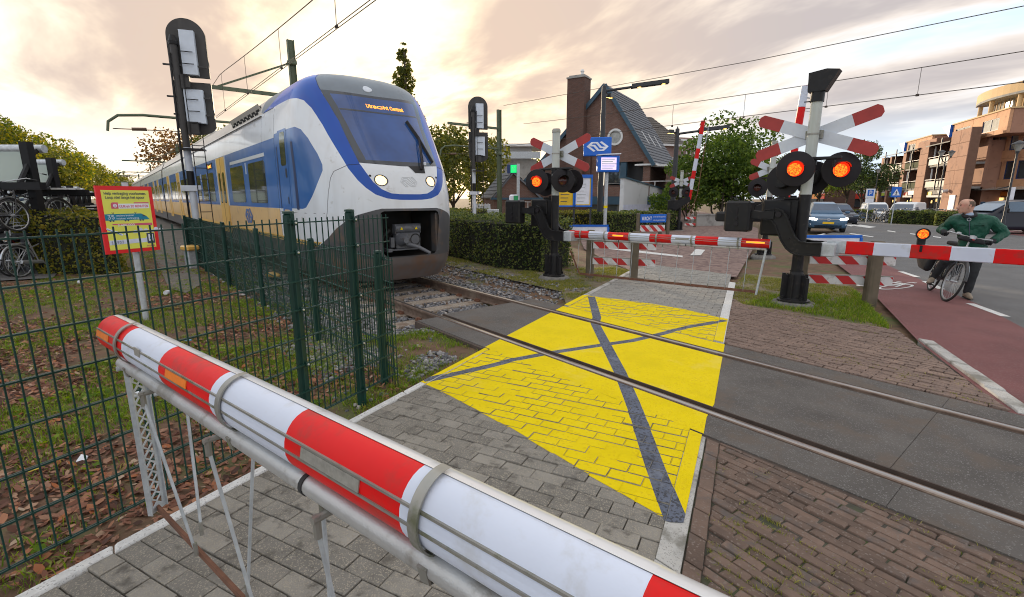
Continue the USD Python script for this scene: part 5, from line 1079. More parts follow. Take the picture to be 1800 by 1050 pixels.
T_('35', .10 * u, .462, .055, .09 * u, 'sign_white', False, .0035); T_('andere treinen', .22 * u, .497, .022, .25 * u, 'sign_white', False, .0035); T_('hebben vertraging', .22 * u, .458, .022, .32 * u, 'sign_white', False, .0035)
put('pink_label', S_(pl([(.16 * u, .385), (.73 * u, .36), (.73 * u, .395), (.14 * u, .40)], .002, .003)), 'sign_pink', sg); T_('3.400.000', .22 * u, .366, .026, .24 * u, 'sign_white', True, .0035)
put('picture_plane', S_(ext(unary_union([LineString([(.06, .335), (.26 * u, .25)]).buffer(.012), Polygon([(.14, .31), (.22, .235), (.24, .245), (.18, .30)]), Polygon([(.25, .25), (.29, .30), (.27, .245)])]), .002, .003)), 'sign_white', sg); put('plane_stripe', S_(ext(LineString([(.06, .328), (.255 * u, .245)]).buffer(.004), .003, .0035)), 'sign_blue', sg)
put('picture_cloud', S_(ext(unary_union([Point(.40 + .07 * k, .272 + .014 * ((k * 2) % 3)).buffer(.032) for k in range(6)]).intersection(sbox(.36, .262, .78, .4)), .002, .003)), 'sign_lilac', sg)
put('lilac_label', S_(pl([(.06, .12), (.73 * u, .13), (.73 * u, .20), (.62 * u, .215), (.60 * u, .185), (.06, .18)], .002, .003)), 'sign_lilac', sg); T_('12.933', .085, .132, .036, .17 * u, 'sign_text', False, .0035); T_('reizigers komen', .30 * u, .160, .016, .27 * u, 'sign_white', False, .0035); T_('te laat aan', .30 * u, .134, .016, .20 * u, 'sign_white', False, .0035)
ph = put('picture_phone', S_(ext(sbox(.625 * u, .115, .725 * u, .245).buffer(.008), .003, .004)), 'sign_text', sg); put('phone_screen', S_(pl([(.64 * u, .14), (.71 * u, .14), (.71 * u, .235), (.64 * u, .235)], .004, .005)), 'sign_white', ph); put('phone_bell', S_(pl([(.655 * u, .165), (.70 * u, .165), (.69 * u, .20), (.678 * u, .222), (.666 * u, .20)], .005, .006)), 'sign_blue', ph)
T_('ProRail', .60 * u, .062, .022, .12 * u, 'sign_pink', True)
put('post', tube([(w_ * .58, .075, -zb - .1), (w_ * .58, .075, h_ + .05)], .038, 14), 'galvanised', sg, smooth=40)
put('back_brace', [bar((.06, .045, h_ * .3), (w_ - .06, .045, h_ * .3), .03, .03), bar((.06, .045, h_ * .75), (w_ - .06, .045, h_ * .75), .03, .03)], 'galvanised', sg)

# ---- railway signal seen from behind
pm('signal_board', (0.045, 0.042, 0.040), 0.6, 0.15, 3.0, streak=((0.075, 0.07, 0.065), 6.0, 0.5)); pm('signal_box', (0.60, 0.66, 0.74), 0.4, 0.05, 5.0)
def rail_signal(label, loc, rot, k=1.0, small=False):
    t = thing('railway_signal', label, 'railway signal', loc, rot)   # board faces +y (away); x to the right
    m_ = .09
    zz = [0, .9, 1.35, 1.85, 2.35, 2.95]
    for i, (a, b) in enumerate(zip(zz[:-1], zz[1:])): put('mast_band', cyl((0, 0, a * 1.05), (0, 0, b * 1.05), m_, 14), ('black_paint', 'cross_white', 'cross_white', 'black_paint', 'cross_white')[i], t, smooth=40)
    put('mast_pole', cyl((0, 0, 3.1), (0, 0, 5.75), m_ * .95, 14), 'signal_board', t, smooth=40); put('mast_cap', lathe([(.11, 5.72), (.12, 5.80), (.07, 5.95), (0, 5.97)], 12), 'black_paint', t)
    r0 = .46
    up = unary_union([sbox(-r0, 4.95, r0, 5.98), Point(0, 5.98).buffer(r0)]).difference(sbox(-2, 0, 2, 4.97)); lo = unary_union([sbox(-r0, 3.72, r0, 4.84), affinity.scale(Point(0, 3.72).buffer(r0), 1, .55)])
    for nm, g in (('upper_board', up), ('lower_board', lo)):
        b = put(nm, stand(ext(affinity.translate(g, .28, 0), -.03, .0), (0, .14, 0), (1, 0, 0), (0, 0, 1)), 'signal_board', t)
        put('board_rim', stand(ext(affinity.translate(g.difference(g.buffer(-.03)), .28, 0), -.11, -.03), (0, .14, 0), (1, 0, 0), (0, 0, 1)), 'signal_board', b)
    put('lamp_box', [bb(.16, -.06, 5.0, .50, .13, 6.1)], 'signal_box', t); put('lamp_box', [bb(.10, -.06, 3.75, .55, .13, 4.62)], 'signal_box', t)
    put('cable_box', [bb(.08, -.10, 4.62, .28, .05, 4.98), bb(.10, -.10, 3.45, .36, .05, 3.78)], 'signal_board', t)
    put('bracket', [bb(-.3, -.02, 5.2, .7, .03, 5.24), bb(-.3, -.02, 4.4, .7, .03, 4.44), bb(-.2, -.02, 3.95, .65, .03, 3.99)], 'signal_board', t)
    put('cable_pipe', tube([(-.14, -.05, .1), (-.14, -.05, 3.2), (-.10, -.05, 5.5)], .028, 8), 'black_paint', t, smooth=40)
    put('platform_step', bb(-.1, -.35, 3.02, .45, .1, 3.06), 'black_paint', t)
    for k_ in range(18):
        z = .45 + .30 * k_; put('ladder_rung', bar((.16, -.12, z), (.44, -.12, z), .02, .02), 'black_paint', t)
    for x in (.16, .44): put('ladder_rail', bar((x, -.12, .1), (x, -.12, 5.75 if x < .3 else 3.4), .018, .03, up=(0, 1, 0)), 'black_paint', t)
    put('base_block', cbx((0, 0, .0), (.5, .5, .3), .03), 'plinth', t); put('track_number', cbx((.0, -.11, 2.0), (.5, .03, .16), .01), 'cross_white', t)
    return t
rail_signal('tall black railway signal seen from behind with ladder, left of the train', (-16.5, 1.86, -.06), 72)
fw2 = deep(834, 380, 24)
rs2 = rail_signal('small far railway signal seen from behind, right of the train nose', (fw2[0], fw2[1], -.1), 66)

# ---- overhead line
pm('mast_green', (0.10, 0.125, 0.075), 0.6, 0.15, 3.0); pm('wire_dark', (0.05, 0.035, 0.025), 0.5); pm('insulator', (0.10, 0.06, 0.04), 0.3)
def catenary_mast(label, loc, reach, H=8.2, group=None, armz=(6.0, 7.4), arm=1.0):
    t = thing('catenary_mast', label, 'overhead line mast', loc, 0, group)
    put('post', [bb(-.02, -.12, -.2, .02, .12, H), bb(-.10, -.135, -.2, .10, -.115, H), bb(-.10, .115, -.2, .10, .135, H)], 'mast_green', t)
    s = -1 if reach < 0 else 1
    put('cross_arm', bar((0, 0, armz[0]), (0, reach * arm, armz[0]), .12, .14), 'mast_green', t); put('stay', bar((0, 0, armz[1]), (0, reach * arm * .66, armz[0] + .05), .07, .07), 'mast_green', t)
    put('post_clamp', cbx((0, 0, armz[1]), (.34, .34, .22), .04), 'mast_green', t)
    g = [(0, s * .9, armz[0] - 1.3), (0, reach - .5 * s, armz[0] - 1.3), (0, reach + .25 * s, armz[0] - 1.38), (0, reach + .55 * s, armz[0] - 1.62), (0, reach + .6 * s, armz[0] - 1.95)]
    put('lower_tube', tube([(0, 0, armz[0] - 1.3)] + g, .05, 8), 'mast_green', t, smooth=50)
    put('steady_arm', bar((0, reach + .45 * s, armz[0] - 1.85), (0, YC - loc[1] if abs(YC - loc[1]) < abs(reach) else reach * .6, armz[0] - 1.75), .03, .03), 'wire_dark', t); put('insulator', tube([(0, reach - .1 * s, armz[0] - 1.83), (0, reach - .55 * s, armz[0] - 1.80)], .06, 8), 'insulator', t)
    return t
catenary_mast('green overhead line mast behind the train roof, its arm over the track', (-23.5, 6.9, 0), -6.0, 8.3, arm=.74)
for k, x in enumerate((-75, -125, -175)): catenary_mast(('nearest','middle','farthest')[k] + ' of the three distant overhead line masts beside the track', (x, 7.4, 0), -5.6, 8.2, group='distant overhead line masts')
def wire(label, pts, rad, droppers=None, group=None):
    """A hanging wire, with thin droppers down to a lower wire."""
    t = thing('overhead_wire', label, 'wire', (0, 0, 0), 0, group); put('wire', tube(pts, rad, 6), 'wire_dark', t)
    for a, b in droppers or []:
        d = put('dropper', bar(a, b, .012, .012), 'wire_dark', t); put('clip', cbx(b, (.09, .05, .07), .01), 'wire_dark', d)
    return t
def sagging(x0, x1, y, z, sag, span=50.0, n=60, ph=23.5):
    xs = np.linspace(x0, x1, n); u_ = ((xs + ph) % span) / span; return np.c_[xs, np.full(n, y), z - sag * 4 * u_ * (1 - u_)]
cw = sagging(-240, 60, YC - .15, 5.15, 0.0); ms = sagging(-240, 60, YC - .15, 6.55, .75, n=241)
zat = lambda x: 6.55 - .75 * 4 * (((x + 23.5) % 50) / 50) * (1 - ((x + 23.5) % 50) / 50)
dr = [((x, YC - .15, zat(x)), (x, YC - .15, 5.15)) for x in np.arange(-120, 30, 4.2)]
wire('upper carrying wire of the overhead line with its thin droppers', ms, .012, dr)
t = thing('contact_wire', 'double contact wire of the overhead line above the train', 'wire'); put('wire', tube([(-240, YC - .18, 5.15), (60, YC - .18, 5.15)], .009, 6), 'wire_dark', t); put('wire', tube([(-240, YC - .10, 5.15), (60, YC - .10, 5.15)], .009, 6), 'wire_dark', t)
# ================================================================ HOUSES AND SHOPS
def brickm(name, c1, c2, mortar, scale=1.0, rot=None):
    n = {'tc': ('texture_coordinate', {}), 'sp': ('separate_xyz', {}), 'ax': ('math', dict(math_type='add')), 'cv': ('combine_xyz', {}), 'b': ('brick_texture', dict(color1=c1, color2=c2, mortar=mortar, scale=scale, mortar_size=0.006, brick_width=0.22, row_height=0.065, bias=0.0)),
         'nz': ('noise_texture', dict(scale=.8, detail=5.0)), 'mr': ('map_range', dict(to_min=.75, to_max=1.25)), 'h': ('hsv', {}), 'p': ('principled_bsdf', dict(roughness=.9, specular_ior_level=.3))}
    L = [('tc.object', 'sp.vector'), ('sp.x', 'ax.value1'), ('sp.y', 'ax.value2'), ('ax.value', 'cv.x'), ('sp.z', 'cv.y'), ('cv.vector', 'b.vector'), ('tc.object', 'nz.vector'), ('nz.fac', 'mr.value'), ('mr.result', 'h.value'), ('b.color', 'h.color'), ('h.color', 'p.base_color')]
    MAT[name] = usdkit.material(stage, '/World/Looks/' + name, n, L, surface='p.BSDF')
brickm('brick_brown', (0.20, 0.105, 0.078), (0.14, 0.070, 0.052), (0.22, 0.19, 0.17))
brickm('brick_dark', (0.13, 0.062, 0.045), (0.095, 0.048, 0.036), (0.13, 0.11, 0.10))
brickm('brick_pink', (0.30, 0.19, 0.16), (0.25, 0.15, 0.13), (0.30, 0.26, 0.24))
pm('slab_orange', (0.58, 0.31, 0.165), 0.75, 0.08, .7, dirt=((0.38, 0.18, 0.10), 1.2, 0.3)); pm('slab_brown', (0.36, 0.19, 0.125), 0.8, 0.10, .7, dirt=((0.21, 0.11, 0.075), 1.2, 0.3)); pm('slab_pale', (0.62, 0.43, 0.22), 0.75, 0.06, .8)
pm('slab_joint', (0.16, 0.085, 0.055), .85); pm('roof_tile', (0.115, 0.12, 0.135), 0.55, 0.12, 1.5, jit=.15); pm('roof_tile_brown', (0.13, 0.115, 0.10), 0.7, 0.15, 1.5, jit=.15)
pm('trim_white', (0.70, 0.70, 0.69), 0.5, 0.05, 3.0); pm('trim_blue', (0.03, 0.075, 0.115), 0.45); pm('frame_blue', (0.012, 0.035, 0.13), 0.45); pm('wall_white', (0.66, 0.68, 0.70), 0.8, 0.05, .6, dirt=((0.52, 0.53, 0.54), .7, .3))
pm('pane_dark', (0.035, 0.042, 0.046), 0.05, 0.3, .6, spec=.9, coat=.5); pm('pane_curtain', (0.30, 0.30, 0.27), 0.12, 0.35, 3.0, spec=.8, coat=.4); pm('dark_metal', (0.03, 0.032, 0.036), 0.45, .1, 4.0); pm('planter_green', (0.06, 0.07, 0.03), .9, .4, 6.0)
pm('shop_blue', (0.02, 0.035, 0.10), .4); pm('shop_orange', (0.70, 0.22, 0.03), .45); pm('shop_green', (0.02, 0.33, 0.11), .45); pm('shop_red', (0.60, 0.05, 0.03), .45); pm('shop_lime', (0.42, 0.55, 0.04), .45); pm('shop_yellow', (0.75, 0.48, 0.02), .45); pm('blue_sign', (0.005, 0.12, 0.55), .35); pm('concrete', (0.33, 0.32, 0.30), .85, .15, 2.0, dirt=((0.2, 0.19, 0.18), 1.5, .4))
glow('lit_window', (1.0, 0.62, 0.22), 0.9); glow('lamp_warm', (1.0, 0.60, 0.16), 2.2); glow('screen_lilac', (0.72, 0.58, 0.95), 0.75); glow('screen_green', (0.02, 0.62, 0.16), .8); glow('car_lamp', (0.95, 0.97, 1.0), 4.0)
def horiz(x, w):                          # point on the ground, w metres ahead, in the direction of a photo column at eye level
    u_ = (x - CX) / (F / math.cos(PITCH)); return FW[:2] * w + RT[:2] * w * u_
def facing(d): return math.degrees(math.atan2(d[1], d[0]))
class Frame:                              # a local frame: x along a facade, y into the building, z up
    def __init__(s, o, ex): s.o = np.asarray(o, float); s.rot = facing(ex); s.ex = np.asarray(ex, float) / np.linalg.norm(ex)
    def thing(s, name, label, cat, group=None): return thing(name, label, cat, (s.o[0], s.o[1], 0), s.rot, group)
def window(par, x, z, w, h, y=0.0, frame='trim_white', pane='pane_dark', bars=1, sill=True, dep=.10):
    f = put('window', [bb(x, y - .02, z, x + .06, y + dep, z + h), bb(x + w - .06, y - .02, z, x + w, y + dep, z + h), bb(x + .06, y - .02, z, x + w - .06, y + dep, z + .06), bb(x + .06, y - .02, z + h - .06, x + w - .06, y + dep, z + h)] + [bb(x + w * (k + 1) / (bars + 1) - .025, y - .015, z + .06, x + w * (k + 1) / (bars + 1) + .025, y + dep, z + h - .06) for k in range(bars)], frame, par)
    put('pane', bb(x + .06, y + .03, z + .06, x + w - .06, y + .05, z + h - .06), pane, f)
    if sill: put('sill', bb(x - .06, y - .09, z - .07, x + w + .06, y - .002, z - .003), 'concrete', f)
def wall_with_holes(par, x0, z0, x1, z1, y0, y1, holes, mat, name='wall'):
    g = sbox(x0, z0, x1, z1).difference(unary_union([sbox(a, b, a + c, b + d) for a, b, c, d in holes])) if holes else sbox(x0, z0, x1, z1)
    return put(name, stand(ext(g, -(y1 - y0), 0), (0, y0, 0), (1, 0, 0), (0, 0, 1)), mat, par)

# ---- station house: steep gable, tall chimney
ga = horiz(1058, 42.0); gdir = .857 * RT[:2] - .514 * FW[:2]
hf = Frame(ga, gdir); h = hf.thing('station_house', 'brown brick house with a steep grey tiled roof and a tall broad chimney', 'house')
XRt, ZR, XLt, ZL, ZA, LEN = 3.96, 4.76, -8.6, 1.9, 10.6, 8.2
gab = Polygon([(XLt, -.2), (XRt, -.2), (XRt, ZR), (0, ZA), (XLt, ZL)]).difference(unary_union([Point(.95, 6.55).buffer(.62), sbox(-.3, 2.7, 3.4, 4.55), sbox(.2, .2, 3.2, 2.2)]))
put('gable_wall', stand(ext(gab, -.3, 0), (0, 0, 0), (1, 0, 0), (0, 0, 1)), 'brick_brown', h)
rw = put('round_window', stand(ext(Point(.95, 6.55).buffer(.66).difference(Point(.95, 6.55).buffer(.50)), -.1, .05), (0, 0, 0), (1, 0, 0), (0, 0, 1)), 'trim_white', h); put('pane', stand(ext(Point(.95, 6.55).buffer(.52), -.12, -.08), (0, 0, 0), (1, 0, 0), (0, 0, 1)), 'pane_curtain', rw)
put('side_wall', bb(XRt - .3, .31, -.2, XRt - .05, LEN, ZR - .25), 'brick_brown', h); put('back_wall', bb(XLt, LEN - .3, -.2, XRt - .31, LEN, ZL + .1), 'brick_brown', h)
put('upper_room', [bb(-.3, 1.2, 2.5, 3.4, 1.4, 4.7), bb(-.5, .0, 2.45, 3.6, 1.4, 2.68)], 'dark_metal', h); put('balcony_post', bb(1.5, .0, 2.7, 2.0, .3, 4.5), 'trim_blue', h)
window(h, .0, 2.9, 1.3, 1.5, .9, 'dark_metal', 'pane_dark'); 
for a in (4, 6): pass
def roof_plane(P0, P1, P2, P3, mat, par, nu, nv, th=.06, lap=.03):
    """Rows of tiles on a sloping plane P0-P1 eave, P3-P2 ridge."""
    P0, P1, P2, P3 = map(lambda p: np.array(p, float), (P0, P1, P2, P3)); nrm = np.cross(P1 - P0, P3 - P0); nrm /= np.linalg.norm(nrm)
    put('roof_deck', (np.vstack([P0, P1, P2, P3, P0 + nrm * -.12, P1 + nrm * -.12, P2 + nrm * -.12, P3 + nrm * -.12]), np.array([[0, 1, 2, 3], [7, 6, 5, 4], [0, 4, 5, 1], [1, 5, 6, 2], [2, 6, 7, 3], [3, 7, 4, 0]])), mat, par)
    ms = []
    for j in range(nv):
        a, b = j / nv, (j + 1.12) / nv; b = min(b, 1)
        for i in range(nu):
            c, d = (i + .03) / nu, (i + .97) / nu; q = lambda s, t, hh: (P0 * (1 - s) + P1 * s) * (1 - t) + (P3 * (1 - s) + P2 * s) * t + nrm * hh
            m_ = (c + d) / 2
            v = np.array([q(c, a, th), q(m_, a, th * 1.7), q(d, a, th), q(d, b, .015), q(m_, b, .03), q(c, b, .015), q(c, a, 0), q(d, a, 0), q(m_, a, 0)])
            ms.append((v, np.array([[0, 1, 4], [0, 4, 5], [1, 2, 3], [1, 3, 4], [6, 8, 1], [6, 1, 0], [8, 7, 2], [8, 2, 1]])))
    put('roof_tile_field', cat_(ms), mat, par, kind='stuff')
o_ = .35
rp = lambda x, y, z: (x, y, z)
sl = (ZA - ZR) / XRt
roof_plane((XRt + o_, -.25, ZR - sl * o_), (XRt + o_, LEN + .2, ZR - sl * o_), (0, LEN + .2, ZA + .05), (0, -.25, ZA + .05), 'roof_tile', h, 26, 24)
sl2 = (ZA - ZL) / -XLt
roof_plane((XLt - .3, LEN + .2, ZL - sl2 * .3), (XLt - .3, -.25, ZL - sl2 * .3), (0, -.25, ZA + .05), (0, LEN + .2, ZA + .05), 'roof_tile', h, 26, 30)
for (a, b) in (((XRt + o_ + .02, ZR - sl * o_ - .05), (.0, ZA + .02)), ((XLt - .32, ZL - sl2 * .3 - .05), (0, ZA + .02))): put('verge_board', bar((a[0], -.30, a[1]), (b[0], -.30, b[1]), .07, .30, up=(0, 0, 1)), 'trim_blue', h)
for k in range(3): put('skylight', bar((XRt * .62, 2.2 + 1.9 * k, ZA - sl * XRt * .62 + .16), (XRt * .80, 2.2 + 1.9 * k, ZA - sl * XRt * .80 + .16), .10, .05), 'trim_white', h)
ch = put('chimney', bb(-3.1, -.75, 2.2, -1.55, .55, 11.3), 'brick_dark', h); put('chimney_cap', [bb(-3.16, -.81, 11.3, -1.49, .61, 11.42), bb(-3.0, -.65, 11.42, -1.65, .45, 11.55)], 'concrete', ch); put('chimney_pot', lathe([(.13, 11.55), (.12, 11.85), (.18, 11.9), (.12, 12.05), (0, 12.1)], 10, (-2.1, 0, 0)), 'trim_white', ch); put('chimney_breast', bb(-5.2, -.38, -.2, -1.0, -.02, 6.0), 'brick_dark', h)
put('eave_soffit', bb(XRt - 1.2, -.22, ZR - .55, XRt + .5, LEN, ZR - .42), 'trim_white', h)
put('bay_front', bb(-.6, -1.6, 1.8, 4.4, -.02, 2.55), 'brick_brown', h); put('fascia', bb(-.7, -1.72, 1.15, 6.4, -1.62, 1.78), 'trim_blue', h); put('shop_window', bb(-.6, -1.58, -.1, 4.3, -1.5, 1.14), 'pane_dark', h)
put('balcony_rail', [bb(3.2, -1.6, 2.9, 6.4, -1.56, 2.95), bb(3.2, -1.6, 2.6, 3.25, -1.56, 2.95), bb(4.8, -1.6, 2.6, 4.85, -1.56, 2.95)], 'trim_white', h)
for a in range(2): window(h, XRt + .1, .5, .01, .01) if False else None
sw = Frame(ga + gdir * XRt, (-gdir[1], gdir[0]))
e_ = sw.thing('house_annex', 'glazed upstairs annex with white eaves on the right side of the brick house', 'annex')
wall_with_holes(e_, .35, -.1, 7.6, 4.1, -1.4, -1.2, [(1.2, 2.6, 1.1, 1.3), (2.7, 2.6, 1.1, 1.3), (4.3, 2.6, 1.1, 1.3)], 'brick_brown')
for k in range(3): window(e_, 1.2 + 1.53 * k, 2.6, 1.1, 1.3, -1.36, 'trim_white', 'pane_dark', 1, False)
put('flat_roof', bb(.1, -1.8, 4.12, 7.8, -.02, 4.28), 'trim_white', e_)
wp0 = horiz(1096, 35.0); wp1 = horiz(1168, 41.0); wf = Frame(wp0, wp1 - wp0); ww = wf.thing('white_wall', 'plain white wall with a dark coping in front of the brick house', 'wall'); Lw = np.linalg.norm(wp1 - wp0)
put('wall', stand(ext(Polygon([(0, -.2), (Lw, -.2), (Lw, 2.3), (0, 3.05)]), -.3, 0), (0, 0, 0), (1, 0, 0), (0, 0, 1)), 'wall_white', ww); put('coping', bar((-.1, .15, 3.10), (Lw + .1, .15, 2.35), .42, .10), 'trim_blue', ww); put('plinth_band', bb(-.003, -.02, -.2, Lw, -.003, 1.2), 'sign_lilac', ww)
# ---- house with a hipped roof behind
b0 = horiz(1121, 56.0); bd = RT[:2] * .93 + FW[:2] * .36; bf = Frame(b0, bd); b = bf.thing('hipped_house', 'pinkish brick house with a brown hipped roof and white eaves behind the trees', 'house')
wall_with_holes(b, 0, -.2, 5.6, 7.4, 0, .3, [(3.9, 4.6, 1.2, 1.6), (.9, 4.6, 1.2, 1.6)], 'brick_pink'); put('side_wall', bb(5.35, .31, -.2, 5.6, 6.5, 7.4), 'brick_pink', b)
window(b, 3.9, 4.6, 1.2, 1.6); window(b, .9, 4.6, 1.2, 1.6)
put('eaves', bb(-.4, -.45, 7.4, 6.0, 6.9, 7.62), 'trim_white', b)
for P in (((-.4, -.45, 7.62), (6.0, -.45, 7.62), (3.3, 2.8, 10.9), (2.3, 2.8, 10.9)), ((6.0, -.45, 7.62), (6.0, 6.9, 7.62), (3.3, 3.8, 10.9), (3.3, 2.8, 10.9)), ((-.4, 6.9, 7.62), (-.4, -.45, 7.62), (2.3, 2.8, 10.9), (2.3, 3.8, 10.9))): roof_plane(*P, 'roof_tile_brown', b, 16, 12)
put('gable_tower', [bb(5.9, 1.0, -.2, 8.6, 4.5, 8.6)], 'brick_pink', b); put('bay_frame', [bb(5.9 + .6 * k, .9, 4.3, 6.0 + .6 * k, .98, 8.2) for k in range(5)] + [bb(5.85, .88, 8.2, 8.7, .99, 8.4), bb(5.85, .88, 6.1, 8.7, .99, 6.25)], 'trim_white', b)
# ---- small brick shed house and station bits on the left of the signal
s0_ = horiz(868, 38.0); sf = Frame(s0_, RT[:2] * .96 + FW[:2] * .28); s_ = sf.thing('small_house', 'low brick house with a grey roof and blue gutter beyond the hedge', 'house')
put('wall', stand(ext(Polygon([(0, -.2), (3.6, -.2), (3.6, 1.9), (1.5, 3.6), (0, 1.9)]), -3.5, 0), (0, 0, 0), (1, 0, 0), (0, 0, 1)), 'brick_brown', s_)
roof_plane((3.9, -.2, 1.65), (3.9, 3.7, 1.65), (1.5, 3.7, 3.65), (1.5, -.2, 3.65), 'roof_tile', s_, 8, 7); roof_plane((-.2, 3.7, 1.65), (-.2, -.2, 1.65), (1.5, -.2, 3.65), (1.5, 3.7, 3.65), 'roof_tile', s_, 8, 7); put('gutter', bar((-.3, -.25, 1.62), (3.9, -.25, 1.62), .14, .16), 'trim_blue', s_)
window(s_, 2.4, .5, .7, .9)
pb = horiz(905, 60); pb_ = Frame(pb, RT[:2]).thing('white_flats', 'small white balcony block far behind the small brick house', 'building'); put('block', bb(-3, 0, 0, 2.6, 5, 6.2), 'concrete', pb_); put('roof_slab', bb(-3.6, -.8, 7.6, 3.4, 5.4, 7.9), 'trim_white', pb_); put('top_floor', bb(-2, .5, 6.2, 2, 5, 7.6), 'trim_white', pb_); put('balcony_rail', [bb(-3.2, -.7, 6.25, 3, -.65, 7.0)], 'galvanised', pb_)

# ---- flats over shops on the right
FA, FB = horiz(1722, 52), horiz(1540, 84); ft = Frame(FB, FA - FB); LF = np.linalg.norm(FA - FB)   # x runs from the far end (0) to the near end
fl = ft.thing('shop_flats', 'long terracotta apartment building with stepped balconies above the shops', 'apartment building')
X_ = lambda s: LF - s
def panel_wall(x0, x1, z0, z1, y, mat='slab_brown', th=.35, name='wall', holes=(), rows=None, cols=None):
    """A cladding wall of separate slabs with open joints."""
    cols = cols or max(1, round((x1 - x0) / 2.2)); rows = rows or max(1, round((z1 - z0) / 1.45))
    put('backing', bb(x0 + .02, y + .06, z0, x1 - .02, y + th, z1), 'slab_joint' if not holes else 'dark_metal', fl) if not holes else None
    hu = unary_union([sbox(a, b_, a + c, b_ + d) for a, b_, c, d in holes]) if holes else None
    for i in range(cols):
        for k in range(rows):
            g = sbox(x0 + (x1 - x0) * i / cols + .022, z0 + (z1 - z0) * k / rows + .022, x0 + (x1 - x0) * (i + 1) / cols - .022, z0 + (z1 - z0) * (k + 1) / rows - .022)
            if hu is not None: g = g.difference(hu)
            if g.area > .05: put(name, stand(ext(g, -.08 if hu is None else -.3, rng.normal(0, .004)), (0, y, 0), (1, 0, 0), (0, 0, 1)), mat, fl)
# piers between the recessed balconies
piers = [(0, 1.1, 8.15, 0.0), (4.2, 5.0, 8.1, 0.0), (9.9, 11.2, 8.2, 0.0), (16.8, 19.6, 8.8, -.2), (26.6, 31.2, 9.2, -.5)]
for x0, x1, zt, y in piers: panel_wall(x0, x1, -1.2, zt, y, 'slab_brown', 4.0 if x1 < 30 else .9, 'pier_slab')
for k, (x0, x1) in enumerate(((1.1, 4.2), (5.0, 9.9), (11.2, 16.8), (19.6, 26.6))):
    put('recess_wall', bb(x0, 3.0, 2.9, x1, 3.3, 8.6), 'slab_brown', fl)
    for z in (3.0, 5.8):
        put('balcony_floor', bb(x0, .1, z - .25, x1, 3.0, z), 'concrete', fl); put('balcony_front', bb(x0 + .1, -.05, z, x1 - .1, .03, z + .75), ('dark_metal', 'planter_green')[(k + int(z)) % 2], fl); put('balcony_rail', bb(x0, -.12, z + .92, x1, -.06, z + .98), 'trim_white', fl)
        window(fl, x0 + (x1 - x0) * .30, z + .15, (x1 - x0) * .30, 2.05, 2.9, 'frame_blue', 'pane_dark', 1, False); put('rain_pipe', cyl((x0 + .35, .4, z), (x0 + .35, .4, z + 2.4), .10, 8), 'trim_white', fl)
    put('pergola_post', bb(x0 + (x1 - x0) * .55, -.35, 2.6, x0 + (x1 - x0) * .55 + .13, -.22, 8.9), 'dark_metal', fl); put('pergola_roof', (np.array([(x0, -.6, 8.25), (x1, -.6, 8.25), (x1, 2.6, 8.95), (x0, 2.6, 8.95), (x0, -.6, 8.13), (x1, -.6, 8.13), (x1, 2.6, 8.83), (x0, 2.6, 8.83)]), np.array([[0, 1, 2, 3], [7, 6, 5, 4], [0, 4, 5, 1], [1, 5, 6, 2], [2, 6, 7, 3], [3, 7, 4, 0]])), 'pane_dark', fl)
for x0, x1, z0, z1 in ((1.5, 11.2, 8.3, 10.4), (17.5, 30.6, 8.7, 11.0)):
    hs = [(x0 + .8, z0 + .35, (x1 - x0) * .30, 1.3), (x0 + (x1 - x0) * .58, z0 + .35, (x1 - x0) * .28, 1.3)]
    panel_wall(x0, x1, z0 - .2, z1, 2.7, 'slab_orange', .3, 'penthouse_slab', hs, 1, 5)
    for a, b_, c, d in hs: window(fl, a, b_, c, d, 2.78, 'frame_blue', 'pane_curtain', 1, False)
    put('penthouse_block', bb(x0 + .02, 3.02, z0 - .2, x1 - .02, 9, z1 - .02), 'slab_brown', fl); put('roof_edge', bb(x0 - .1, 2.55, z1, x1 + .1, 9.1, z1 + .15), 'slab_pale', fl)
    put('blue_eave', (np.array([(x0 - 2.6, 2.4, z1 + .05), (x0 - .1, 2.4, z1 + .05), (x0 - .1, 2.4, z1 - 1.5), (x0 - 2.6, 4.4, z1 + .05), (x0 - .1, 4.4, z1 + .05), (x0 - .1, 4.4, z1 - 1.5)]), np.array([[0, 2, 1], [3, 4, 5], [0, 1, 4], [0, 4, 3], [1, 2, 5], [1, 5, 4], [0, 3, 5], [0, 5, 2]])), 'blue_sign', fl)
panel_wall(11.2, 17.3, 8.3, 9.5, 1.2, 'slab_brown', 3.0, 'parapet_slab', (), 1, 3)
put('body', bb(.1, 3.35, -1.2, LF - 8.2, 12, 8.2), 'slab_brown', fl)
for x0, x1, fas, sgn in ((1.1, 4.2, 'trim_white', 'shop_lime'), (5.0, 9.9, 'sign_lilac', 'shop_green'), (11.2, 16.8, 'trim_white', 'shop_red'), (19.6, 26.6, 'concrete', 'shop_yellow')):
    put('shop_front', bb(x0 + .02, .8, -1.2, x1 - .02, .9, 2.1), 'pane_dark', fl); put('fascia', bb(x0 + .01, .35, 2.1, x1 - .01, .8, 2.7), fas, fl); put('shop_sign', bb(x0 + .3, .28, 1.75, x0 + 1.7, .34, 2.45), sgn, fl); put('awning', bb(x0 + 2.0, -.3, 1.75, x1 - .2, .34, 2.0), 'shop_blue', fl)
    for q in range(3): put('shop_mullion', bb(x0 + (x1 - x0) * (q + .5) / 3, .72, -1.2, x0 + (x1 - x0) * (q + .5) / 3 + .12, .79, 2.1), 'dark_metal', fl)
    for q in range(4): put('lit_lamp', bb(x0 + .7 + q * (x1 - x0) * .2, .70, 1.0 + .2 * (q % 2), x0 + 1.0 + q * (x1 - x0) * .2, .74, 1.35 + .2 * (q % 2)), 'lit_window', fl)
put('info_panel', bb(29.0, -.60, .3, 30.4, -.52, 2.0), 'sign_white', fl)
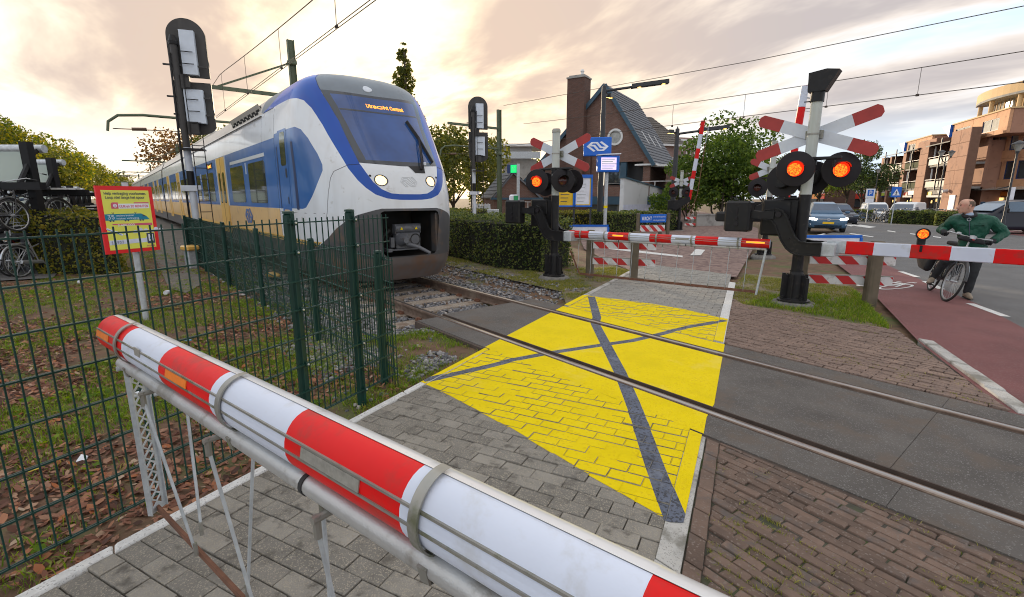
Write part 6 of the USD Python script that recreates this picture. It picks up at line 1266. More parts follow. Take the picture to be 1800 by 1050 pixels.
for x in (27.2, 28.3): put('wall_lamp', cyl((x, -.6, 2.5), (x, -1.1, 2.4), .18, 10), 'galvanised', fl)
# ---- round corner building
rb = thing('round_corner_building', 'warm orange round corner building with a flat overhanging roof on columns', 'building', (*horiz(1985, 58), 0), 0)
RC = 16.0; cen = horiz(1985, 58); toward = facing(-cen)
def arc(a): a = math.radians(a); return np.array([math.cos(a), math.sin(a)])
A0, A1, NF = toward - 78, toward + 30, 12; st = (A1 - A0) / NF
def facet_panel(a0, a1, z0, z1, R0, mat, name, th=.3, holes=()):
    p0, p1 = arc(a0) * R0, arc(a1) * R0; L_ = np.linalg.norm(p1 - p0); g = sbox(.008, z0, L_ - .008, z1)
    if holes: g = g.difference(unary_union([sbox(*q) for q in holes]))
    m = stand(ext(g, -th, 0), (*p0, 0), (*(p1 - p0), 0), (0, 0, 1)); return put(name, m, mat, rb), p0, (p1 - p0) / L_, L_
for k in range(NF):
    a0, a1 = A0 + st * k, A0 + st * (k + 1)
    for z0, z1, wz0, wz1, mat in ((2.9, 6.05, 3.75, 5.75, 'slab_orange'), (6.07, 9.15, 6.95, 8.75, 'slab_orange')):
        wide = (k % 3 != 1) ; q = [(.35, wz0, 2.3, wz1)] if wide else [(.25, wz0, 1.15, wz1), (1.55, wz0, 2.45, wz1)]
        pn_, p0, d, L_ = facet_panel(a0, a1, z0, z1, RC, mat, 'facade_panel', .3, q); n2 = np.array([d[1], -d[0]])
        for (xa, za, xb, zb_) in q:
            fr = ext(sbox(xa, za, xb, zb_).difference(sbox(xa + .09, za + .09, xb - .09, zb_ - .09)), -.22, -.12); w_ = put('window', stand(fr, (*p0, 0), (*d, 0), (0, 0, 1)), 'frame_blue', rb); put('pane', stand(ext(sbox(xa + .09, za + .09, xb - .09, zb_ - .09), -.20, -.17), (*p0, 0), (*d, 0), (0, 0, 1)), 'pane_dark' if z0 < 5 else 'pane_curtain', w_)
    facet_panel(a0, a1, 9.16, 9.5, RC + .05, 'slab_pale', 'cornice')
    g_, p0, d, L_ = facet_panel(a0, a1, 9.5, 13.3, RC - 2.9, 'pane_curtain', 'glazing', .06); put('glazing_bar', stand(ext(sbox(0, 9.5, .14, 13.3).union(sbox(0, 11.7, L_, 11.8)).union(sbox(L_ * .5, 9.5, L_ * .5 + .1, 13.3)), .0, .06), (*p0, 0), (*d, 0), (0, 0, 1)), 'slab_pale', g_)
    if k % 2 == 0: c_ = arc(a0) * (RC - 1.7); put('column', cyl((*c_, 9.5), (*c_, 13.3), .24, 12), 'slab_pale', rb, smooth=40)
    facet_panel(a0, a1, -1.2, 2.45, RC - .6, 'pane_dark', 'shop_glass', .08)
    if k % 3 == 0: c_ = arc(a0) * (RC - .25); put('shop_column', cyl((*c_, -1.2), (*c_, 2.8), .26, 12), 'slab_pale', rb, smooth=40)
    if k % 3 == 1: facet_panel(a0 + .5, a1 - .5, 1.85, 2.4, RC - .5, 'shop_orange', 'shop_sign', .1); facet_panel(a0 + 1, a1 - 3, .4, 1.7, RC - .52, 'lit_window', 'lit_display', .03)
    p0, p1 = arc(a0) * (RC + 1.5), arc(a1) * (RC + 1.5); q0, q1 = arc(a0) * RC, arc(a1) * RC
    v = np.array([(*p0, 2.55), (*p1, 2.55), (*q1, 2.85), (*q0, 2.85), (*p0, 2.62), (*p1, 2.62), (*q1, 2.92), (*q0, 2.92)]); put('canopy', (v, np.array([[3, 2, 1, 0], [4, 5, 6, 7], [0, 1, 5, 4]])), 'pane_curtain', rb); put('canopy_bar', bar((*p0, 2.6), (*q0, 2.95), .08, .12), 'dark_metal', rb)
ring = Polygon([tuple(arc(a) * (RC - 1.2)) for a in np.linspace(A0 - 2, A1, 30)] + [(0, 0)]); put('roof_overhang', ext(ring, 13.3, 13.55), 'concrete', rb); put('roof_fascia', ext(ring.difference(ring.buffer(-.25)), 13.55, 14.6), 'slab_pale', rb)
put('core', ext(Polygon([tuple(arc(a) * (RC - 3.1)) for a in np.linspace(A0, A1, 24)] + [(0, 0)]), -1.2, 13.25), 'dark_metal', rb); put('floor_slab', ext(Polygon([tuple(arc(a) * (RC - .35)) for a in np.linspace(A0, A1, 24)] + [(0, 0)]), 9.2, 9.45), 'concrete', rb)
# ---- low shops at the far end of the street
for k, (x0, x1, w, hh, mat, lab) in enumerate(((1405, 1450, 92, 4.0, 'brick_dark', 'dark low shop at the end of the street behind the blue car'), (1455, 1545, 95, 5.2, 'brick_brown', 'row of small shops with coloured signs beyond the street trees'))):
    p0, p1 = horiz(x0, w), horiz(x1, w - 6); f = Frame(p0, p1 - p0); L_ = np.linalg.norm(p1 - p0); t = f.thing('shop_row', lab, 'shops')
    put('wall', bb(0, 0, -1.2, L_, 6, hh), mat, t); n_s = 4
    for q in range(n_s):
        a, b_ = L_ * q / n_s + .2, L_ * (q + 1) / n_s - .2; put('shop_window', bb(a, -.12, 0, b_, -.02, 2.3), 'pane_dark', t); put('fascia', bb(a, -.3, 2.35, b_, -.02, 3.0), ('trim_white', 'shop_blue', 'sign_lilac', 'trim_white')[q], t); put('shop_sign', bb(a + .3, -.4, 1.5, a + 1.6, -.31, 2.4), ('shop_yellow', 'shop_lime', 'shop_orange', 'shop_red')[(q + k) % 4], t)
    put('roof', bb(-.3, -.4, hh, L_ + .3, 6.3, hh + .3), 'dark_metal', t)

# ================================================================ TREES AND FURTHER HEDGES
def at_base(x, w, z=0): p = horiz(x, w); return (*p, z + float(zs(*p)))
row = [(-46, -10.5, 8.2, 4.6), (-57, -9.5, 9.0, 5.0), (-68, -8.6, 9.6, 5.2), (-81, -7.5, 9.8, 5.4), (-95, -6.8, 10.2, 5.6), (-112, -6.0, 10.4, 5.8), (-131, -5.0, 10.8, 6.2), (-153, -4.0, 11, 6.4), (-180, -2.5, 11.2, 6.8), (-212, -.5, 11.5, 7.2), (-250, 2.5, 11.6, 7.8), (-300, 6.0, 11.8, 8.5)]
for k, (x, y, H, R) in enumerate(row):
    lab = ('nearest', 'second', 'third', 'fourth', 'fifth', 'sixth', 'seventh', 'eighth', 'ninth', 'tenth', 'eleventh', 'farthest')[k] + ' yellow green tree in the row left of the railway'
    tree('street_tree', lab, (x, y, -.06), H, R, 2.2, 11000 if k < 5 else 4500, .27 + .035 * k, 'leaf_gold' if k % 3 else 'leaf_olive', 100 + k, 'row of trees left of the railway', lobes=20)
for k, (x, y, H, R) in enumerate([(-36, -17, 9.5, 5.5), (-48, -19, 10.5, 6.0), (-62, -18, 11, 6)]): tree('street_tree', ('nearest', 'middle', 'farthest')[k] + ' of the three dark trees behind the bicycle shelters', (x, y, -.06), H, R, 2.0, 8000, .28, 'leaf_olive', 140 + k, 'trees behind the bicycle shelters', lobes=18)
tree('copper_tree', 'reddish brown tree above the train roof behind the signal', (-84, 9.5, 0), 11.0, 6.5, 3.0, 5200, .42, 'leaf_rust', 201, lobes=20)
tree('street_tree', 'green tree just right of the reddish tree above the train roof', (-78, 12.5, 0), 11.8, 5.0, 3.0, 3200, .42, 'leaf_olive', 202)
tree('conifer', 'slim pointed conifer rising behind the nose of the train', at_base(719, 34), 11.4, 2.6, .6, 9000, .24, 'leaf_olive', 203, shape='cone', lobes=46)
tree('street_tree', 'loose sunlit tree right behind the train nose', at_base(795, 38), 7.8, 3.3, 1.2, 5200, .30, 'leaf_olive', 204, lobes=16)
tree('street_tree', 'dense green tree between the far signal and the green mast', at_base(856, 46), 7.4, 3.6, .6, 4600, .32, 'leaf_olive', 205, lobes=16)
tree('street_tree', 'bushy tree low beside the train nose', at_base(765, 33), 5.6, 2.8, .5, 3600, .26, 'leaf_olive', 206, lobes=14)
tree('street_tree', 'small tree far behind the small brick house', at_base(905, 75), 9.0, 4.5, 1.5, 2600, .45, 'leaf_gold', 207)
tree('street_tree', 'large dense green tree with several trunks behind the raised boom', at_base(1273, 33), 7.2, 3.35, 1.0, 15000, .24, 'leaf_green', 208, lobes=30, trunks=5, tr_r=.075)
tree('street_tree', 'part of a green tree left of the large dense one', at_base(1212, 37), 5.6, 2.2, .8, 3600, .25, 'leaf_green', 209, trunks=2, tr_r=.07)
tree('shrub', 'round dark shrub in front of the white wall', at_base(1168, 31), 2.5, 1.05, .2, 3200, .15, 'leaf_green', 210, trunks=3, tr_r=.03)
tree('street_tree', 'slender street tree in front of the flats', at_base(1518, 56), 7.9, 2.9, 2.2, 5200, .26, 'leaf_dark', 211, lobes=18, tr_r=.12)
tree('street_tree', 'street tree behind the right signal mast', at_base(1487, 60), 7.0, 3.4, 2.4, 4200, .28, 'leaf_green', 212, lobes=16, tr_r=.12)
tree('street_tree', 'yellowing street tree above the blue car', at_base(1442, 66), 6.6, 3.6, 2.4, 4000, .30, 'leaf_olive', 213, lobes=16, tr_r=.12)
tree('street_tree', 'dark tree over the low grey wall', at_base(1345, 62), 7.5, 4.5, 1.5, 4000, .34, 'leaf_dark', 214, lobes=16)
def box_hedge(label, xa, wa, xb, wb, dep, h_, n, size, mat, seed, group=None):
    a, b_ = horiz(xa, wa), horiz(xb, wb); d = (b_ - a) / np.linalg.norm(b_ - a); nn_ = np.array([-d[1], d[0]]) * dep; hedge('hedge', label, [a, b_, b_ + nn_, a + nn_], -.05 + float(zs(*((a + b_) / 2))), h_, n, size, mat, seed, group=group)
box_hedge('clipped hedge with yellow leaves under the timetable boards', 925, 26, 1082, 27, 2.2, 1.0, 5200, .11, 'leaf_beech', 301)
box_hedge('dark clipped hedge behind the blue warning sign', 1075, 23.8, 1196, 26.0, 1.6, 1.05, 6200, .10, 'leaf_hedge', 302)
box_hedge('low hedge by the parked white van', 1478, 44, 1524, 42, 1.2, 1.0, 1800, .14, 'leaf_hedge', 303)
box_hedge('low hedge in front of the parked bicycles', 1567, 38, 1642, 35, 1.1, 1.0, 3200, .13, 'leaf_hedge', 304)
box_hedge('short low hedge behind the cyclist', 1650, 34, 1700, 33, 1.1, .95, 1800, .13, 'leaf_hedge', 305)
box_hedge('wild hedge under the trees beyond the train nose', 772, 22, 860, 30, 2.5, 1.1, 3600, .14, 'leaf_olive', 306)

# ================================================================ STREET FURNITURE
def lantern_arm(t, z, ang, L, tilt=.10, name='lamp_arm'):
    a = math.radians(ang); d = np.array([math.cos(a), math.sin(a), 0])
    put(name, tube([np.array([0, 0, z - .12]), d * .15 + [0, 0, z], d * L * .45 + [0, 0, z + L * .45 * tilt]], .06, 8), 'dark_metal', t, smooth=50)
    hd = put('lamp_head', [(lambda v, f: (v, f))(*bar(d * L * .42 + [0, 0, z + L * .42 * tilt + .03], d * L + [0, 0, z + L * tilt + .03], .38, .17))], 'dark_metal', t)
    for q in (.55, .92): put('lamp_light', lathe([(.10, 0), (.0, -.03)], 10, tuple(d * L * q + [0, 0, z + L * q * tilt - .058])), 'lamp_warm', hd)
def lamp_post(label, loc, H, arms):
    t = thing('street_lamp', label, 'street lamp', loc); put('post', tube([(0, 0, -.2), (0, 0, H * .5), (0, 0, H)], [.15, .14, .11], 10), 'dark_metal', t, smooth=50); put('post_door', bb(-.04, -.105, .6, .04, -.09, 1.0), 'galvanised', t)
    put('post_tip', lathe([(.06, H), (.0, H + .16)], 8), 'dark_metal', t)
    for z, ang, L in arms: lantern_arm(t, z, ang, L)
rta = facing(RT[:2])
lamp_post('tall black street lamp with two lit lamp heads beside the blue station sign', at_base(1055, 25), 6.95, [(6.75, rta - 8, 3.0), (6.55, rta + 62, 1.2)])
lamp_post('black street lamp with a long lit arm in front of the dense tree', at_base(1183, 27.5), 5.4, [(5.15, rta - 12, 2.6), (5.2, rta + 170, .45)])
def lantern_post(label, loc, H, n):
    t = thing('street_lamp', label, 'street lamp', loc); put('post', tube([(0, 0, -.2), (0, 0, .8), (0, 0, .85), (0, 0, H)], [.09, .08, .05, .04], 10), 'dark_metal', t, smooth=50)
    for k in range(n):
        o = np.array([(k - (n - 1) / 2) * .75, 0, 0]) if n > 1 else np.zeros(3); o[:2] = RT[:2] * o[0]
        if n > 1: put('lamp_arm', tube([(0, 0, H - .5), o * .7 + [0, 0, H - .25], o + [0, 0, H - .02]], .025, 6), 'dark_metal', t)
        g_ = put('lantern', lathe([(.07, H), (.22, H + .30)], 6, tuple(o)), 'pane_curtain', t); put('lantern_roof', lathe([(.26, H + .30), (.20, H + .36), (.05, H + .44), (0, H + .47)], 10, tuple(o)), 'dark_metal', g_); put('lantern_foot', lathe([(.05, H - .1), (.08, H)], 8, tuple(o)), 'dark_metal', g_)
    return t
lp = lantern_post('black street lamp with one lantern and a white plate behind the cyclist', at_base(1772, 22), 3.75, 1); put('white_plate', mv(cbx((.18, .08, 1.95), (.30, .03, .55), .01), rz=rta), 'sign_white', lp)
lantern_post('black street lamp with two lanterns in front of the flats', at_base(1650, 38), 5.0, 2)
lantern_post('far small street lamp with one lantern at the street trees', at_base(1537, 52), 4.6, 1)
# station signs
st_ = thing('station_sign', 'blue station sign with a white double arrow on a grey post', 'sign', at_base(1047, 24.0), facing(RT[:2]) - 6)
put('sign_box', cbx((0, 0, 4.05), (1.30, .30, .86), .03), 'blue_sign', st_); put('arrow_mark', stand(affinity_ if False else ext(affinity.translate(ns_logo(.98), -.49, 3.78), 0, .01), (0, -.15, 0), (1, 0, 0), (0, 0, 1)), 'sign_white', st_); put('post', cyl((.5, .16, -.1), (.5, .16, 4.4), .07, 10), 'galvanised', st_)
dp = thing('departure_screen', 'blue box with a lilac departure screen on a grey post', 'screen', at_base(1066, 23.4), facing(RT[:2]) + 4); put('case', cbx((0, 0, 3.22), (1.02, .35, .74), .03), 'blue_sign', dp); put('screen', bb(-.36, -.185, 2.95, .36, -.178, 3.5), 'screen_lilac', dp); put('lid', bar((-.52, 0, 3.62), (.56, 0, 3.68), .40, .05), 'sign_white', dp); put('post', cyl((0, .1, -.1), (0, .1, 2.9), .085, 12), 'galvanised', dp); put('yellow_ring', cyl((0, .1, 1.2), (0, .1, 1.32), .09, 12), 'yellow_paint', dp)
for k in range(5): put('screen_line', bb(-.32, -.1875, 3.0 + .1 * k, .2 + .08 * (k % 3), -.186, 3.045 + .1 * k), 'sign_white', dp)
for k, (x, mat, lab) in enumerate(((995, 'shop_yellow', 'timetable board with a yellow poster behind the left signal mast'), (1024, 'sign_white', 'timetable board with a white poster edged in yellow'))):
    t = thing('timetable_board', lab, 'notice board', at_base(x, 23.6), facing(RT[:2])); put('frame', [bb(-.46, -.05, 1.25, -.38, .06, 2.75), bb(.38, -.05, 1.25, .46, .06, 2.75), bb(-.38, -.05, 1.25, .38, .06, 1.33), bb(-.38, -.05, 2.60, .38, .06, 2.75)], 'blue_sign', t); put('poster', bb(-.38, -.01, 1.33, .38, .03, 2.60), mat, t)
    if k: put('poster_edge', [bb(-.37, -.016, 1.34, -.33, -.011, 2.59), bb(.33, -.016, 1.34, .37, -.011, 2.59), bb(-.33, -.016, 1.34, .33, -.011, 1.38)], 'shop_yellow', t)
    for q in range(6): put('poster_line', bb(-.26, -.018, 1.5 + .16 * q, .05 + .05 * (q % 3), -.012, 1.53 + .16 * q), 'logo_grey' if k else 'sign_text', t)
    for s in (-1, 1): put('leg', cyl((s * .40, .02, -.1), (s * .40, .02, 1.25), .045, 8), 'dark_metal', t)
gs = thing('green_screen', 'small lit green sign on a grey post by the small brick house', 'sign', at_base(903, 29), facing(RT[:2]) - 20); put('case', cbx((-.1, .04, 3.32), (.62, .12, .5), .02), 'frame_blue', gs); put('lit_face', bb(-.18, -.03, 3.1, .18, -.022, 3.54), 'screen_green', gs); put('bus_mark', bb(-.07, -.03, 3.22, .07, -.025, 3.44), 'sign_white', gs); put('post', cyl((.28, 0, -.1), (.28, 0, 3.6), .09, 10), 'galvanised', gs)
tm = thing('ticket_box', 'white and green machine standing behind the hedge', 'machine', at_base(903, 27), facing(RT[:2])); put('case', cbx((0, 0, .9), (.5, .4, 1.9), .08), 'sign_white', tm); put('green_front', bb(.0, -.21, 1.3, .24, -.202, 1.8), 'shop_green', tm)
cbn = thing('trackside_cabinet', 'grey trackside cabinet beside the green mast', 'cabinet', at_base(866, 30), facing(RT[:2])); put('case', cbx((0, 0, .45), (.75, .5, 1.1), .02), 'galvanised', cbn); put('door_seam', bb(-.005, -.256, 0, .005, -.251, .95), 'dark_metal', cbn)
pfn = thing('paling_fence', 'grey wooden paling fence left of the cabinet', 'fence', at_base(834, 30.5), facing(RT[:2] + FW[:2] * .1))
for k in range(11): put('paling', bb(.09 * k, 0, 0, .09 * k + .07, .03, 1.30 + .03 * (k % 2)), 'galvanised', pfn)
put('fence_rail', [bb(0, .03, .4, 1.0, .07, .48)], 'galvanised', pfn); put('fence_rail', [bb(0, .03, 1.0, 1.0, .07, 1.08)], 'galvanised', pfn)
catenary_mast('green overhead line mast right of the far signal', (*horiz(878, 34), 0), -4.0, 7.4, armz=(6.2, 4.6))
y2 = 20.5
zc2 = lambda x: 5.72 + .9 * ((x + 3) / 30.0) ** 2
wire('lowest overhead wire crossing the picture on the right', [(-60, y2, 5.0), (-15, y2, 4.95), (20, y2, 4.78)], .013)
wire('middle overhead wire on the right carrying the lower one by droppers', [(x, y2, zc2(x)) for x in np.linspace(-24, 16, 40)], .013, [((x, y2, zc2(x)), (x, y2, 4.9)) for x in (-17.5, -13.5, -10.2, -7.2, -4.6, -2.2, .3)])
wire('topmost overhead wire on the right', [(-26, y2, 7.5), (-10, y2, 7.0), (0, y2, 6.9), (18, y2, 7.0)], .013)
# warning sign with striped board
wsg = thing('warning_sign', 'blue warning sign above a striped red and white board by the dark hedge', 'sign', at_base(1126, 21.6), facing(horiz(1178, 21.9) - horiz(1126, 21.6)))
put('sign_plate', bb(.02, -.06, .62, 1.26, -.02, .98), 'blue_sign', wsg); put('lettering', stand(fit_text('WACHT', .15, .48, .003, True), (.08, -.0605, .72), (1, 0, 0), (0, 0, 1)), 'sign_white', wsg); put('lettering', stand(fit_text('tot het rode licht gedoofd is', .06, .60, .003), (.62, -.0605, .84), (1, 0, 0), (0, 0, 1)), 'sign_white', wsg); put('lettering', stand(fit_text('er kan nog een trein komen', .06, .58, .003), (.62, -.0605, .69), (1, 0, 0), (0, 0, 1)), 'sign_white', wsg)
striped_board(wsg, 1.20, .28, .03, .22, -.02, sw=.20)
for x in (-.04, 1.05, 1.42): put('post', cbx((x, .04, .4), (.13, .13, 1.25), .02), 'old_wood', wsg)
sgd = guard('striped red and white guard rail at the far end of the dark hedge', at_base(1207, 29), facing(RT[:2]), .6, [(.62, 1.0, .14)], [(.55, 0, .62), (.18, 0, .62)])
brl = thing('handrail', 'blue edged white handrail behind the left boom', 'handrail', at_base(1004, 20), facing(RT[:2])); put('top_bar', bb(-.2, -.03, .52, 1.55, .03, .60), 'blue_sign', brl); put('panel', bb(-.2, -.015, .12, 1.55, .015, .52), 'sign_white', brl); put('end_bar', bb(1.50, -.04, -.1, 1.58, .04, .515), 'blue_sign', brl); put('end_bar', bb(-.24, -.04, -.1, -.205, .04, .6), 'blue_sign', brl)
brl2 = thing('handrail', 'blue edged white handrail behind the right signal mast', 'handrail', at_base(1412, 14.2), facing(RT[:2])); put('top_bar', bb(-.1, -.03, .54, 1.84, .03, .62), 'blue_sign', brl2); put('panel', bb(-.1, -.015, .14, 1.78, .015, .54), 'sign_white', brl2); put('end_bar', bb(1.79, -.035, -.1, 1.86, .035, .535), 'blue_sign', brl2)
lw = Frame(horiz(1222, 30), horiz(1318, 31) - horiz(1222, 30)).thing('low_wall', 'low grey garden wall under the dense tree', 'wall'); put('wall', bb(0, 0, -.1, 3.4, .25, .62), 'concrete', lw); put('coping', bb(-.05, -.05, .62, 3.45, .30, .70), 'concrete', lw)
ck = thing('menu_board', 'black board with white chalk lettering beside the dense tree', 'board', at_base(1276, 33), facing(RT[:2])); put('board', bb(0, 0, .9, 1.25, .05, 1.98), 'black_matt', ck)
for k, (s, wd) in enumerate((('ZOMER', .75), ('TERRAS', .95), ('KOFFIE', .85), ('LUNCH', .8), ('DINER', .9))): put('lettering', stand(fit_text(s, .11, wd, .003, True), (.15 + .04 * (k % 2), -.001, 1.78 - .19 * k), (1, 0, 0), (0, 0, 1)), 'sign_white', ck)
for x in (.1, 1.1): put('leg', bb(x, .01, -.1, x + .06, .04, .9), 'dark_metal', ck)
def road_sign(label, loc, kind):
    t = thing('road_sign', label, 'sign', loc, facing(RT[:2])); put('post', cyl((0, .03, -.1), (0, .03, 2.1), .035, 8), 'galvanised', t)
    put('plate', bb(-.36, -.01, 1.95, .36, .01, 2.67), 'blue_sign' if kind == 'x' else 'sign_white', t)
    if kind == 'x':
        put('white_triangle', stand(ext([(-.27, 0), (.27, 0), (0, .46)], 0, .004), (0, -.011, 2.08), (1, 0, 0), (0, 0, 1)), 'sign_white', t); put('walking_figure', stand(ext(unary_union([Point(0, .27).buffer(.035), LineString([(0, .24), (0, .13), (-.06, .02)]).buffer(.018), LineString([(0, .13), (.06, .02)]).buffer(.018), LineString([(-.06, .17), (0, .21), (.06, .16)]).buffer(.014)]), .004, .007), (0, -.011, 2.09), (1, 0, 0), (0, 0, 1)), 'black_matt', t)
    else: put('blue_square', bb(-.24, -.016, 2.10, .24, -.011, 2.58), 'blue_sign', t); put('lettering', stand(fit_text('P', .34, .22, .004, True), (-.10, -.017, 2.17), (1, 0, 0), (0, 0, 1)), 'sign_white', t); put('lower_plate', bb(-.34, -.01, 1.55, .34, .01, 1.92), 'sign_white', t)
road_sign('blue parking sign with a white P above a white plate', at_base(1529, 40), 'p'); road_sign('blue pedestrian crossing sign with a white triangle', at_base(1574, 35.5), 'x')
# far signals with raised booms
def raised(label_m, label_b, xpx, w, H, faces, lean, lit=False, H2=3.1):
    p = horiz(xpx, w); t = mast('crossing_signal', label_m, (*p, -.05), rta - 18, H2, [((-.36, -.18, 2.02), faces - 90 - 10, lit, False), ((.30, -.18, 2.02), faces - 90 + 10, lit, False)], 'ring', R=.26, mech=False, cross=(2.55, .62, .17, 24))
    put('drive_housing', cbx((-.34, .13, 1.32), (.56, .30, .58), .03), 'black_paint', t); put('lifting_arm', stand(ext([(-.45, 1.2), (-.2, 1.1), (.5, 1.55), (.45, 1.8), (.2, 1.75), (-.35, 1.5)], -.04, .04), (0, -.2, 0), (1, 0, 0), (0, 0, 1)), 'black_paint', t)
    a = math.radians(lean); bt = thing('barrier_boom', label_b, 'barrier boom', (*(p + RT[:2] * .45), 1.6), rta - 18); d = V(math.sin(a), 0, math.cos(a)); L0 = 0
    for q, (ln, c) in enumerate(((.5, 'r'), (.55, 'w'), (.4, 'r'), (.6, 'w'), (.5, 'r'), (.7, 'w'), (.65, 'r'))):
        if L0 + ln > H: ln = H - L0
        put({'r': 'red_band', 'w': 'white_band'}[c], tube([d * L0 + [0, -.2, 0], d * (L0 + ln - .004) + [0, -.2, 0]], .10, 12), 'red_sheet' if c == 'r' else 'white_sheet', bt, smooth=40); L0 += ln
    put('skirt_rail', tube([V(.1, -.2, -.9), d * .3 + V(.36, -.2, 0), d * (H * .72) + V(.30, -.2, 0)], .022, 6), 'rust', bt); put('end_post', tube([d * (H - .3) + V(.05, -.2, 0), d * (H - .35) + V(.30, -.2, 0), d * (H * .72) + V(.30, -.2, 0)], .022, 6), 'galvanised', bt)
    for q in range(5): put('hanging_rod', tube([d * (.5 + .65 * q) + V(.08, -.2, 0), d * (.45 + .65 * q) + V(.33, -.2, 0)], .008, 5), 'galvanised', bt)
raised('far signal mast with dark lamps behind the street lamp', 'raised red and white boom in front of the dense green tree', 1196, 26, 3.9, -2, 6)
raised('far signal mast half hidden behind the right signal mast', 'raised red and white boom behind the right crossbuck', 1352, 14.5, 3.1, -2, 3, H2=3.3)
# ================================================================ VEHICLES
pm('car_blue', (0.045, 0.10, 0.17), 0.3, 0.04, 2.0, metal=0.2, coat=0.35); pm('car_white', (0.66, 0.68, 0.70), 0.3, 0.04, 2.0, coat=0.5); pm('car_black', (0.012, 0.014, 0.022), 0.3, 0.1, 2.0, coat=0.15, spec=.35); pm('car_glass', (0.035, 0.06, 0.095), 0.05, 0.2, 1.5, spec=.9, coat=.5); pm('plate_yellow', (0.80, 0.50, 0.02), .4); pm('wheel_grey', (0.30, 0.30, 0.31), .35, metal=.7)
def loft(sections):                        # closed cross sections (n x 3 each) joined into a body
    n = len(sections[0]); v = np.vstack(sections); k = np.arange(n); f = []
    for i in range(len(sections) - 1): f.append(np.stack([i * n + k, i * n + (k + 1) % n, (i + 1) * n + (k + 1) % n, (i + 1) * n + k], 1))
    c0, c1 = sections[0].mean(0), sections[-1].mean(0); m = len(v); v = np.vstack([v, c0, c1]); q = np.vstack(f); t = np.vstack([q[:, [0, 1, 2]], q[:, [0, 2, 3]]])
    e = (len(sections) - 1) * n; t = np.vstack([t, np.stack([np.full(n, m), (k + 1) % n, k], 1), np.stack([np.full(n, m + 1), e + k, e + (k + 1) % n], 1)]); return (v, t)
def rsec(x, hw, z0, z1, r, top=1.0, n=5):  # rounded rectangle in y,z at station x, narrower at the top
    P = []
    for (sy, sz, a0) in ((1, 0, -90), (1, 1, 0), (-1, 1, 90), (-1, 0, 180)):
        for a in np.radians(np.linspace(a0, a0 + 90, n)):
            w = hw * (top if sz else 1.0); P.append((x, sy * (w - r) + r * math.cos(a), (z1 - r if sz else z0 + r) + r * math.sin(a)))
    return np.array(P)
def wheels(t, xs, y, R, w=.2):
    for x in xs:
        for s in (-1, 1):
            b = put('wheel', (lambda m: (m[0][:, [0, 2, 1]] + [x, s * y, R], m[1][:, ::-1]))(lathe([(R * .6, -w / 2), (R, -w / 2), (R, w / 2), (R * .6, w / 2)], 24)), 'rubber', t, smooth=40); put('rim', (lambda m: (m[0][:, [0, 2, 1]] + [x, s * (y + w * .42), R], m[1][:, ::-1]))(lathe([(0, -.01), (R * .62, -.01), (R * .62, .01), (0, .01)], 16)), 'wheel_grey', b)
def car(label, loc, rot, paint, lamps=True):
    t = thing('car', label, 'car', loc, rot)  # front at +x
    put('body', loft([rsec(2.10, .70, .30, .62, .10), rsec(2.02, .86, .24, .78, .14), rsec(1.7, .91, .20, .90, .16, .96), rsec(.95, .92, .20, 1.02, .18, .93), rsec(.2, .92, .20, 1.02, .16, .93), rsec(-1.5, .92, .20, 1.04, .18, .92), rsec(-2.0, .86, .26, .98, .18, .9), rsec(-2.12, .72, .4, .9, .12, .9)]), paint, t, smooth=45)
    c = put('cabin', loft([rsec(1.15, .76, .95, 1.02, .03), rsec(.35, .70, .95, 1.50, .12, .84), rsec(-.3, .70, .95, 1.60, .12, .82), rsec(-1.3, .70, .95, 1.54, .12, .82), rsec(-2.0, .66, .95, 1.06, .05, .9)]), paint, t, smooth=45)
    ws_ = np.array([(1.02, -.66, 1.03), (1.02, .66, 1.03), (.42, .54, 1.47), (.42, -.54, 1.47)]) + [.05, 0, .02]; put('windscreen', (np.vstack([ws_, ws_ - [.03, 0, .03]]), np.array([[0, 1, 2, 3], [7, 6, 5, 4], [0, 4, 5, 1], [1, 5, 6, 2], [2, 6, 7, 3], [3, 7, 4, 0]])), 'car_glass', c)
    for s in (-1, 1):
        sw_ = [(.62, 1.07), (.28, 1.46), (-1.2, 1.49), (-1.75, 1.10)]; put('side_window', stand(ext(Polygon(sw_), -.012, .012), (0, s * .685, 0), (1, 0, 0), (0, s * -.22, 1)), 'car_glass', c)
        put('mirror', cbx((.85, s * 1.02, 1.05), (.12, .22, .15), .04), paint, t); h_ = put('headlight', hull([(2.02, s * .78, .72, .075), (2.07, s * .56, .70, .055), (1.92, s * .86, .74, .06)]), 'car_lamp' if lamps else 'car_glass', t, label='lit white headlight' if lamps else None)
        put('fog_slot', hull([(2.03, s * .80, .42, .03), (2.0, s * .84, .52, .02)]), 'sign_white', t)
    put('grille', [bb(2.02, -.62, .28, 2.10, .62, .40)], 'black_matt', t); put('light_bar', bb(2.055, -.5, .70, 2.10, .5, .725), 'sign_white', t); put('round_badge', stand(ext(Point(0, 0).buffer(.07).difference(Point(0, 0).buffer(.055)), 0, .01), (2.10, 0, .70), (0, 1, 0), (0, 0, 1)), 'sign_white', t); put('number_plate', bb(2.105, -.26, .46, 2.125, .26, .57), 'plate_yellow', t)
    wheels(t, (1.32, -1.35), .80, .34); return t
cp_ = horiz(1450, 28.0); tocam = -cp_
car('silver blue car with lit headlights coming down the road', (*cp_, float(zs(*cp_))), facing(-RD) + 2, 'car_blue')
car('second dark car just behind the silver blue car', (*horiz(1478, 38), -.34), facing(-RD) + 4, 'car_black', False)
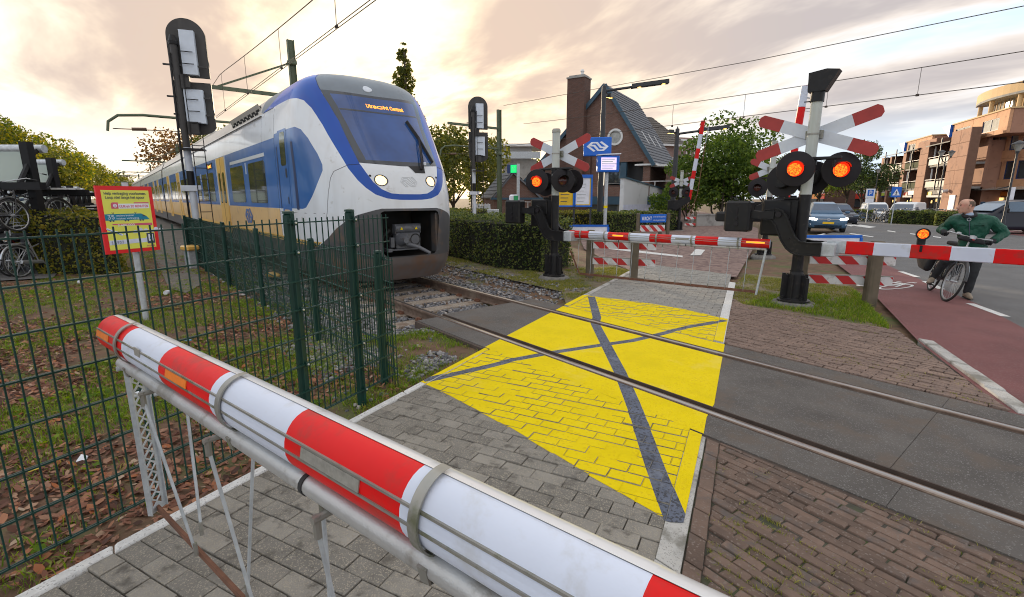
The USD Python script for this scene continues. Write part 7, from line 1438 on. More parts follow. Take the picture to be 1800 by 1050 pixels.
def van(label, loc, rot, paint, L=5.0, H=2.0, hood=True, name='van'):
    t = thing(name, label, 'van', loc, rot)
    put('body', loft([rsec(L / 2, .72, .35, .75, .1), rsec(L / 2 - .12, .92, .25, .95, .16), rsec(L / 2 - .75, .95, .22, 1.10, .18, .95), rsec(L / 2 - 1.5, .95, .22, H - .12, .2, .86), rsec(0, .95, .22, H, .2, .86), rsec(-L / 2 + .15, .95, .25, H - .03, .2, .86), rsec(-L / 2, .9, .35, H - .12, .18, .86)]), paint, t, smooth=45)
    w_ = np.array([(L / 2 - .76, -.78, 1.14), (L / 2 - .76, .78, 1.14), (L / 2 - 1.46, .68, H - .22), (L / 2 - 1.46, -.68, H - .22)]) + [.06, 0, .04]; put('windscreen', (np.vstack([w_, w_ - [.03, 0, .03]]), np.array([[0, 1, 2, 3], [7, 6, 5, 4], [0, 4, 5, 1], [1, 5, 6, 2], [2, 6, 7, 3], [3, 7, 4, 0]])), 'car_glass', t)
    for s in (-1, 1):
        for a, b_ in (((L / 2 - 1.35, L / 2 - 2.3)), (L / 2 - 2.4, -.1), (-.2, -L / 2 + .4)):
            if paint == 'car_white' and a < L / 2 - 1.4: continue
            put('side_window', stand(ext(sbox(min(a, b_), 0, max(a, b_), .52).buffer(-.02), -.012, .012), (0, s * .925, 1.12), (1, 0, 0), (0, -s * .16, 1)), 'car_glass', t)
        put('headlight', hull([(L / 2 - .12, s * .74, .80, .08), (L / 2 - .3, s * .86, .86, .06)]), 'pane_curtain', t); put('mirror', cbx((L / 2 - 1.2, s * 1.06, 1.2), (.12, .2, .22), .04), 'black_matt', t)
    put('bumper', bb(L / 2 - .06, -.8, .28, L / 2 + .03, .8, .46), 'black_matt', t); put('number_plate', bb(L / 2 + .031, -.26, .48, L / 2 + .045, .26, .59), 'plate_yellow', t); wheels(t, (L / 2 - .85, -L / 2 + .95), .84, .33); return t
van('white van parked with its front towards the viewer beside the parking sign', (*horiz(1541, 46), -.62), facing(-horiz(1541, 46)) + 8, 'car_white', 4.6, 1.9)
van('white van parked behind the pedestrian crossing sign', (*horiz(1597, 43), -.72), facing(-horiz(1597, 43)) - 12, 'car_white', 5.2, 2.05)
van('dark people carrier parked behind the cyclist at the right edge', (*horiz(1790, 25.5), -.14), facing(-RT[:2] * .95 + FW[:2] * .1), 'car_black', 4.9, 1.72)

# ================================================================ BICYCLES
pm('bike_black', (0.02, 0.02, 0.022), .35, .2, 8.0, coat=.4); pm('bike_silver', (0.45, 0.46, 0.47), .35, .1, 8.0, metal=.8); pm('bike_red', (0.35, 0.03, 0.03), .4); pm('bike_blue', (0.05, 0.12, 0.25), .4); pm('cloth_black', (0.014, 0.014, 0.016), .8, .3, 12.0, bump=.004, bscale=40); pm('bag_grey', (0.05, 0.055, 0.065), .6, .3, 6.0)
def ring_(c, R, r, n=28, m=6, yaw=0.0):
    a = np.linspace(0, 2 * np.pi, n + 1); P = np.c_[R * np.cos(a) * math.cos(yaw), R * np.cos(a) * math.sin(yaw), R * np.sin(a)] + np.asarray(c); return tube(P, r, m, caps=False)
def bicycle(t, col='bike_black', detail=True, steer=0.0):
    R = .345; fx, rx_ = .55, -.55; P = lambda *q: np.array(q, float); hd = P(.36, 0, .86); ft = P(.40, 0, .70); bbk = P(-.08, 0, .29); st = P(-.22, 0, .74)
    for x, nm, yaw in ((rx_, 'rear_wheel', 0.0), (fx, 'front_wheel', steer)):
        w = put(nm, ring_((x, 0, R), R - .012, .019, 30 if detail else 18, 6, yaw), 'rubber', t, smooth=50); put('rim', ring_((x, 0, R), R - .036, .012, 30 if detail else 18, 5, yaw), 'bike_silver', w, smooth=50)
        if detail or True:
            ns = 20 if detail else 10
            for k in range(ns): a = 2 * np.pi * k / ns; d = np.array([math.cos(a) * math.cos(yaw), math.cos(a) * math.sin(yaw), math.sin(a)]); put('spoke', bar(P(x, 0, R) + d * .025, P(x, 0, R) + d * (R - .04), .003 if detail else .005, .003 if detail else .005, up=(0, 1, 0)), 'bike_silver', w)
        put('hub', cyl((x - .045 * math.sin(yaw) * 0, -.045, R), (x, .045, R), .022, 8), 'bike_silver', w)
        a = np.radians(np.linspace(10, 165, 12)); put('mudguard', tube(np.c_[x + (R + .025) * np.cos(a) * math.cos(yaw), (R + .025) * np.cos(a) * math.sin(yaw), R + (R + .025) * np.sin(a)], .022, 5), col, t, smooth=50)
    put('frame', [tube([ft, bbk], .019, 8), tube([hd - (0, 0, .06), st - (0, 0, .12)], .016, 8), tube([bbk, st, st + (-.03, 0, .14)], .016, 8), tube([hd + (.01, 0, .02), ft], .021, 8)] + [tube([bbk, P(rx_, s * .05, R)], .010, 6) for s in (-1, 1)] + [tube([st, P(rx_, s * .05, R)], .008, 6) for s in (-1, 1)], col, t, smooth=50)
    put('fork', [tube([ft, ft + (.03, s * .04, -.04), P(fx, s * .05 , R)], .011, 6) for s in (-1, 1)], col, t, smooth=50)
    put('handlebar', [tube([hd, hd + (-.02, 0, .20)], .014, 8), tube([hd + (-.22, -.31, .20), hd + (-.08, -.28, .24), hd + (.02, -.10, .22), hd + (.02, .10, .22), hd + (-.08, .28, .24), hd + (-.22, .31, .20)], .012, 8)], 'bike_silver', t, smooth=50)
    for s in (-1, 1): put('grip', cyl(hd + (-.14, s * .295, .218), hd + (-.26, s * .315, .192), .018, 8), 'rubber', t)
    put('saddle', hull([(-.36, .08, .91, .035), (-.36, -.08, .91, .035), (-.12, 0, .91, .025), (-.30, 0, .93, .03)], 10), 'cloth_black', t, smooth=50)
    put('chain_case', [tube([bbk + (.02, -.055, 0), P(rx_, -.055, R)], .045, 6)], col, t, smooth=50)
    put('crank', [cyl(bbk + (0, -.09, 0), bbk + (0, .09, 0), .02, 8), bar(bbk + (0, -.09, 0), bbk + (.10, -.09, -.13), .02, .012), bar(bbk + (0, .09, 0), bbk + (-.10, .09, .13), .02, .012)], 'bike_silver', t)
    for s in (1, -1): put('pedal', cbx(bbk + (.10 * s, -.14 * s, -.13 * s), (.09, .09, .022), .005), 'rubber', t)
    put('carrier', [bar((-.36, s * .06, .74), (-.86, s * .06, .74), .012, .012) for s in (-1, 1)] + [bar((-.36 - .12 * k, -.06, .74), (-.36 - .12 * k, .06, .74), .01, .01) for k in range(5)] + [bar((-.80, s * .06, .74), (rx_ - .02, s * .06, R + .02), .01, .01, up=(1, 0, 0)) for s in (-1, 1)], col, t)
    put('front_lamp', cyl(P(.43, 0, .84), P(.49, 0, .84), .03, 8), 'bike_silver', t)
def tilted(name, label, cat, loc, rot, lean, group=None):
    x = UsdGeom.Xform.Define(stage, path_for(name)); x.AddTranslateOp().Set(Gf.Vec3d(*map(float, loc))); x.AddRotateZOp().Set(float(rot)); x.AddRotateXOp().Set(float(lean)); return tag(x.GetPrim(), label, cat, group)
rearp, frontp = gnd(1632, 509)[:2], gnd(1659, 528)[:2]
bdir = frontp - rearp; bdir = bdir / np.linalg.norm(bdir); bmid = (rearp + frontp) / 2; bmid = frontp - bdir * .55
bk = tilted('bicycle', 'black city bicycle with panniers that the waiting cyclist straddles', 'bicycle', (*bmid, -.008), facing(bdir), -13); bicycle(bk, 'bike_black', True, .12)
put('head_lamp', lathe([(.05, 0), (.045, .05), (0, .06)], 10, (.42, 0, 1.06)), 'bike_silver', bk)
pg_ = put('pannier', [hull([(-.38, .18, .73, .06), (-.92, .18, .73, .06), (-.46, .19, .40, .07), (-.86, .19, .40, .07), (-.64, .28, .55, .06)], 10)], 'bag_grey', bk, smooth=50); put('pannier', [hull([(-.38, -.18, .73, .06), (-.92, -.18, .73, .06), (-.46, -.19, .40, .07), (-.86, -.19, .40, .07), (-.64, -.32, .55, .06)], 10)], 'cloth_black', bk, smooth=50)
put('handlebar_bag', hull([(.42, -.15, 1.03, .028), (.42, .15, 1.03, .028), (.42, -.13, 1.06, .026), (.42, .13, 1.06, .026)], 10), 'cloth_black', bk, smooth=50); put('red_tag', cbx((.50, 0, 1.05), (.01, .03, .02), .002), 'bike_red', bk); put('bell', lathe([(.035, 0), (.03, .02), (0, .03)], 10, (.38, -.18, 1.10)), 'bike_silver', bk)
# parked bicycles: a few built once, then placed
PB_ = []
for k, col in enumerate(('bike_black', 'bike_blue', 'bike_silver', 'bike_red')):
    pr0 = proto('parked_bicycle_' + 'abcd'[k]); bicycle(pr0, col, False); PB_.append(pr0)
# shelter over the racks
pm('shelter_black', (0.007, 0.007, 0.008), .45, .2, 5.0, spec=.25); glassm('frosted', (0.80, 0.86, 0.84), rough=.3)
n_ = {'p': ('principled_bsdf', dict(base_color=(0.62, 0.70, 0.66), roughness=.25)), 't': ('translucent_bsdf', dict(color=(0.75, 0.82, 0.78))), 'm': ('mix_closure', dict(fac=.6))}
MAT['milk_glass'] = usdkit.material(stage, '/World/Looks/milk_glass', n_, [('p.BSDF', 'm.closure1'), ('t.BSDF', 'm.closure2')], surface='m.closure')
def shelter(label, endp, ex, L, z_top):
    f = Frame(endp, ex); t = f.thing('bicycle_shelter', label, 'bicycle shelter')   # x away from the end along the shelter, canopy slopes down towards +y
    put('front_tube', cyl((0, 0, z_top), (L, 0, z_top), .09, 12), 'galvanised', t, smooth=40); nP = int(L // 3.2)
    for k in range(nP + 1):
        x = .12 + k * 3.2
        put('post', bar((x, .30, -.1), (x, .30, z_top + .12), .17, .17, up=(1, 0, 0)), 'shelter_black', t)
        put('rafter', tube([(x, 0.02, z_top - .02), (x, .16, z_top - .10), (x, .62, z_top - .78)], .055, 6), 'shelter_black', t, smooth=50)
        if k < nP: put('roof_glass', (np.array([(x + .08, .10, z_top - .07), (x + 3.12, .10, z_top - .07), (x + 3.12, .58, z_top - .70), (x + .08, .58, z_top - .70), (x + .08, .12, z_top - .10), (x + 3.12, .12, z_top - .10), (x + 3.12, .60, z_top - .73), (x + .08, .60, z_top - .73)]), np.array([[0, 1, 2, 3], [7, 6, 5, 4], [0, 4, 5, 1], [2, 6, 7, 3]])), 'milk_glass', t)
    put('beam', bb(-.4, .58, z_top - .92, L, .74, z_top - .76), 'shelter_black', t); put('beam', bb(-.4, -.55, z_top - 1.02, L, -.43, z_top - .90), 'shelter_black', t); put('white_strip', bb(-.2, -.40, z_top - .90, L, -.30, z_top - .86), 'trim_white', t)
    return f, t
e1 = deep(78, 262, 11.5); zt1 = float(e1[2])
sdir = horiz(-420, 11.3) - horiz(78, 11.5); sdir /= np.linalg.norm(sdir)
Q = lambda x, w: horiz(x, w)
f1, _ = shelter('black bicycle shelter with a curved milky glass roof at the left edge', e1[:2], sdir, 7.0, zt1)
e2 = deep(112, 286, 15.5); shelter('second black bicycle shelter just behind the first one', e2[:2], sdir, 8.0, float(e2[2]))
for k, (x, y, w) in enumerate(((138, 332, 22), (147, 334, 27), (156, 337, 32), (163, 339, 38))):
    e3 = deep(x, y, w); shelter('far bicycle shelter in the row behind the beech hedge', e3[:2], sdir, 9.0, max(1.9, float(e3[2])))
    tag(stage.GetPrimAtPath('/World/bicycle_shelter_%03d' % (k + 2)), ('nearest of the far bicycle shelters behind the beech hedge', 'second of the far bicycle shelters behind the beech hedge', 'third of the far bicycle shelters behind the beech hedge', 'farthest bicycle shelter behind the beech hedge')[k])
rk = thing('bicycle_rack', 'two storey bicycle rack with red gutters under the first shelter', 'bicycle rack', (*f1.o, 0), f1.rot)
for k in range(14): put('gutter', bar((.3 + .40 * k, -.3, .92), (.3 + .40 * k, 1.3, 1.1), .08, .05), 'dark_metal', rk); put('gutter_loop', tube([(.3 + .4 * k - .07, 1.32, 1.05), (.3 + .4 * k - .07, 1.36, 1.22), (.3 + .4 * k + .07, 1.36, 1.22), (.3 + .4 * k + .07, 1.32, 1.05)], .018, 6), 'bike_red', rk)
put('rack_beam', [bb(.2, .5, .8, 6.5, .6, .9)], 'dark_metal', rk); put('rack_beam', [bb(.2, -.1, .0, 6.5, 0, .06)], 'dark_metal', rk)
for k in range(5): put('rack_post', bb(.3 + 1.5 * k, .5, 0, .38 + 1.5 * k, .6, .8), 'dark_metal', rk)
rb_ = np.random.default_rng(77); eyv = np.array([-f1.ex[1], f1.ex[0]])
for tier, z, n0 in ((0, .0, 16), (1, 1.0, 16)):
    for k in range(n0):
        p = f1.o + f1.ex * (.10 + .40 * k + rb_.normal(0, .04)) + eyv * (.5 + rb_.normal(0, .10)); i = int(rb_.choice([0, 0, 0, 1, 2, 3]))
        place(PB_[i], 'parked_bicycle', ('bicycle standing in the lower row of the bicycle rack' if tier == 0 else 'bicycle lifted into the upper row of the bicycle rack'), 'bicycle', (*p, z + rb_.normal(0, .02)), f1.rot + 90 + (180 if rb_.random() < .4 else 0) + rb_.normal(0, 5), group='bicycles in the %s row of the rack' % ('lower', 'upper')[tier], rx=rb_.normal(0, 5))
f2_o = e2[:2]
for k in range(12):
    p = f2_o + sdir * (.4 + .5 * k) + eyv * rb_.normal(.5, .1); place(PB_[int(rb_.choice([0, 0, 1, 2, 3]))], 'parked_bicycle', 'bicycle parked under the second shelter', 'bicycle', (*p, 0 if k % 2 else 1.3), f1.rot + 90 + rb_.normal(0, 6), group='bicycles under the second shelter')
for k in range(22):
    x = 1526 + k * 8.0; w = 41 - .3 * k
    place(PB_[int(rb_.choice([0, 0, 1, 2]))], 'parked_bicycle', 'bicycle parked between the low hedges and the white vans', 'bicycle', (*horiz(x, w), float(zs(*horiz(x, w)))), rb_.uniform(0, 360), group='bicycles parked in front of the white vans', rx=rb_.normal(0, 7))
# the foremost hoop of bikes near the fence
put('rack_pavement', sheet(Polygon([Q(-400, 8.9), Q(66, 10.4), Q(120, 16.5), Q(-500, 18)]), -.02), 'asphalt', kind='structure')

# ================================================================ CYCLIST
pm('jacket_green', (0.002, 0.070, 0.040), .6, .25, 5.0, bump=.012, bscale=16, dirt=((0.001, 0.038, 0.022), 5.0, .4)); pm('skin', (0.60, 0.34, 0.24), .5, .12, 14.0, dirt=((0.55, 0.22, 0.16), 8.0, .3)); pm('hair_grey', (0.17, 0.12, 0.085), .7, .25, 40.0); pm('shoe_tan', (0.28, 0.22, 0.16), .6, .2, 9.0); pm('scarf_blue', (0.30, 0.38, 0.50), .8, .2, 20.0); pm('trousers', (0.016, 0.017, 0.020), .8, .3, 8.0, bump=.006, bscale=18); pm('eye_dark', (0.02, 0.016, 0.014), .2); pm('lips', (0.40, 0.16, 0.13), .5)
def chain(nodes, bones, res=.014, it=8, seg=20):
    m = m3.Manifold()
    for a, b_ in bones: m = m + m3.Manifold.batch_hull([m3.Manifold.sphere(nodes[k][3], seg).translate(tuple(nodes[k][:3])) for k in (a, b_)] if isinstance(a, str) and isinstance(b_, str) else [])
    m = m.refine_to_length(res).to_mesh(); t = trimesh.Trimesh(np.array(m.vert_properties[:, :3]), np.array(m.tri_verts), process=True); trimesh.smoothing.filter_taubin(t, .5, .53, it); return (t.vertices, t.faces)
pf = gnd(1697, 524)[:2]; vr = pf / np.linalg.norm(pf); rtp = np.degrees(np.arctan2(-vr[0], vr[1]))
man = thing('person', 'balding man in a green jacket and dark trousers straddling a bicycle at the barrier', 'person', (*pf, 0), rtp)
# torso, arms and head as one continuous body (x to the viewer's right, y away, z up); clothes follow it
tn = dict(hip=(-.05, .16, .86, .14), hipL=(-.13, .16, .86, .11), hipR=(.04, .16, .86, .115), waist=(-.07, .14, 1.0, .150), chestL=(-.20, .09, 1.21, .125), chestR=(.02, .11, 1.23, .125), shL=(-.33, .08, 1.30, .082), shR=(.11, .12, 1.315, .084), neck=(-.15, .08, 1.36, .070), elL=(-.47, .20, 1.13, .070), cufL=(-.435, .02, 1.115, .056), elR=(.32, .28, 1.10, .074), cufR=(.215, .10, 1.00, .058))
jk = chain(tn, [('hipL', 'hipR'), ('hipL', 'waist'), ('hipR', 'waist'), ('waist', 'chestL'), ('waist', 'chestR'), ('chestL', 'chestR'), ('chestL', 'shL'), ('chestR', 'shR'), ('shL', 'neck'), ('shR', 'neck'), ('shL', 'elL'), ('elL', 'cufL'), ('shR', 'elR'), ('elR', 'cufR')])
v, f = jk; cr = meshkit.fbm(v * [16, 16, 9], 3, 5) - .5; vn = trimesh.Trimesh(v, f, process=False).vertex_normals; jk = (v + vn * (cr * .050)[:, None], f)
put('jacket', jk, 'jacket_green', man, smooth=True)
put('jacket_pocket', cbx((.0, -.03, 1.24), (.12, .02, .014), .003), 'jacket_green', man); put('jacket_pocket', cbx((-.22, -.04, 1.24), (.11, .02, .014), .003), 'jacket_green', man); put('zip', tube([(-.14, -.02, 1.345), (-.12, -.035, 1.22), (-.09, -.01, 1.0)], .007, 6), 'sign_text', man); put('zip_ring', ring_((-.14, -.035, 1.325), .024, .005, 16, 5), 'bike_silver', man)
put('collar', [tube([(-.225, .04, 1.385), (-.19, -.01, 1.37), (-.12, -.01, 1.37), (-.07, .04, 1.39), (-.075, .13, 1.42), (-.15, .16, 1.43), (-.215, .12, 1.415), (-.225, .04, 1.385)], .028, 8)], 'cloth_black', man, smooth=50); put('scarf', hull([(-.17, .01, 1.37, .035), (-.12, .01, 1.385, .035), (-.15, .06, 1.41, .052)], 12), 'scarf_blue', man, smooth=50)
ln = dict(hipL=(-.13, .17, .86, .105), kneeL=(-.34, .0, .60, .072), ankL=(-.47, .10, .29, .050), hipR=(.04, .17, .86, .108), kneeR=(.035, .06, .48, .076), ankR=(.01, .06, .11, .060), seat=(-.05, .2, .86, .12))
tr_ = chain(ln, [('hipL', 'seat'), ('hipR', 'seat'), ('hipL', 'kneeL'), ('kneeL', 'ankL'), ('hipR', 'kneeR'), ('kneeR', 'ankR')]); v, f = tr_; vn = trimesh.Trimesh(v, f, process=False).vertex_normals; put('trousers', (v + vn * ((meshkit.fbm(v * [14, 14, 10], 3, 8) - .5) * .026)[:, None], f), 'trousers', man, smooth=True)
def shoe(ax, ay, az, dx, dy):
    d = np.array([dx, dy]) / math.hypot(dx, dy); q = lambda s, z, r_: (ax + d[0] * s, ay + d[1] * s, az + z, r_); put('shoe', hull([q(-.06, .04, .040), q(.05, .055, .045), q(.14, .035, .038), q(.20, .028, .026), q(-.06, .02, .02)], 14), 'shoe_tan', man, smooth=60); put('sole', hull([q(-.07, .008, .010), q(.06, .008, .012), q(.20, .008, .010)] + [(ax + d[0] * s - d[1] * o, ay + d[1] * s + d[0] * o, az + .008, .009) for s in (-.05, .08, .16) for o in (-.035, .035)], 8), 'rubber', man)
shoe(.01, .05, .0, .30, -1.0); shoe(-.47, .10, .20, -.2, -.95)
# head turned to the viewer's left
hyaw = math.radians(205); hd_c = np.array([-.205, .045, 1.535]); fx_ = np.array([math.cos(hyaw), math.sin(hyaw), 0]); sx_ = np.array([-fx_[1], fx_[0], 0]); HP = lambda a, s, z: tuple(hd_c + fx_ * a + sx_ * s + [0, 0, z])
hb = [(*HP(-.025, 0, .035), .088), (*HP(.02, 0, .045), .078), (*HP(.045, 0, -.01), .062), (*HP(.055, 0, -.065), .042), (*HP(.062, 0, -.095), .026), (*HP(-.03, 0, -.04), .070)]
ms_ = [m3.Manifold.batch_hull([m3.Manifold.sphere(b_[3], 24).translate(b_[:3]) for b_ in grp]) for grp in ((hb[0], hb[1], hb[2], hb[5]), (hb[2], hb[3], hb[5]), (hb[3], hb[4]))]
ms_ += [m3.Manifold.batch_hull([m3.Manifold.sphere(r_, 16).translate(HP(a, s, z)) for a, s, z, r_ in grp]) for grp in (((.098, 0, .022, .010), (.126, 0, -.022, .013), (.100, 0, -.030, .016)), ((.098, .012, -.028, .010), (.098, -.012, -.028, .010), (.118, 0, -.026, .011)), ((.084, .034, .038, .014), (.092, 0, .036, .014), (.084, -.034, .038, .014)), ((.086, .0, -.058, .017), (.088, 0, -.072, .015)), ((-.01, .086, -.005, .012), (-.02, .092, .022, .012), (-.012, .086, -.03, .010)), ((-.01, -.086, -.005, .012), (-.02, -.092, .022, .012), (-.012, -.086, -.03, .010)))]
ms_.append(m3.Manifold.batch_hull([m3.Manifold.sphere(.052, 20).translate(HP(-.035, 0, -.06)), m3.Manifold.sphere(.060, 20).translate((-.15, .08, 1.38))]))
hm = ms_[0]
for q in ms_[1:]: hm = hm + q
hm = hm.refine_to_length(.008).to_mesh(); th_ = trimesh.Trimesh(np.array(hm.vert_properties[:, :3]), np.array(hm.tri_verts), process=True); trimesh.smoothing.filter_taubin(th_, .5, .53, 6)
hd_p = put('head', (th_.vertices, th_.faces), 'skin', man, smooth=True)
for s in (-1, 1): put('eye', hull([(*HP(.093, s * .030, .016), .007), (*HP(.090, s * .038, .016), .006)], 8), 'eye_dark', hd_p); put('eyebrow', hull([(*HP(.100, s * .020, .045), .005), (*HP(.092, s * .046, .043), .004)], 8), 'hair_grey', hd_p)
put('mouth', hull([(*HP(.101, .016, -.052), .005), (*HP(.101, -.016, -.052), .005)], 8), 'lips', hd_p)
rr_ = np.random.default_rng(9); hp_ = rdir(rr_, 5000); hp_ = hp_[(hp_[:, 2] > -.35)]; back = (hp_ @ fx_) < .25; side = (hp_[:, 2] < .60) | (rr_.random(len(hp_)) < .15); hp_ = hp_[back & side]; Pq = np.array(HP(-.022, 0, .036)) + hp_ * .091
put('hair', leaves(Pq, .014, rr_, N=hp_ * 2.0, asp=.45), 'hair_grey', hd_p)
# gloved hands closed round the grips: palm, four fingers and a thumb on each
def glove(wr, grip, axis, out):
    wr, grip, axis = map(lambda q: np.asarray(q, float), (wr, grip, axis)); axis = axis / np.linalg.norm(axis); fwd = grip - wr; fwd = fwd / np.linalg.norm(fwd); upn = np.cross(axis, fwd); upn = upn / np.linalg.norm(upn); upn = upn if upn[2] > 0 else -upn; ms = []
    S = lambda p, r_: m3.Manifold.sphere(r_, 14).translate(tuple(p)); palm = grip + upn * .022 - fwd * .03
    ms.append(m3.Manifold.batch_hull([S(palm + axis * .034, .024), S(palm - axis * .034, .022), S(wr, .042), S(palm + fwd * .03 + axis * .032, .018), S(palm + fwd * .03 - axis * .032, .017)]))
    for i, L_ in enumerate((.94, 1.05, 1.0, .84)):
        b0_ = palm + fwd * .035 + axis * (.033 - .022 * i); b1_ = b0_ + fwd * .034 * L_ - upn * .010; b2_ = b1_ - upn * .030 * L_ + fwd * .004; b3_ = b2_ - fwd * .024 * L_ - upn * .006
        for a_, c_, ra, rc in ((b0_, b1_, .0125, .0115), (b1_, b2_, .0115, .0108), (b2_, b3_, .0108, .0098)): ms.append(m3.Manifold.batch_hull([S(a_, ra), S(c_, rc)]))
    t0 = palm + axis * out * .040 - fwd * .01; t1 = t0 + axis * out * .016 + fwd * .026 - upn * .016; t2 = t1 + fwd * .018 - upn * .022 - axis * out * .008
    for a_, c_, ra, rc in ((t0, t1, .015, .0135), (t1, t2, .0135, .011)): ms.append(m3.Manifold.batch_hull([S(a_, ra), S(c_, rc)]))
    m = ms[0]
    for q in ms[1:]: m = m + q
    m = m.refine_to_length(.006).to_mesh(); t_ = trimesh.Trimesh(np.array(m.vert_properties[:, :3]), np.array(m.tri_verts), process=True); trimesh.smoothing.filter_taubin(t_, .5, .53, 4); put('gloved_hand', (t_.vertices, t_.faces), 'cloth_black', man, smooth=True)
glove((-.435, -.01, 1.115), (-.42, -.10, 1.085), (1, .2, -.2), 1); glove((.205, .09, .995), (.165, .01, .955), (1, .2, -.2), -1)

# ================================================================ ROAD MARKINGS
def marking(label, polys, z=-.004, mat='white_paint', group=None):
    ms = [sheet(Polygon(p), z) for p in polys]
    for v, f in ms: v[:, 2] += zs(v[:, 0], v[:, 1])
    return put('road_marking', cat_(ms), mat, label=label, cat='road marking', kind=None, group=group)
def dash(p, q, w=.12): a, b_ = V(*p), V(*q); d = b_ - a; d = d / np.linalg.norm(d); n = V(-d[1], d[0]) * w / 2; return [a - n, b_ - n, b_ + n, a + n]
for k, (p, q, lab) in enumerate((((1768, 556), (1705, 533), 'nearest white dash beside the red cycle lane, right of the cyclist'), ((1655, 508), (1626, 494), 'white dash between the cyclist and the white bicycle symbol'), ((1613, 487), (1583, 477), 'white dash just above the white bicycle symbol'), ((1566, 467), (1545, 460), 'fourth white dash along the red cycle lane'), ((1532, 456), (1520, 451), 'farthest white dash along the red cycle lane'))):
    marking(lab, [dash(gnd2(*p)[:2], gnd2(*q)[:2])])
bc = gnd(1566, 500)[:2]; bx_ = gnd(1606, 505)[:2] - gnd(1528, 494)[:2]; Lb = np.linalg.norm(bx_); ex_ = bx_ / Lb; ey_ = V(-ex_[1], ex_[0])
def loop(cx_, cy_, a, b_, w): e0 = affinity.scale(Point(0, 0).buffer(1, 16), a, b_); e1_ = affinity.scale(Point(0, 0).buffer(1, 16), a - w, b_ - w); return affinity.translate(e0.difference(e1_), cx_, cy_)
sym = unary_union([loop(-.46, .05, .36, .52, .085), loop(.46, .05, .36, .52, .085)] + [LineString(s).buffer(.045, cap_style=2) for s in ([(-.46, .05), (-.05, -.15), (.10, .55), (-.25, .50), (-.46, .05)], [(-.05, -.15), (-.25, .50)], [(.46, .05), (.12, .62), (.12, .85), (.30, .85)], [(-.34, .70), (-.14, .70)], [(-.25, .50), (-.24, .70)])])
sy = affinity.scale(sym, Lb * .52 / .82 * .82, 1.05, origin=(0, 0)); ms_ = []
for g in getattr(sy, 'geoms', [sy]): v, f = sheet(g, 0); ms_.append((np.c_[bc + v[:, :1] * ex_ + (v[:, 1:2] * -1 + .25) * ey_ * -1, np.full(len(v), -.0035)], f[:, ::-1] if False else f))
put('bicycle_symbol', cat_(ms_), 'white_paint', label='white bicycle symbol painted on the red cycle lane', cat='road marking')
marking('white line curving across the brick street behind the left boom', [[gnd(x, y)[:2] for x, y in ((1066, 434), (1130, 441), (1200, 449), (1200, 452), (1130, 444.5), (1066, 437))]], -.008)
marking('broad white block on the path behind the left boom', [[gnd(x, y)[:2] for x, y in ((1213, 449), (1232, 449), (1243, 434), (1226, 434))]], .006)
marking('white give way lines on the road behind the right mast', [[gnd2(x, y)[:2] for x, y in ((1423, 416), (1448, 410.5), (1452, 411.5), (1428, 417))], [gnd2(x, y)[:2] for x, y in ((1496, 410), (1536, 416), (1534, 417), (1492, 411))]])
for k, (x0, x1, y) in enumerate(((1478, 1508, 394), (1500, 1540, 397))): marking(('white crossing bar beside the blue car', 'white crossing bar right of the blue car')[k], [[gnd2(*q)[:2] for q in ((x0, y), (x0 + 12, y - 2), (x1, y + 2), (x1 - 12, y + 4))]])
for k, x in enumerate((1560, 1600, 1640)): marking('short white dash along the far red lane', [[gnd2(*q)[:2] for q in ((x, 405 + 5 * k), (x + 14, 407 + 5 * k), (x + 14, 408.5 + 5 * k), (x, 406.5 + 5 * k))]], group='white dashes along the far red lane')
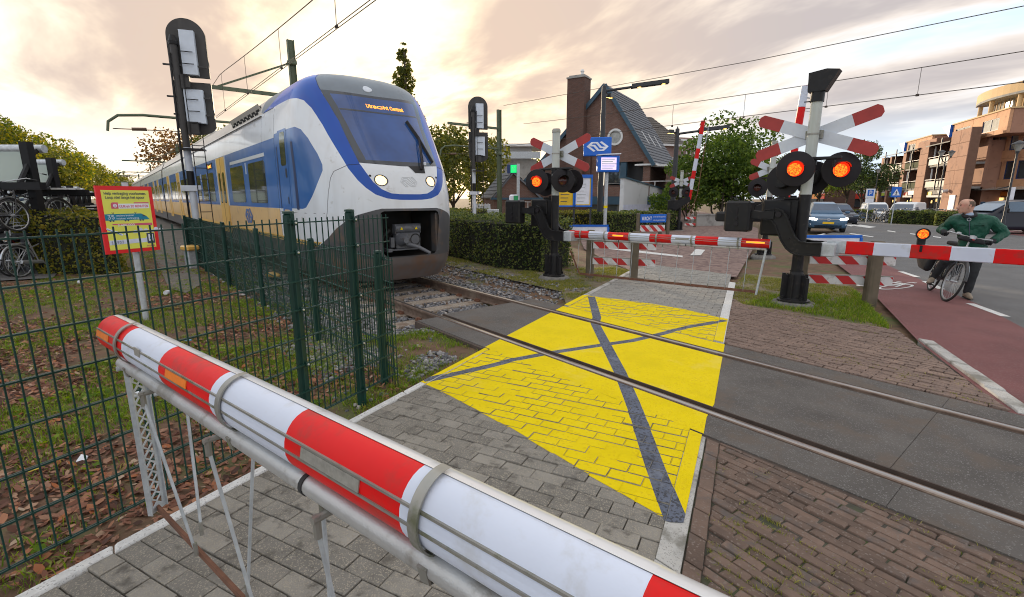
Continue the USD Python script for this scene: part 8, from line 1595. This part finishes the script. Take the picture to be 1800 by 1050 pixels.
# litter and small things
pm('litter_white', (0.62, 0.64, 0.68), .5, .15, 20.0); pm('litter_blue', (0.15, 0.35, 0.5), .4, .2, 20.0); pm('litter_yellow', (0.7, 0.5, 0.05), .5)
def litter(name, label, px, mesh, mat): p = gnd(*px, -.04); put(name, mv(mesh, (p[0], p[1], float(zone(p[0], p[1])) + .02), rz=rng.uniform(0, 360)), mat, label=label, cat='litter')
litter('paper_scrap', 'crumpled pale paper scrap in the leaves near the boom', (148, 817), hull([(0, 0, 0, .006), (.07, .01, .012, .005), (.03, .05, .004, .006), (.09, .05, .02, .004)], 6), 'litter_white'); litter('plastic_scrap', 'blue and white plastic scrap lying behind the boom tip', (335, 598), hull([(0, 0, 0, .008), (.08, .01, .015, .01), (.04, .05, .01, .008)], 6), 'litter_blue'); litter('yellow_leaf', 'long yellow scrap in the grass near the lower left', (64, 822), hull([(0, 0, 0, .004), (.09, .02, .012, .005), (.05, .045, .006, .004)], 6), 'litter_yellow')
litter('crushed_can', 'small white crushed can in the leaves by the hedge', (139, 498), cyl((0, 0, .02), (.10, 0, .03), .033, 10), 'litter_white'); litter('paper_cup', 'small white green cup lying left of the mesh fence posts', (291, 518), cyl((0, 0, .03), (.09, 0, .03), .04, 10), 'litter_white')
ptp = gnd(232, 706, -.04); bot = thing('plastic_bottle', 'white plastic bottle with an orange brown end lying behind the lattice plate', 'bottle', (ptp[0], ptp[1], .0), rta + 8); put('bottle_body', tube([(0, 0, .03), (.06, 0, .03), (.2, 0, .03), (.27, 0, .03)], [.034, .036, .034, .012], 12), 'litter_white', bot, smooth=40); put('bottle_end', cyl((-.012, 0, .03), (.03, 0, .03), .037, 12), 'shop_orange', bot)
yb = gnd(338, 468); ybx = thing('trackside_box', 'small yellow topped trackside box left of the fence end', 'trackside box', (*yb[:2], -.06), 20); put('case', cbx((0, 0, .22), (.22, .22, .5), .02), 'galvanised', ybx); put('yellow_lid', cbx((0, 0, .52), (.36, .3, .12), .03), 'train_yellow', ybx)
yd = gnd(480, 487, -.1); put('yellow_stone', (lambda m: (m[0] * [1.5, 1, .7] + [yd[0], yd[1], -.1], m[1]))(hull([(0, 0, .08, .10), (.1, .05, .06, .08), (-.1, -.04, .05, .08)], 10)), 'train_yellow', label='yellow painted stone beside the rails behind the fence posts', cat='marker', smooth=50)
